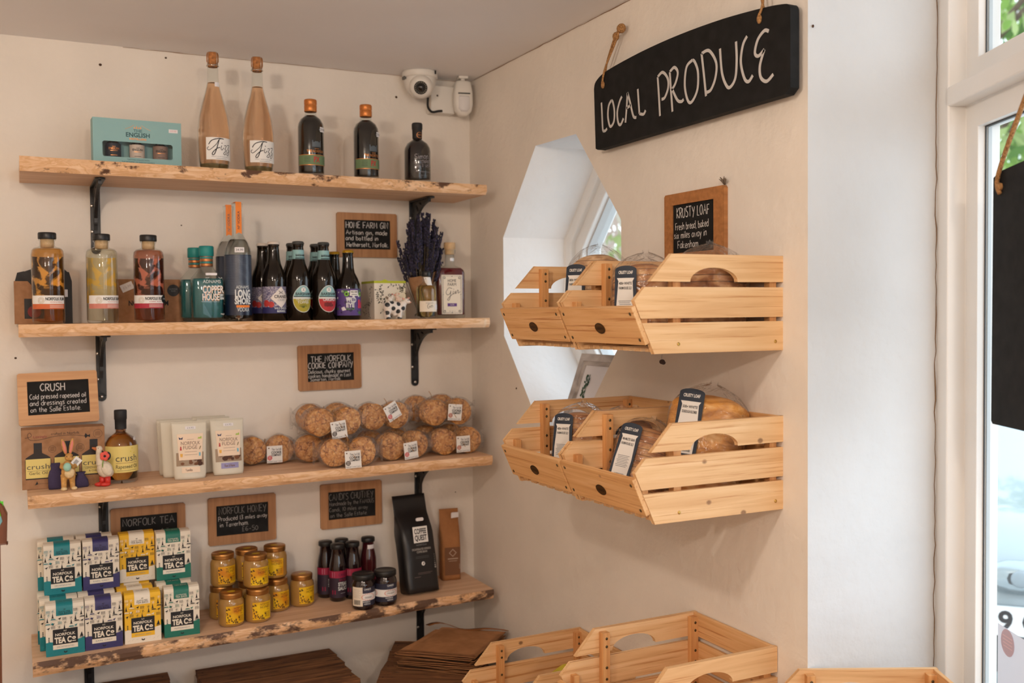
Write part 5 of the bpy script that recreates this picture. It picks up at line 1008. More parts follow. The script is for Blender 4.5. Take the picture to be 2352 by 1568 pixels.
for x, z, a in ((.024, .056, .6), (.037, .057, -.6)): m.ell((x, -.004, z), (.0055, .0018, .003), PK, rot=(0, a, 0), n=10)
m.ell((.041, -.0105, .0465), (.003, .003, .0026), PK, n=10); m.build('ears', t)
m = MB(); m.ell((.0335, -.0125, .0525), (.0011, .0008, .0014), INK, n=8); m.build('eye', t)
m = MB(); m.tube(crom([(-.033, 0, .040), (-.036, -.002, .048), (-.033, -.003, .052), (-.038, -.004, .046)], 4), .0014, CW, 6); m.build('tail', t)
HEN = mat('hen_glaze', lin(226, 220, 212), .35); PIG = mat('lamb_glaze', lin(214, 190, 172), .35)
m = MB(); m.ell((-.016, -.004, .055), (.0075, .005, .0055), HEN, rot=(0, .5, 0)); m.tube([(-.012, -.004, .056), (-.0085, -.004, .064)], [.005, .003], HEN, 8); m.ell((-.0085, -.004, .065), (.0032, .003, .0032), HEN, n=10); m.ell((-.0085, -.004, .0690), (.0028, .001, .0016), REDI, n=8); m.tube([(-.022, -.004, .057), (-.0275, -.004, .063)], [.004, .0015], mat('hen_tail', lin(120, 104, 90), .5), 8); m.build('hen', t)
m = MB(); m.ell((.010, -.004, .055), (.0095, .007, .0078), PIG); m.tube([(.005, -.004, .057), (.003, -.005, .066)], [.006, .0052], PIG, 10); m.ell((.0025, -.006, .0685), (.0055, .005, .005), PIG); m.ell((-.003, -.008, .067), (.0032, .0030, .0026), PK, n=10); m.ell((.009, -.004, .070), (.004, .0015, .0024), PK, n=8); m.tube([(.002, -.006, .056), (.0015, -.007, .0505)], .0026, PIG, 8); m.build('lamb', t)

# lavender
t = thing('lavender_bunch', 'bunch of dried dark lavender in a kraft paper cone', 'dried flowers', (-.208, -.118, z1(-.2)), 0)
m = MB(); rings = []
for f in [k / 10 for k in range(11)]:
    r = .007 + .036 * f ** .8; rings.append([(r * cos(2 * pi * k / 28), r * .8 * sin(2 * pi * k / 28), .012 + .118 * f * (1 + (.10 * cos(2 * pi * k / 28 - .3) if f > .5 else 0))) for k in range(29)])
m.loft(rings, KRAFT, closed=False); m.build('paper_cone', t)
rnd = random.Random(21); m = MB(); STM = mat('dry_stem', lin(84, 74, 58), .9); LV = [mat('lavender_%d' % k, c, .9) for k, c in enumerate((lin(44, 42, 62), lin(34, 34, 50), lin(62, 58, 84)))]; spikes = []
for k in range(84):
    a = rnd.uniform(0, 2 * pi); q = sqrt(rnd.random()); r0 = .006 * q; r1 = .062 * q * rnd.uniform(.8, 1.3); hh = rnd.uniform(.185, .315) * (1 - .16 * q) if k > 3 else (.305, .27, .22, .30)[k]
    p1 = (r1 * cos(a) + .004, r1 * .75 * sin(a), hh); p0 = (r0 * cos(a), r0 * sin(a), .003); pm = (r1 * .55 * cos(a), r1 * .45 * sin(a), hh * .5)
    cv = crom([p0, pm, p1], 4); m.tube(cv, .0008, STM, 4); spikes.append((Vector(p1), (Vector(p1) - Vector(pm)).normalized()))
for a in (2.9, 3.5, 3.1, 4.0): m.tube([(0, 0, .03), (.016 * cos(a), -.012, .02), (.030 * cos(a), -.014, .006 + .006 * rnd.random())], .0007, STM, 4)
m.build('stems', t)
m = MB()
for p, d in spikes:
    L_ = rnd.uniform(.045, .085); n = int(L_ / .0042)
    for k in range(n):
        c = p - d * (L_ * k / n) + Vector((0, 0, .004))
        for j in range(4):
            a = rnd.uniform(0, 6.28); o = Vector((cos(a), sin(a), rnd.uniform(-.2, .5))) * .0036; m.ell(c + o, (.0024, .0024, .0034), LV[rnd.randrange(3)], n=6)
m.build('flower_spikes', t, kind='stuff')
m = MB(); m.tube([(.0105 * cos(a), .0105 * sin(a) * .8, .022 + .001 * sin(3 * a)) for a in [2 * pi * k / 20 for k in range(21)]], .0012, TWINE, 5); m.build('twine', t)
# mini gin and sloe gin
t = thing('miniature_bottle', 'small round gin bottle with pale yellow contents in front of the lavender cone', 'bottle', (-.230, -.205, z1(-.23)), radians(4))
P_M = [(0, .003), (.024, 0), (.0275, .003), (.0285, .008), (.0285, .082), (.0265, .090), (.019, .096), (.0115, .100), (.0105, .114), (.0125, .115), (.0125, .1185), (.0105, .119)]
m = MB(); m.lathe(P_M, GLASS, 32); m.build('glass', t); m = MB(); m.lathe(inner(P_M, .0016, .094), liquid('yellow_gin', (.96, .80, .25, 1)), 32); m.build('gin', t)
m = MB(); m.lathe([(.0128, .119), (.0135, .120), (.0135, .1325), (.012, .134), (0, .134)], BLACK, 24); m.build('stopper', t)
m = MB(); f = cyl(.0288, radians(6)); m.rect(-.036, .020, .036, .050, .0002, f, CREAMP, 20); m.text('HOME FARM', -.006, .0425, .0034, .0006, f, GREYINK, w=.022); m.hand('Gin', -.013, .029, .0115, .0009, .0006, f, INK, .016, slope=.2); m.rect(.012, .026, .030, .040, .0008, f, STICK, 6); m.build('label', t)
m = MB(); f = cyl(.0120, radians(6)); m.face2([(-.013, .117), (.013, .117), (.008, .094), (-.008, .094)], .0012, lambda u, v, o: cyl(.0112 + max(0, .104 - v) * .9, radians(6))(u, v, o), PAPERW); m.face2([(-.009, .113), (.009, .113), (0, .098)], .0020, lambda u, v, o: cyl(.0112 + max(0, .104 - v) * .9, radians(6))(u, v, o), INK); m.build('neck_seal', t)
t = thing('gin_bottle', 'square-shouldered dark red gin bottle with cork and cream label, right end of the second shelf', 'bottle', (-.130, -.140, z1(-.13)), radians(-7))
secs = [(0, .038, .018), (.002, .041, .0205), (.006, .042, .0215), (.132, .042, .0215), (.140, .0395, .020), (.148, .030, .018), (.1525, .018, .0155), (.156, .0135, .0135), (.186, .0125, .0125), (.190, .0165, .0165), (.200, .0165, .0165)]
m = MB(); m.loft([sring(0, 0, z, a, b, 6 if z < .142 else 2.6, 40) for z, a, b in secs], GLASS, caps=False); m.build('glass', t)
m = MB(); m.loft([sring(0, 0, z, a - .0016, b - .0016, 6, 40) for z, a, b in ((.010, .040, .019), (.013, .042, .0215), (.132, .042, .0215), (.140, .0395, .020), (.146, .0335, .0185))], mat('sloe_gin', (.16, .012, .018, 1), .05, trans=.35, ior=1.34, coat=.6)); m.build('gin', t)
m = MB(); m.lathe([(.0135, .186), (.0135, .201), (.0170, .202), (.0170, .219), (.016, .2205), (0, .2205)], mat('pale_cork', lin(206, 172, 130), .8, nscale=200), 24); m.build('cork', t)
m = MB(); fn = flat((0, -.0218, 0)); m.rect(-.031, .012, .031, .126, .0003, fn, CREAMP)
for k_, w_ in ((.0025, .0005), (.0045, .0010)): m.stroke([(-.031 + k_, .012 + k_), (.031 - k_, .012 + k_), (.031 - k_, .126 - k_), (-.031 + k_, .126 - k_), (-.031 + k_, .012 + k_)], w_, .0007, fn, GREYINK)
for sx in (-1, 1):
    for sz in (-1, 1):
        for q in range(3): m.ring(sx * (.0235 - q * .0012), .069 + sz * (.0495 - q * .0012), .0045 - q * .0012, .0006, .0007, fn, INK, 4)
    m.disc(sx * .0265, .069, .0012, .0009, fn, INK, 8); m.disc(0, .069 + sx * .0525, .0014, .0009, fn, INK, 8)
m.text('HOME', 0, .105, .0085, .0007, fn, INK, w=.025); m.text('FARM', 0, .094, .0085, .0007, fn, INK, w=.025)
for s_ in ([(.000, .086), (-.010, .088), (-.018, .076), (-.014, .068), (-.006, .072), (-.004, .080), (-.005, .066), (-.009, .053), (-.014, .054), (-.008, .062), (.004, .072)], [(.004, .080), (.003, .072), (.006, .071), (.010, .078)], [(.010, .080), (.011, .071), (.016, .081), (.019, .080), (.018, .073), (.024, .077)]): m.stroke(crom(s_, 6), .0012, .0008, fn, INK)
m.disc(.005, .0845, .0010, .0008, fn, INK, 8); m.rect(-.014, .0345, .014, .0435, .0006, fn, mat('purple_strip', lin(96, 62, 132), .6)); m.text('SLOE', 0, .0375, .0038, .0009, fn, CREAMP); m.text('50cl  28% vol', 0, .0195, .0026, .0007, fn, GREYINK, w=.018); m.build('label', t)
m = MB(); m.rect(.0, .1665, .018, .1755, .0002, cyl(.0132, radians(-10)), STICK, 4); m.build('price_sticker', t)
# ------------------------------------------------------------------ third shelf
z2 = lambda x: zs(2, x)
YEL = mat('pale_yellow_label', lin(226, 206, 124), .55); LGREY = mat('label_grey', lin(84, 80, 72), .6); AMB = liquid('rapeseed_oil', (.90, .40, .07, 1), 1.42)
t = thing('gift_box', 'kraft gift box printed with three oil bottles, under the pale-framed chalkboard', 'gift box', (-1.169, -.110, z2(-1.169)), radians(0))
m = MB(); m.bx((-.094, -.034, 0), (.094, .030, .146), KRAFT); m.build('carton', t, bevel=.0008)
m = MB(); fn = flat((0, -.0342, 0)); DB = mat('printed_bottle_dark', lin(34, 22, 18), .5)
for k, x in enumerate((-.058, .006, .068)):
    b = .024 + .001 * k; out = [(x - .028, b), (x + .028, b), (x + .029, b + .046), (x + .027, b + .053), (x + .020, b + .058), (x + .0095, b + .064), (x + .0085, b + .086), (x - .0085, b + .086), (x - .0095, b + .064), (x - .020, b + .058), (x - .027, b + .053), (x - .029, b + .046)]
    m.face2(out, .0002, fn, DB); m.rect(x - .0092, b + .074, x + .0092, b + .089, .0004, fn, BLACKM); m.rect(x - .0275, b + .003, x + .0275, b + .050, .0004, fn, YEL)
    m.text('crush', x, b + .025, .0125, .0006, fn, LGREY, w=.050); m.rect(x - .024, b + .0205, x + .024, b + .0212, .0006, fn, LGREY)
    if k == 0: m.text('Garlic Oil', x, b + .012, .0072, .0006, fn, INK, w=.040)
    elif k == 2: m.text('LEMONGRASS', x, b + .0155, .0042, .0006, fn, INK, w=.040); m.text('& CHILLI', x, b + .0085, .0042, .0006, fn, INK, w=.024)
    else: m.text('Oil', x, b + .012, .0072, .0006, fn, INK)
m.stroke(crom([(-.086, .126), (-.072, .130), (-.074, .138), (-.080, .134), (-.074, .121), (-.050, .121), (-.020, .127), (.020, .128), (.050, .123)], 6), .0009, .0003, fn, INK)
m.text('Lovingly', -.052, .1255, .0058, .0004, fn, mat('dark_pink_ink', lin(130, 52, 60), .7), w=.030); m.text('crafted in Norfolk', .004, .1305, .0062, .0004, fn, INK, w=.064); m.face2([(.050, .118), (.056, .124), (.050, .131), (.047, .124)], .0004, fn, INK); m.face2([(.053, .124), (.060, .120), (.060, .128)], .0004, fn, INK)
for u, v, r in ((-.026, .096, .0085), (.037, .096, .0095), (.078, .128, .0105)):
    m.ring(u, v, r, .0006, .0003, fn, INK); [m.rect(u - r * .6, v - .004 + q * .0035, u + r * .6, v - .0028 + q * .0035, .0003, fn, mat('kraft_ink', lin(96, 68, 46), .8)) for q in range(3)]
m.stroke([(-.060, .013), (-.020, .012)], .0005, .0003, fn, INK); m.face2([(-.066, .010), (-.059, .012), (-.061, .019)], .0003, fn, INK); m.build('front_print', t)
# oil bottle
t = thing('oil_bottle', 'round-shouldered rapeseed oil bottle with black cap and pale yellow label', 'bottle', (-1.036, -.132, z2(-1.036)), radians(-4))
P_O = [(0, .004), (.035, 0), (.0388, .003), (.0398, .010), (.0398, .088), (.038, .100), (.031, .113), (.020, .121), (.0138, .126), (.0130, .140), (.0130, .150)]
m = MB(); m.lathe(P_O, GLASS, 36); m.build('glass', t); m = MB(); m.lathe(inner(P_O, .002, .138), AMB, 36); m.build('oil', t)
m = MB(); m.lathe([(.0138, .134), (.0142, .158), (.0152, .159), (.0154, .180), (.0145, .1825), (0, .183)], BLACKM, 28); m.build('cap', t)
m = MB(); f = cyl(.0401, radians(8)); m.rect(-.054, .028, .054, .094, .0003, f, YEL, 28); f = cyl(.0401, radians(15)); m.text('crush', .003, .056, .0165, .0006, f, LGREY, w=.055); m.rect(-.024, .0515, .030, .0522, .0006, f, mat('plum_line', lin(120, 50, 60), .6), 12); m.text('Rapeseed Oil', .004, .0385, .0090, .0006, f, INK, w=.056); m.rect(-.022, .0325, .028, .0332, .0006, f, LGREY, 8)
for u, v in ((.012, .080), (.016, .088), (.022, .076)): m.disc(u, v, .0016, .0005, f, mat('flower_yellow', lin(210, 190, 50), .6), 8)
m.build('label', t); m = MB(); m.disc(.030, .110, .007, .0004, lambda u, v, o: cyl(.0325, radians(15))(u, v, o + .0015), STICK, 12, .005); m.build('price_sticker', t)
# rabbit
FURA = mat('rabbit_resin', lin(196, 148, 82), .5, nscale=130, namt=.35); FURB = mat('rabbit_cream', lin(232, 206, 158), .5, nscale=130, namt=.15); EARP = mat('ear_pink', lin(216, 130, 112), .5)
t = thing('rabbit_figurine', 'upright tan rabbit figurine holding a pale blue egg before the kraft gift box', 'figurine', (-1.163, -.195, z2(-1.163)), radians(6))
m = MB(); m.ell((.001, 0, .044), (.0165, .0145, .018), FURA); m.ell((.001, .001, .060), (.012, .011, .013), FURA)
for s_ in (-1, 1): m.tube([(s_ * .0085, 0, .038), (s_ * .0095, .001, .020), (s_ * .010, -.001, .004)], [.0088, .0064, .006], FURA, 12); m.tube([(s_ * .012, -.002, .064), (s_ * .015, -.009, .058), (s_ * .009, -.016, .0575)], [.0058, .0052, .0042], FURA, 10)
m.ell((.003, -.002, .080), (.0098, .0105, .0105), FURA); m.ell((.006, -.010, .0775), (.006, .006, .005), FURA)
m.build('body', t, remesh=.0010)
m = MB()
for s_ in (-1, 1): m.ell((s_ * .0115 + .001, -.006, .0045), (.0072, .0100, .0046), FURB)
m.build('feet', t)
m = MB(); m.ell((.002, -.0068, .043), (.0125, .0105, .0135), FURB); m.build('belly', t)
for x0, x1, y1 in ((-.004, -.0105, .004), (.006, .0125, .004)):
    m = MB(); X = Matrix.Translation(((x0 + x1) / 2, .001, .106)) @ Euler((radians(-6), math.atan2(x1 - x0, .032), 0)).to_matrix().to_4x4(); m.ell((0, 0, 0), (.0052, .0030, .0200), FURA, X); m.ell((0, -.0014, -.001), (.0036, .0024, .0165), EARP, X); m.build('ear', t)
m = MB(); m.ell((-.004, -.019, .0590), (.0092, .0090, .0108), mat('pale_blue_egg', lin(158, 206, 190), .4)); m.build('egg', t)
m = MB(); m.ell((.0105, -.0085, .083), (.0012, .0014, .0014), INK, n=8); m.ell((-.0035, -.0110, .083), (.0012, .0010, .0014), INK, n=8); m.build('eyes', t)
m = MB(); g = flat((.0185, -.009, .0690), (.75, 0, -.66), (.66, 0, .75), (0, -1, 0)); m.rect(-.009, -.010, .009, .010, 0, g, PAPERW); [m.rect(-.004 + k * .0022, -.007, -.003 + k * .0022, .004, .0003, g, INK) for k in range(4)]; m.build('price_tag', t)
# lavender sachets
SAC = mat('purple_hessian', lin(62, 54, 84), .95, bump=.6, bscale=500)
t = thing('lavender_sachet', 'small purple cloth sachet standing left of the rabbit figurine', 'sachet', (-1.189, -.163, z2(-1.189)), radians(4))
m = MB(); m.loft([sring(0, 0, z, a, b, 3, 24, .08) for z, a, b in ((0, .017, .007), (.006, .0178, .010), (.030, .0172, .010), (.044, .014, .008), (.050, .010, .006), (.058, .012, .006), (.064, .010, .003))], SAC); m.build('pouch', t)
t = thing('lavender_sachet', 'small purple cloth sachet lying half hidden between the rabbit and the goose figurines', 'sachet', (-1.133, -.166, z2(-1.133)), radians(12))
m = MB(); m.loft([sring(0, 0, z, a, b, 3, 24, .08) for z, a, b in ((0, .016, .007), (.004, .0172, .012), (.018, .0165, .012), (.028, .010, .008), (.032, .008, .007), (.038, .012, .008))], SAC); m.build('pouch', t)
m = MB(); m.tube(crom([(.010, -.010, .030), (.026, -.012, .026), (.030, -.012, .012), (.020, -.012, .003)], 5), .0008, TWINE, 5); m.build('twine', t)
# goose
t = thing('goose_figurine', 'white goose figurine in red boots with a red poppy, in front of the oil bottle', 'figurine', (-1.083, -.182, z2(-1.083)), radians(0))
GW_ = mat('goose_resin', lin(220, 208, 188), .5, nscale=150, namt=.12)
m = MB(); m.ell((.004, 0, .042), (.0185, .0165, .0215), GW_, rot=(0, -.35, 0)); m.ell((.0125, .002, .033), (.0125, .012, .012), GW_); m.tube([(-.004, 0, .056), (-.009, -.001, .074), (-.009, -.001, .090)], [.0125, .0075, .0066], GW_, 12); m.ell((-.0085, -.001, .0935), (.0085, .0078, .0080), GW_); m.build('body', t, remesh=.0010)
m = MB(); m.ell((.008, -.0135, .043), (.0125, .0055, .017), GW_, rot=(0, -.45, 0)); m.build('wing', t)
m = MB(); m.tube([(-.0145, -.002, .0935), (-.0195, -.003, .0955), (-.0245, -.003, .0975)], [.0045, .0034, .0018], mat('beak_orange', lin(190, 110, 60), .5), 10); m.build('beak', t)
for s_ in (-1, 1):
    RB = mat('red_boot', lin(196, 50, 40), .4); m = MB(); m.tube([(.006 * s_ + .004, .004 * -s_, .024), (.006 * s_ + .004, .004 * -s_, .006)], [.0068, .0070], RB, 12); m.ell((.006 * s_ - .002, .004 * -s_ - .003, .0055), (.0125, .0066, .0055), RB); m.build('boot', t)
m = MB(); m.tube([(-.001, -.0155, .038), (-.002, -.0165, .058), (.001, -.016, .070)], .0011, mat('stem_green', lin(120, 160, 60), .5), 6); m.build('flower_stem', t)
m = MB(); POP = mat('poppy_red', lin(220, 84, 70), .5)
for k in range(5): a = 2 * pi * k / 5; m.ell((.003 + .0055 * cos(a), -.018, .0770 + .0060 * sin(a)), (.0062, .0018, .0062), POP, n=12)
m.ell((.003, -.0205, .077), (.0030, .0012, .0030), INK, n=10); m.ell((.010, -.0150, .0765), (.0078, .0014, .0105), INK, n=14); m.build('poppy', t)
m = MB(); m.ell((-.0105, -.0080, .0955), (.0010, .0008, .0012), INK, n=8); m.build('eye', t)
# fudge pouches
PCH = mat('pouch_white', lin(214, 208, 192), .45, bump=.15, bscale=40); PWIN = film('pouch_window', .16, .08, bscale=30, strength=.4); FUD = mat('fudge', lin(120, 78, 50), .7, nscale=40, namt=.4); LBE = mat('peach_label', lin(236, 214, 190), .6)
def pouch(label, loc, rz, tilt, flav=None, tone=LBE, detail=True):
    t = thing('fudge_pouch', label, 'pouch', loc, group='white stand-up fudge pouches', rot=(radians(tilt), 0, rz)); W2 = .0435; Hh = .145
    th = lambda z: .014 * (1 - (z / Hh)) ** .7 + .0012
    hw = lambda z: W2 * (.91 + .09 * z / Hh) * (1 - .05 * max(0, 1 - z / .012))
    m = MB(); N_ = 24; rows = []
    for k in range(N_ + 1):
        z = Hh * k / N_; rows.append([(hw(z) * cos(a), (th(z)) * sin(a) * (1 - .0 * cos(a)), z) for a in [2 * pi * q / 28 for q in range(28)]])
    m.loft(rows, PCH); m.bx((-W2, -.0016, Hh), (W2, .0016, Hh + .0015), PCH); m.build('pouch', t)
    fr = lambda u, v, o: (u, -th(v) * sqrt(max(0, 1 - (u / W2) ** 2)) - .0006 - o, v)
    if detail:
        m = MB(); ww = .0335
        for k in range(10): m.rect(-ww, .034 + k * .0034, ww, .034 + (k + 1) * .0034, 0, fr, PWIN if False else mat('pouch_window_card', lin(150, 128, 104), .35), 12)
        rnd = random.Random(label)
        for k in range(16): u, v = rnd.uniform(-.024, .026), rnd.uniform(.038, .056); r = rnd.uniform(.005, .009); m.face2([(u + r * cos(a) * rnd.uniform(.7, 1), v + r * .7 * sin(a)) for a in [2 * pi * q / 7 for q in range(7)]], .0004 + .00003 * k, fr, (FUD, mat('fudge_dark', lin(74, 46, 32), .7))[k % 2])
        m.build('window', t)
        m = MB(); PL = [(-.031, .1155), (.034, .1155), (.029, .049), (-.027, .049)]
        for k in range(8):
            a, b = k / 8, (k + 1) / 8; xl = lambda f: -.027 - .004 * f; xr = lambda f: .029 + .005 * f; q = .049 + .0665 * a, .049 + .0665 * b
            n_ = 8; vs = [fr(xl(a) + (xr(a) - xl(a)) * j / n_, q[0], .0012) for j in range(n_ + 1)] + [fr(xl(b) + (xr(b) - xl(b)) * j / n_, q[1], .0012) for j in range(n_ + 1)]
            m.add(vs, [(j, j + 1, n_ + 2 + j, n_ + 1 + j) for j in range(n_)], LBE, True)
        BR_ = mat('fudge_brown_ink', lin(126, 100, 86), .7)
        m.text('NORFOLK', .002, .0875, .0088, .0018, fr, BR_, w=.047); m.text('FUDGE', .001, .0765, .0088, .0018, fr, BR_, w=.034); m.rect(-.013, .0695, .017, .0702, .0018, fr, BR_, 4); m.rect(-.014, .062, .018, .0626, .0018, fr, BR_, 4); m.rect(-.006, .101, .010, .1016, .0018, fr, BR_, 3)
        m.face2([(-.027, .108), (-.0215, .1045), (-.016, .108), (-.018, .101), (-.0215, .1025), (-.025, .101)], .0018, fr, mat('butterfly_blue', lin(44, 54, 92), .6)); m.face2([(.020, .102), (.030, .102), (.029, .109), (.026, .105), (.022, .106)], .0018, fr, mat('frog_green', lin(160, 190, 70), .6))
        m.face2([(-.0245, .074), (-.020, .074), (-.021, .084), (-.0235, .084)], .0018, fr, REDI); m.face2([(-.0235, .057), (-.0185, .057), (-.0178, .0655), (-.0243, .0655)], .0018, fr, mat('cup_orange', lin(230, 176, 80), .6)); m.face2([(.022, .058), (.026, .058), (.026, .067), (.022, .067)], .0018, fr, mat('milk_blue', lin(110, 180, 204), .6)); m.face2([(.0225, .0745), (.025, .0755), (.028, .084), (.025, .082)], .0018, fr, mat('olive_mark', lin(120, 104, 60), .6))
        m.build('label', t)
        m = MB(); m.rect(-.021, .0165, .024, .031, .0005, fr, tone, 10); m.hand(flav, -.012, .0205, .0065, .0007, .0010, fr, BR_, .026 if len(flav) > 8 else .016); m.build('flavour_label', t)
        m = MB(); m.rect(-.010, .1265, .016, .1345, .0010, fr, STICK, 6); m.text('£4.95', .003, .1285, .0042, .0014, fr, GREYINK, w=.016); m.build('price_sticker', t)
    return t
LIL = mat('lilac_label', lin(150, 146, 190), .6)
pouch('front fudge pouch with peach flavour label, left of the two facing pouches', (-.876, -.180, z2(-.876)), radians(-2), -3, 'Vanilla', LBE)
pouch('front fudge pouch with lilac flavour label, beside the cookie bag', (-.776, -.163, z2(-.776)), radians(2), -6, 'Rum & Raisin', LIL)
pouch('fudge pouch directly behind the peach-labelled one', (-.897, -.130, z2(-.9)), radians(-3), -4, detail=False)
pouch('hindmost fudge pouch on the peach-labelled side', (-.900, -.085, z2(-.9)), 0, -5, detail=False)
pouch('fudge pouch directly behind the lilac-labelled one', (-.800, -.105, z2(-.8)), radians(3), -7, detail=False)
pouch('hindmost fudge pouch on the lilac-labelled side, against the wall', (-.806, -.064, z2(-.8)), radians(-2), -8, detail=False)
# cookie bags
COOK = ramp_mat('cookie_crumb', [(.3, lin(170, 106, 50)), (.5, lin(204, 144, 80)), (.7, lin(226, 178, 116))], (1, 1, 1), 120, 6, .8, .85, .7, .004, second=(150, .68, .71, lin(54, 32, 20), (1, 1, 1)), cracks=(52, .075, lin(126, 70, 30)))
CFILM = film('cookie_bag_film', .03, .07, bscale=75, strength=1.0)
def cookie_mesh(seed):
    m = MB(); n = 40; rows = []; prof = [(0, -.0072), (.018, -.0074), (.030, -.0066), (.0360, -.0030), (.0370, .0010), (.0340, .0060), (.020, .0075), (0, .0078)]
    for r, y in prof:
        row = []
        for k in range(n):
            a = 2 * pi * k / n; x, z = cos(a), sin(a); w = 1 + .045 * noise.noise((x * 1.3 + seed, z * 1.3, y * 30)) ; px_, pz_ = x * r * w, z * r * w
            dy = .0032 * noise.noise((px_ * 75 + seed * 3, pz_ * 75, seed)) + .0016 * noise.noise((px_ * 190, pz_ * 190, seed)); row.append((px_, y + (dy if r < .036 else dy * .4), pz_))
        rows.append(row)
    # refine the front face radially so the crackle shows
    fine = []
    for i in range(9):
        r = .0365 * i / 8; row = []
        for k in range(n):
            a = 2 * pi * k / n; x, z = cos(a), sin(a); w = 1 + .045 * noise.noise((x * 1.3 + seed, z * 1.3, -.2)); p_, q_ = x * r * w, z * r * w; c1 = abs(noise.noise((p_ * 62 + seed * 5, q_ * 62, seed * 2.1)))
            crack = -.0030 * max(0, 1 - c1 / .10); dome = -.0076 + .0040 * (i / 8) ** 3; row.append((p_, dome - crack - .0016 * noise.noise((p_ * 140, q_ * 140, seed)), q_))
        fine.append(row)
    m.loft(fine, COOK, caps=False); m.loft([fine[-1]] + [[(p[0] * s_, y, p[2] * s_) for p in fine[-1]] for s_, y in ((1.02, .000), (.97, .005), (.7, .0075), (.05, .0078))], COOK, caps=True)
    return m
CK = [cookie_mesh(s_).build('cookie') for s_ in (1.3, 4.7, 8.2)]
for o in CK: C.objects.unlink(o)
def cookie_bag(label, x, y, z, sp=.079, tag_=None, rz=0.0, tagrot=0, two=3, bow=True, col=None, tdx=.0, tdz=.0, seed=0):
    """x,z: midpoint between the two stacks; y: the front faces"""
    t = thing('cookie_bag', label, 'cookies', (x, y, z), rz, 'clear bags of two cookie stacks'); rnd = random.Random(label)
    for s_ in (-1, 1):
        for k in range(two):
            o = CK[rnd.randrange(3)].copy(); C.objects.link(o); o.parent = t; o.location = (s_ * sp / 2 + rnd.uniform(-.0015, .0015), .009 + k * .0165, rnd.uniform(-.001, .001)); o.rotation_euler = (rnd.uniform(-.05, .05), rnd.uniform(0, 6.28), rnd.uniform(-.06, .06))
    m = MB(); rows = []; n = 30
    for k in range(41):
        f = -1 + 2 * k / 40; u = f * (sp / 2 + .058); lobe = abs(abs(u) - sp / 2); R = .0415 * sqrt(max(0, 1 - (lobe / .050) ** 2)) if abs(u) > sp / 2 else .0415 - .016 * (1 - abs(u) / (sp / 2)) ** 1.5
        R = max(R, .030 if abs(f) > .9 else .012); fl = 1 if abs(f) < .86 else max(.06, 1 - (abs(f) - .86) * 7); hd = .006 + .0165 * two * .5
        row = []
        for q in range(n):
            a = 2 * pi * q / n; c, s_ = cos(a), sin(a); w = 1 + .10 * noise.noise((u * 40 + seed, c * 2, s_ * 2)); row.append((u, hd - .003 + math.copysign(abs(c) ** .7, c) * hd * 1.12 * fl * (w if abs(f) > .8 else 1 + (w - 1) * .4), math.copysign(abs(s_) ** .8, s_) * R * w))
        rows.append(row)
    m.loft(rows, CFILM, caps=False); m.build('bag', t)
    m = MB(); m.tube([(.004 * sin(2 * a), .026 + .030 * cos(a), .030 * sin(a)) for a in [2 * pi * k / 20 for k in range(21)]], .0009, TWINE, 5)
    if bow:
        for s_ in (-1, 1): m.tube(crom([(0, -.004, .020), (s_ * .010, -.010, .030), (s_ * .018, -.012, .022), (s_ * .008, -.010, .016), (0, -.004, .020)], 5), .0009, TWINE, 5)
        m.tube(crom([(0, -.004, .020), (-.004, -.008, .040), (-.010, -.004, .052)], 4), .0009, TWINE, 5); m.tube(crom([(0, -.004, .020), (.006, -.011, .004), (.018, -.013, -.016)], 4), .0009, TWINE, 5)
    m.build('twine', t)
    if tag_ is not None:
        m = MB(); c, s_ = cos(radians(tagrot)), sin(radians(tagrot)); g = lambda u, v, o: (tdx + u * c - v * s_, -.0085 - o - .004, tdz + u * s_ + v * c); w2, h2 = .0215, .0235
        m.prism([(-w2, -h2), (w2, -h2), (w2, h2), (-w2, h2)], -.0004, 0, g, PAPERW)
        m.disc(-w2 + .0055, h2 - .006, .0019, .0002, g, mat('tag_hole', lin(96, 66, 40), .8), 12); m.hand('The Norfolk', -.008, h2 - .013, .0070, .0009, .0003, g, GREYINK, .027); m.text('COOKIE', .0045, h2 - .0215, .0062, .0003, g, INK, w=.028, bold=.04); m.text('COMPANY', .0045, h2 - .0285, .0054, .0003, g, INK, w=.028, bold=.04)
        m.disc(-.0135, -h2 + .014, .0066, .0003, g, tag_, 20); [m.rect(-.0175, -h2 + .0105 + .0032 * q, -.0095, -h2 + .0115 + .0032 * q, .0005, g, PAPERW) for q in range(3)]
        m.hand('Handmade Gourmet Cookies', -.0195, -h2 + .0022, .0042, .0004, .0003, g, GREYINK, .039); m.build('tag', t)
    return t
CHOC = mat('tag_choc', lin(62, 46, 40), .6); CRIM = mat('tag_red', lin(202, 60, 66), .6); TERR = mat('tag_terracotta', lin(176, 90, 64), .6)
zc = lambda x: z2(x) + .0405
cookie_bag('front cookie bag at the left end of the lower row, chocolate-dot tag', -.470, -.232, zc(-.47), .074, CHOC, radians(-12), 3, tdx=.010, tdz=-.016, seed=1)
cookie_bag('front cookie bag in the middle of the lower row, red-dot tag', -.288, -.184, zc(-.29), .074, CRIM, radians(6), 6, tdx=.009, tdz=-.012, seed=2)
cookie_bag('front cookie bag at the right end of the lower row, terracotta-dot tag', -.122, -.168, zc(-.12), .076, TERR, 0, 1, tdx=.012, tdz=-.008, seed=3)
zu = lambda x: z2(x) + .1215
cookie_bag('cookie bag on the left of the upper row with a straw bow and chocolate-dot tag', -.494, -.185, zu(-.49), .078, CHOC, radians(-2), 8, tdx=.008, tdz=-.020, seed=4)
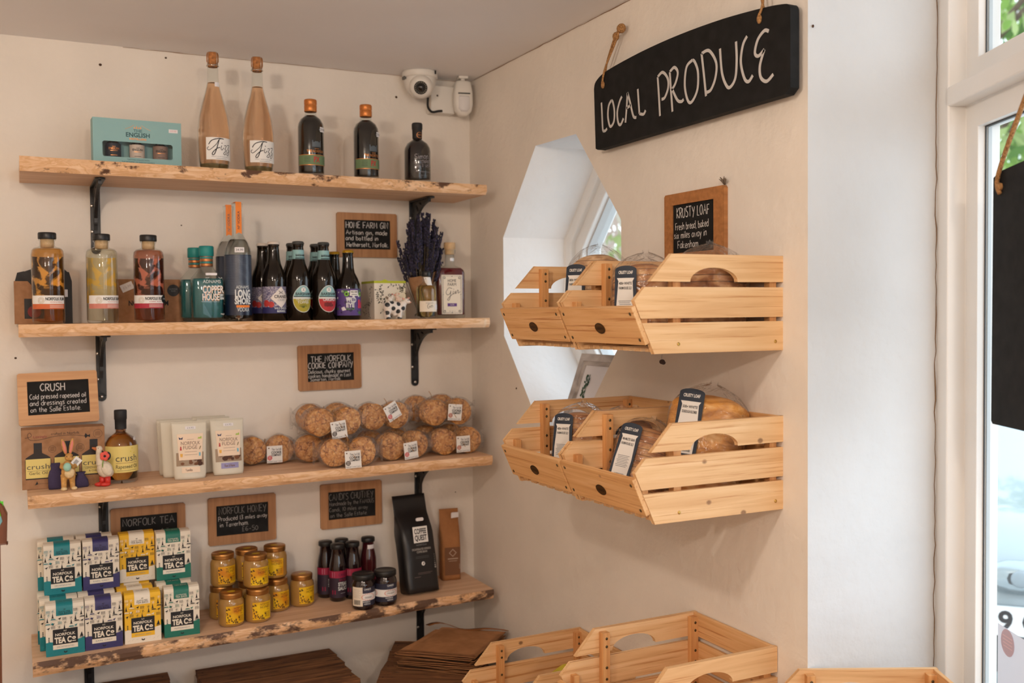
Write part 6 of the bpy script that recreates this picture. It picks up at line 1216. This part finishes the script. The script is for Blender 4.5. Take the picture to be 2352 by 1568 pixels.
cookie_bag('cookie bag in the middle of the upper row, its red-dot tag tilted', -.338, -.165, zu(-.34) + .004, .074, CRIM, radians(8), 28, tdx=.012, tdz=.014, seed=5)
cookie_bag('cookie bag on the right of the upper row, nearest the wall corner', -.146, -.160, zu(-.14) + .004, .076, TERR, 0, -5, tdx=.014, tdz=.000, seed=6)
cookie_bag('lone cookie bag on the shelf half hidden by the lilac-labelled fudge pouch', -.652, -.062, zc(-.65), .078, CRIM, 0, 0, tdx=.018, tdz=-.010, bow=False, seed=7)
cookie_bag('rear lower cookie bag behind the left end of the row', -.500, -.105, zc(-.5), .078, None, 0, bow=False, seed=8)
cookie_bag('rear lower cookie bag behind the middle of the row', -.316, -.088, zc(-.3), .076, None, 0, bow=False, seed=9)
cookie_bag('rear lower cookie bag behind the right end of the row', -.140, -.085, zc(-.14), .076, None, 0, bow=False, seed=10)
cookie_bag('rear upper cookie bag behind the straw-bow bag', -.492, -.095, zu(-.49) + .004, .078, None, 0, bow=False, seed=11)
cookie_bag('rear upper cookie bag with a tall twine end, by the wall corner', -.170, -.085, zu(-.17) + .010, .076, None, 0, seed=12)
# ------------------------------------------------------------------ lowest shelf: tea boxes
z3 = lambda x: zs(3, x)
TEA_P = mat('tea_white', lin(234, 226, 210), .55)
def tea_box(label, kind, flavour, loc, rz=0, base=None):
    if base is not None: return dup(base, loc, rz, label)
    col = {'teal': lin(20, 124, 134), 'navy': lin(54, 52, 104), 'yellow': lin(236, 186, 44), 'green': lin(22, 108, 92)}[kind]; CM = mat('tea_' + kind, col, .5)
    t = thing('tea_box', label, 'tea box', loc, rz, 'boxes of tea bags'); w, d, h = .085, .050, .125; BODY = CM if kind == 'yellow' else TEA_P; LOW = TEA_P if kind == 'yellow' else CM
    m = MB(); pr = [(-d / 2, 0), (d / 2, 0), (d / 2, h - .010), (d / 2 - .006, h - .002), (d / 2 - .012, h), (-d / 2 + .012, h), (-d / 2 + .004, h - .003), (-d / 2, h - .010)]
    m.prism(pr, -w / 2, w / 2, lambda u, v, w_: (w_, u, v), BODY)
    m.bx((-w / 2 - .0003, -d / 2 - .0003, .0), (w / 2 + .0003, d / 2 + .0003, .034), LOW); m.build('carton', t)
    fl = CM if kind != 'yellow' else TEA_P; ti = TEA_P if kind == 'green' else INK
    m = MB(); path = [(-d / 2 - .0006, h - .0285), (-d / 2 - .0006, h - .010), (-d / 2 + .0035, h - .0025), (-d / 2 + .012, h + .0006), (d / 2 - .012, h + .0006)]
    vs = [(s_ * .0185 - .001, y, z) for y, z in path for s_ in (-1, 1)]; m.add(vs, [(2 * i, 2 * i + 1, 2 * i + 3, 2 * i + 2) for i in range(4)], fl, True)
    fn = flat((0, -d / 2 - .0008, 0)); m.text('TEA BAGS', -.001, h - .0262, .0050, .0003, fn, ti, w=.028); m.text('PLASTIC-FREE' if kind != 'green' else '15 PYRAMID', -.001, h - .0205, .0032, .0003, fn, ti, w=.025)
    if kind != 'green': m.text('40', -.001, h - .0155, .0034, .0003, fn, ti)
    ft = flat((0, 0, h + .0009), (1, 0, 0), (0, 1, 0), (0, 0, 1)); m.text('TEA BAGS', -.001, -.008, .0052, .0003, ft, ti, w=.028); m.build('seal_flap', t)
    m = MB(); fn = flat((0, -d / 2 - .0005, 0))
    m.face2([(-w / 2, .030), (w / 2, .030), (w / 2, .0385), (.035, .036), (.028, .0345), (-.028, .034), (-.036, .0355), (-w / 2, .033)], .0001, fn, LOW)
    m.rect(-.0275, .0265, .0275, .064, .0003, fn, INK); m.rect(-.0275, .0155, .0275, .0265, .0003, fn, TEA_P if kind != 'yellow' else CM)
    m.text('NT', 0, .0572, .0036, .0006, fn, TEA_P); m.text('NORFOLK', 0, .0478, .0064, .0006, fn, TEA_P, w=.044, bold=.02); m.text('TEA C', -.0052, .0305, .0135, .0006, fn, TEA_P, w=.0375, bold=.045); m.text('o', .0190, .0365, .0085, .0006, fn, TEA_P, w=.0085, bold=.06); m.rect(.0148, .0312, .0232, .0330, .0006, fn, TEA_P)
    m.text(flavour, 0, .0192, .0036, .0006, fn, GREYINK, w=.038)
    rnd = random.Random(77)
    for k in range(35): # little landscape drawings
        u, v = -.038 + .0126 * (k % 7) + rnd.uniform(-.002, .002), .0680 + .0100 * (k // 7) + rnd.uniform(-.0015, .0015)
        if v > h - .033 and abs(u) < .021: continue
        ic = (INK, INK, INK, CM if kind != 'yellow' else TEA_P)[rnd.randrange(4)]; q = (k * 3 + k // 7) % 5
        if q == 0: m.face2([(u - .0042, v), (u + .0035, v + .0032), (u + .001, v - .0022)], .0003, fn, ic); m.stroke([(u, v - .002), (u, v - .006)], .0004, .0003, fn, INK)
        elif q == 1: m.stroke([(u, v - .004), (u, v + .005)], .0005, .0003, fn, ic); m.stroke([(u - .004, v + .003), (u + .004, v - .001)], .0005, .0003, fn, ic); m.stroke([(u - .003, v - .002), (u + .003, v + .004)], .0005, .0003, fn, ic)
        elif q == 2: m.face2([(u - .006, v), (u + .006, v), (u + .004, v + .0022), (u - .004, v + .0025)], .0003, fn, ic); m.stroke([(u - .008, v - .001), (u + .010, v - .001)], .0003, .0003, fn, INK)
        elif q == 3: m.stroke([(u - .005, v - .003), (u + .005, v - .003), (u + .005, v + .003)], .0004, .0003, fn, INK); [m.rect(u - .004 + .003 * z, v - .002, u - .0028 + .003 * z, v + .004, .0003, fn, ic) for z in range(3)]
        else: m.face2([(u - .002, v - .005), (u + .002, v - .005), (u, v + .007)], .0003, fn, ic); m.face2([(u - .004, v - .006), (u + .004, v - .006), (u, v - .004)], .0003, fn, ic)
    m.disc(-.028, .0785, .0024, .0004, fn, CM if kind != 'yellow' else TEA_P, 12); m.ring(-.022, .0800, .010, .0004, .0003, fn, mat('thin_ink', lin(140, 130, 116), .7), 20, .006)
    for s_, u in ((1, .036), (-1, -.036)):
        if s_ > 0: m.face2([(u - .004, .040), (u + .004, .040), (u + .0005, .052)], .0004, fn, INK); m.rect(u - .0045, .0375, u + .0045, .0390, .0004, fn, INK)
        else: [m.face2([(u - .002, .036 + q * .004), (u + .002, .036 + q * .004), (u, .0395 + q * .004)], .0004, fn, INK) for q in range(3)]
    m.disc(0, .0078, .0040, .0004, fn, INK, 12, .0026); m.disc(0, .0095, .0020, .0005, fn, LOW, 10, .0014)
    for k in range(8): u = -.036 + .0098 * k; m.stroke([(u, .006 + (k % 3) * .002), (u + .005, .009 + (k % 2) * .003)], .0004, .0004, fn, mat('tea_dim_' + kind, tuple(c * .55 for c in LOW.node_tree.nodes['Principled BSDF'].inputs['Base Color'].default_value[:3]) + (1,), .6))
    m.build('front_print', t); return t
tb = {}
ZT = .1256
TX = [(-1.1775, 'teal', 'DECAFFEINATED', -.187, 'teal-banded'), (-1.0905, 'navy', 'EARL GREY', -.185, 'navy-banded'), (-1.0000, 'yellow', 'BREAKFAST BREW', -.184, 'yellow'), (-.9050, 'green', 'PEPPERMINT', -.181, 'dark green-banded')]
for x, k, fv, y, nm in TX:
    tb[k] = tea_box('lower front %s tea box standing at the shelf edge' % nm, k, fv, (x, y, z3(x) + .0003), radians(-2 if k == 'green' else 0))
for x, k, fv, y, nm in TX: tea_box('lower middle %s tea box behind the front one, holding up the upper box' % nm, k, fv, (x - .012, y + .0525, z3(x) + .0003), 0, tb[k])
tea_box('lower rear navy-banded tea box against the wall', 'navy', '', (-1.104, -.075, z3(-1.1) + .0003), 0, tb['navy']); tea_box('lower rear teal-banded tea box against the wall', 'teal', '', (-1.193, -.075, z3(-1.19) + .0003), 0, tb['teal'])
tea_box('lower rear yellow tea box against the wall', 'yellow', '', (-1.014, -.075, z3(-1.0) + .0003), 0, tb['yellow'])
for x, k, y, lb in ((-1.177, 'teal', -.096, 'upper front teal-banded tea box on top of the stack, leftmost column'), (-1.088, 'navy', -.098, 'upper front navy-banded tea box on top of the stack'), (-.999, 'yellow', -.068, 'upper yellow tea box on top of the stack, below the tea chalkboard'), (-.912, 'green', -.094, 'upper dark green-banded tea box on top of the stack, rightmost column')):
    tea_box(lb, k, '', (x, y, z3(x) + ZT + .0006), 0, tb[k])
tea_box('upper rear teal-banded tea box, only its top showing', 'teal', '', (-1.190, -.042, z3(-1.19) + ZT + .0006), 0, tb['teal']); tea_box('upper rear navy-banded tea box, only its top showing', 'navy', '', (-1.100, -.044, z3(-1.1) + ZT + .0006), 0, tb['navy'])
# honey jars
HON = mat('set_honey', lin(166, 126, 66), .12, coat=.7, nscale=20, namt=.08); LIDM = mat('bronze_lid', lin(176, 126, 70), .32, .85); YLB = ramp_mat('honey_label', [(.3, lin(206, 130, 20)), (.6, lin(236, 196, 24))], (30, 30, 30), 1.0, 2, 0, .45, 0)
def honey(label, loc, rz=0, base=None):
    if base is not None: return dup(base, loc, rz, label)
    t = thing('honey_jar', label, 'jar', loc, rz, 'honey jars with bronze lids')
    m = MB(); m.lathe([(0, .002), (.028, .0005), (.0322, .004), (.0335, .010), (.0335, .058), (.0320, .066), (.0285, .0715), (.0275, .074), (0, .074)], HON, 36); m.build('jar', t)
    m = MB(); m.lathe([(.0282, .0725), (.0298, .0735), (.0292, .0755), (.0300, .0775), (.0292, .0795), (.0300, .0815), (.0295, .0865), (.0280, .0880), (0, .0880)], LIDM, 36)
    m.disc(0, -.004, .011, 0, flat((0, 0, .0883), (1, 0, 0), (0, 1, 0), (0, 0, 1)), mat('lid_emblem', lin(206, 170, 40), .4), 12, .008); m.build('lid', t)
    m = MB(); f = cyl(.0338, radians(12)); m.rect(-.0265, .010, .0265, .056, .0002, f, YLB, 20); m.text('NORFOLK', .008, .0475, .0056, .0006, f, mat('honey_brown', lin(104, 50, 24), .6), w=.028); m.text('HONEY', .008, .0395, .0068, .0006, f, mat('honey_brown', lin(104, 50, 24), .6), w=.028)
    BEE = mat('bee_brown', lin(74, 42, 20), .6); rnd = random.Random(3)
    for k in range(30):
        u, v = (rnd.uniform(-.025, -.016), rnd.uniform(.014, .052)) if k < 14 else (rnd.uniform(-.020, .010), rnd.uniform(.0125, .026)); a = rnd.uniform(0, 3); l, q = rnd.uniform(.0018, .0034), rnd.uniform(.001, .0016)
        m.face2([(u + l * cos(b) * cos(a) - q * sin(b) * sin(a), v + l * cos(b) * sin(a) + q * sin(b) * cos(a)) for b in [2 * pi * z / 8 for z in range(8)]], .0004 + k * .00001, f, BEE)
    for k in range(5): m.rect(.006, .016 + k * .003, .022, .0168 + k * .003, .0006, f, mat('honey_brown', lin(104, 50, 24), .6), 4)
    m.text('12oz', .016, .0335, .003, .0006, f, mat('honey_brown', lin(104, 50, 24), .6)); m.build('label', t); return t
hj = honey('lower front honey jar, next to the dark green tea boxes', (-.777, -.170, z3(-.777)))
HB = .0886
for x, y, lv, rz, lb in ((-.707, -.169, 0, -3, 'lower front honey jar, second from the tea boxes'), (-.640, -.098, 0, 4, 'lower honey jar behind, right of the front pair'), (-.567, -.087, 0, 6, 'lone lower honey jar at the right end of the group'),
                         (-.788, -.094, 0, 0, 'lower rear honey jar, hidden behind the one beside the tea boxes'), (-.713, -.089, 0, 0, 'lower rear honey jar in the middle, only its lid rim visible'),
                         (-.784, -.100, 1, 2, 'upper honey jar nearest the dark green tea boxes'), (-.708, -.155, 1, -2, 'upper front honey jar in the middle of the group'), (-.717, -.082, 1, 0, 'upper rear honey jar in the middle, its label mostly covered'), (-.641, -.085, 1, -28, 'upper honey jar at the right, its label turned away to the left')):
    honey(lb, (x, y, z3(x) + lv * HB), radians(rz), hj)
# sauces and chutney
P_SA = [(0, .004), (.020, 0), (.0235, .003), (.0240, .088), (.0232, .102), (.0200, .118), (.0175, .128), (.0166, .146), (.0185, .148)]
SAU = mat('dark_sauce', (.012, .005, .006, 1), .07, coat=.7); PLUM = mat('plum_label', lin(46, 34, 50), .55); MAG = mat('magenta_band', lin(146, 26, 62), .55)
def sauce(label, loc, rz, lab=True, red=False):
    t = thing('sauce_bottle', label, 'bottle', loc, rz, 'dark sauce bottles with black lids')
    m = MB(); m.lathe(P_SA + [(.0185, .149), (0, .149)], SAU if not red else mat('red_sauce', (.05, .007, .010, 1), .07, coat=.7), 32); m.build('bottle', t)
    m = MB(); m.lathe([(.0188, .1475), (.0198, .149), (.0198, .158), (.0185, .1605), (0, .1612)], BLACK, 30); m.build('lid', t)
    if lab:
        m = MB(); f = cyl(.0243, radians(14)); m.rect(-.052, .012, .036, .088, .0002, f, PLUM, 28); m.rect(-.052, .068, .036, .088, .0004, f, MAG, 28)
        m.text("CANDI'S", .004, .0735, .0075, .0006, f, mat('deep_plum', lin(60, 24, 60), .6), w=.030); m.text('SMOKY', .003, .0585, .0070, .0006, f, MAG, w=.026); m.text('STEAK', .003, .0460, .0098, .0006, f, LW, w=.031, bold=.03); m.text('SAUCE', .003, .0335, .0098, .0006, f, LW, w=.032, bold=.03); m.rect(-.006, .0245, .010, .0252, .0006, f, LW, 4); m.rect(-.030, .070, -.022, .085, .0006, f, mat('pink_print', lin(170, 110, 130), .6)); m.rect(-.030, .022, -.020, .034, .0006, f, MAG); m.build('label', t)
    else: sticker(t, .0165, .004, .1325, .021, .016, 0)
    return t
sauce('front steak sauce bottle with magenta-topped label', (-.466, -.096, z3(-.466)), radians(2)); sauce('second front steak sauce bottle behind the barcode-side chutney jar', (-.420, -.092, z3(-.42)), radians(2))
sauce('rear steak sauce bottle at the left of the group', (-.486, -.044, z3(-.486)), radians(16)); sauce('rear steak sauce bottle in the middle, mostly hidden', (-.437, -.040, z3(-.437)), radians(10)); sauce('dark red sauce bottle with a white sticker on its neck, standing apart', (-.363, -.058, z3(-.363)), 0, False, True)
NVY = mat('chutney_navy', lin(36, 38, 58), .55)
def chutney(label, loc, rz, base=None):
    if base is not None: return dup(base, loc, rz, label)
    t = thing('chutney_jar', label, 'jar', loc, rz, 'chutney jars with black lids')
    m = MB(); m.lathe([(0, .002), (.027, .0005), (.0305, .004), (.0315, .010), (.0315, .068), (.030, .074), (.0275, .078), (.0275, .083), (0, .083)], SAU, 36); m.build('jar', t)
    m = MB(); m.lathe([(.0285, .0815), (.0310, .083), (.0310, .0935), (.0295, .0965), (.0265, .0972), (.0255, .0962), (0, .0962)], BLACK, 36); m.build('lid', t)
    m = MB(); f = cyl(.0318); m.rect(-.078, .014, .078, .064, .0002, f, NVY, 40); m.rect(-.046, .028, .078, .048, .0004, f, PAPERW, 32); m.rect(-.078, .013, -.046, .065, .0006, f, CREAMP, 10)
    rnd = random.Random(2); u = -.072
    while u < -.053: w = rnd.uniform(.0005, .0015); m.rect(u, .017, u + w, .030, .0008, f, INK); u += w + rnd.uniform(.0005, .0012)
    for k in range(8): m.rect(-.074, .036 + .0032 * k, -.052 - .004 * (k % 2), .0366 + .0032 * k, .0008, f, GREYINK, 3)
    for u0 in (-.030, .030):
        for k in range(22): a = 2 * pi * k / 22; m.disc(u0 + .0185 * cos(a), .038 + .0085 * sin(a), .0012, .0008, f, mat('berry_red', lin(206, 86, 70), .6), 6)
        m.text("CANDI'S", u0 - .002, .0565, .0048, .0006, f, LW, w=.020, bold=.02); m.text('CHUTNEY', u0 - .002, .0510, .0042, .0006, f, mat('dull_blue', lin(96, 102, 128), .6), w=.020); m.text('HANDMADE', u0 - .006, .0230, .0034, .0006, f, LW, w=.022, bold=.02); m.text('NORFOLK', u0 - .003, .0172, .0034, .0006, f, LW, w=.018, bold=.02)
    m.text('THE NORFOLK', .030, .0420, .0034, .0008, f, GREYINK, w=.026); m.text('CRANBERRY', .030, .0355, .0042, .0008, f, INK, w=.026); m.rect(-.040, .034, -.020, .039, .0008, f, mat('pale_grey_seal', (.5, .5, .5, 1), .6), 5)
    m.build('label', t); return t
cj = chutney('front chutney jar turned to show its cream barcode panel', (-.426, -.204, z3(-.426)), radians(62)); chutney('', (-.360, -.198, z3(-.36)), radians(-42), cj)['label'] = 'chutney jar showing its navy and white label, right of the barcode-side jar'
# coffee bags
def coffee(name, label, loc, rz, rx, W2, D2, Hh, m_, top=.78):
    t = thing(name, label, 'coffee bag', loc, rot=(rx, 0, rz)); m = MB(); rows = []
    for k in range(21):
        f = k / 20; z = Hh * f; d = D2 * (1 if f < .62 else max(.03, 1 - (f - .62) / (.86 - .62))) ; w = W2 * (1 if f < .5 else 1 - .0 * f); p = 5 if f < .8 else 3
        row = []
        for q in range(40):
            a = 2 * pi * q / 40; c, s_ = cos(a), sin(a); x = math.copysign(abs(c) ** (2 / p), c) * w; y = math.copysign(abs(s_) ** (2 / p), s_) * d; w_ = 1 + .035 * noise.noise((x * 22, y * 30, z * 16)) * (1 if f < .85 else .2); row.append((x * w_, y * w_ + D2 * .8 * max(0, (f - .5)) * .9, z))
        rows.append(row)
    m.loft(rows, m_); m.build('bag', t); return t
BLB = mat('black_foil', (.011, .011, .012, 1), .36, bump=.25, bscale=26)
t = coffee('coffee_bag', 'large black coffee bag with white square logo, right of the lowest shelf', (-.232, -.135, z3(-.232)), radians(5), radians(-13), .053, .034, .282, BLB)
m = MB(); fn = flat((0, -.0372, 0)); m.prism([(-.020, .140), (.026, .140), (.026, .186), (-.020, .186)], -.001, .0006, fn, PAPERW); m.text('COFFEE', .003, .1655, .0145, .0010, fn, INK, w=.038, bold=.03); m.text('QUEST', .003, .1465, .0150, .0010, fn, INK, w=.038, bold=.03)
m.text('NORFOLK', .003, .1315, .0045, .0008, fn, GREYINK, w=.034); m.text('DECAFFEINATED ESPRESSO', .001, .1190, .0056, .0008, fn, mat('grey_print', lin(150, 146, 142), .6), w=.060, bold=.03); m.text('COFFEE BEANS', .002, .1110, .0056, .0008, fn, mat('grey_print', lin(150, 146, 142), .6), w=.034, bold=.03)
for k in range(2): m.rect(-.020, .1000 - k * .004, .022, .1012 - k * .004, .0008, fn, mat('dim_print', (.08, .08, .085, 1), .6))
m.disc(.002, .080, .0055, .0008, fn, PAPERW, 16, .0058); m.stroke(crom([(.0005, .0775), (.0035, .080), (.0030, .083)]), .0022, .0012, fn, INK); m.rect(-.018, .054, .028, .0552, .0008, fn, mat('pinkish_print', (.16, .11, .11, 1), .6)); m.rect(-.018, .0505, .022, .0515, .0008, fn, mat('pinkish_print', (.16, .11, .11, 1), .6)); m.rect(-.030, .043, -.010, .0445, .0008, fn, mat('pinkish_print', (.16, .11, .11, 1), .6))
for k in range(7): m.disc(.0395, .066 + k * .006, .0012 + .0006 * max(0, 3 - k), .0006, fn, mat('grey_print', lin(150, 146, 142), .6), 8)
m.build('front_print', t); m = MB(); m.prism([(-.004, .204), (-.001, .2015), (.017, .2015), (.020, .204), (.020, .2085), (.017, .211), (-.001, .211), (-.004, .2085)], -.002, .0006, flat((0, -.0330, 0)), STICK); m.build('price_sticker', t)
t = coffee('coffee_bag', 'smaller brown paper coffee bag in the corner behind the black one', (-.100, -.046, z3(-.1)), radians(-8), radians(-1), .030, .024, .212, mat('brown_paper_bag', lin(158, 106, 62), .75, nscale=60, namt=.1))
m = MB(); fn = flat((0, -.0250, 0)); BL_ = mat('brown_label', lin(112, 74, 48), .7); m.rect(-.022, .016, .026, .100, .0005, fn, BL_); m.ring(.003, .083, .012, .0028, .0008, fn, mat('pale_brown_print', lin(180, 160, 140), .6), 4); m.text('HOUSE COFFEE', .002, .0645, .0042, .0008, fn, mat('pale_brown_print', lin(180, 160, 140), .6), w=.034) if False else m.rect(-.013, .064, .019, .067, .0008, fn, mat('pale_brown_print', lin(180, 160, 140), .6)); m.rect(-.010, .058, .016, .0592, .0008, fn, mat('pale_brown_print', lin(180, 160, 140), .6)); [m.rect(.0225, .034 + .004 * q, .0245, .0365 + .004 * q, .0008, fn, mat('pale_brown_print', lin(180, 160, 140), .6)) for q in range(4)]
m.build('label', t); m = MB(); m.prism([(.004, .185), (.027, .187), (.027, .202), (.006, .202), (.004, .199)], -.002, .0006, flat((0, -.0085, 0)), STICK); m.build('price_sticker', t)
# ------------------------------------------------------------------ old dark crates on the floor and the paper bags
def old_crate(label, loc, rz, L_, D_, H_):
    t = thing('slatted_crate', label, 'crate', loc, rz, 'upturned dark wooden crates'); rnd = random.Random(label); n = 4
    for k in range(n):
        y0 = -D_ + k * D_ / n; m = MB(); e = [rnd.uniform(-.004, .004) for _ in range(4)]
        m.prism([(0 + e[0], y0 + .003), (L_ + e[1], y0 + .003 + e[2] * .3), (L_ + e[3], y0 + D_ / n - .004), (e[2], y0 + D_ / n - .004)], H_ - .012 + rnd.uniform(-.002, .001), H_, lambda u, v, w: (u, v, w), DARKW)
        for x in (.012, L_ - .012): m.ell((x, y0 + D_ / n * .5, H_ + .0004), (.003, .003, .001), NAIL, n=8)
        m.build('top_slat', t, bevel=.002, seg=1)
    for k in range(3):
        z = .03 + k * (H_ - .05) / 3
        for y in (-D_, -.012): m = MB(); m.bx((0, y, z), (L_, y + .012, z + (H_ - .05) / 3 - .018), DARKW); m.build('side_slat', t, bevel=.0015, seg=1)
    for x in (0, L_ - .014): m = MB(); m.bx((x + .0005, -D_ + .0125, 0), (x + .0135, -.0125, H_ - .015), DARKW); m.build('end_board', t, bevel=.0015, seg=1)
    return t
old_crate('upturned dark wooden crate below the middle of the lowest shelf', (-.848, -.026, 0), 0, .375, .280, .576)
old_crate('upturned dark wooden crate at the lower left, only its corner in view', (-1.33, -.012, 0), 0, .405, .285, .578)
old_crate('upturned dark wooden crate in the corner under the stack of paper bags', (-.278, -.050, 0), radians(-29), .275, .335, .573)
rnd = random.Random(31); KB = [KRAFT, ramp_mat('kraft_paper_bag', [(.3, lin(150, 104, 66)), (.7, lin(172, 124, 84))], (1, 1, 1), 30, 4, 0, .8, .1)]
BC = [Vector((-.352, -.262)), Vector((-.190, -.412)), Vector((-.020, -.262)), Vector((-.165, -.132))]
bag0 = None
for k in range(13):
    z = .5745 + k * .0036; t = None; rz = radians(rnd.uniform(-5, 5)) if k < 12 else radians(1); dx, dy = rnd.uniform(-.006, .006), rnd.uniform(-.006, .006); c = (BC[0] + BC[1] + BC[2] + BC[3]) / 4
    lb = {12: 'topmost kraft paper bag of the flat stack on the corner crate', 0: 'lowest kraft paper bag of the flat stack on the corner crate'}.get(k, 'flat kraft paper bag inside the stack on the corner crate')
    m = MB(); N_ = 10; vs = []; fs = []
    for i in range(N_ + 1):
        for j in range(N_ + 1):
            a, b = i / N_, j / N_; p = (BC[0] * (1 - a) + BC[1] * a) * (1 - b) + (BC[3] * (1 - a) + BC[2] * a) * b - c; e = max(abs(a - .5), abs(b - .5)) * 2; vs.append((p.x, p.y, .0012 * noise.noise((a * 3 + k, b * 3, 0)) + .002 * (e ** 6) * (.5 if k < 12 else 1.4) * noise.noise((a * 4, b * 4, k))))
    o_ = len(vs); vs += [(x, y, zz + .0018) for x, y, zz in vs]
    for i in range(N_):
        for j in range(N_): a = i * (N_ + 1) + j; fs += [(a, a + 1, a + N_ + 2, a + N_ + 1), (o_ + a, o_ + a + N_ + 1, o_ + a + N_ + 2, o_ + a + 1)]
    ed = [i for i in range(N_)] ; B_ = [(i, 0) for i in range(N_)] + [(N_, j) for j in range(N_)] + [(N_ - i, N_) for i in range(N_)] + [(0, N_ - j) for j in range(N_)]
    for q in range(len(B_)): a = B_[q][0] * (N_ + 1) + B_[q][1]; b = B_[(q + 1) % len(B_)]; b = b[0] * (N_ + 1) + b[1]; fs.append((a, o_ + a, o_ + b, b))
    m.add(vs, fs, KB[1], True); o = m.build('paper_bag', None, (c.x + dx, c.y + dy, z)); o.rotation_euler = (0, 0, rz); tag(o, lb, 'paper bag', 'stack of flat kraft paper bags')
m = MB(); pts = []
for i in range(15): f = i / 14; pts.append([(-.200 + .185 * f, -.095 - .150 * f + s_, .622 + .012 * sin(f * 9) * (1 - f) + z_) for s_, z_ in ((0, 0), (-.03, .005), (-.03, .0065), (0, .0015))])
m.loft(pts, mat('dark_kraft_flap', lin(140, 88, 44), .8)); tag(m.build('paper_bag', None), 'creased darker kraft paper lying across the back of the bag stack', 'paper bag')
# ------------------------------------------------------------------ edge of a card rack at the left
t = thing('card_rack', 'dark brown wooden rack with a green and blue card at the far left edge', 'rack', (-1.330, -.90, 0))
RK = ramp_mat('rack_wood', [(.3, lin(72, 38, 22)), (.7, lin(116, 68, 42))], (40, 40, 3), 1.5, 5, .5, .45, .05)
m = MB(); m.prism([(-.13, 1.155), (.040, 1.155), (.042, 1.205), (.034, 1.225), (.018, 1.236), (-.13, 1.240)], -.012, .012, flat(), RK, holes=[[(-.12, 1.168), (.020, 1.168), (.034, 1.195), (.030, 1.215), (.016, 1.226), (-.12, 1.228)]]); m.build('panel', t, bevel=.002)
m = MB(); m.prism([(-.10, 0), (.012, 0), (.024, .6), (.030, 1.158), (-.10, 1.158)], -.010, .010, flat(), RK); m.build('post', t)
m = MB(); fn = flat((0, -.004, 0)); m.rect(-.12, 1.166, .036, 1.229, 0, fn, mat('card_blue', lin(120, 178, 190), .5)); m.rect(-.12, 1.203, .036, 1.229, .0004, fn, mat('card_green', lin(84, 190, 40), .5)); m.build('card', t)
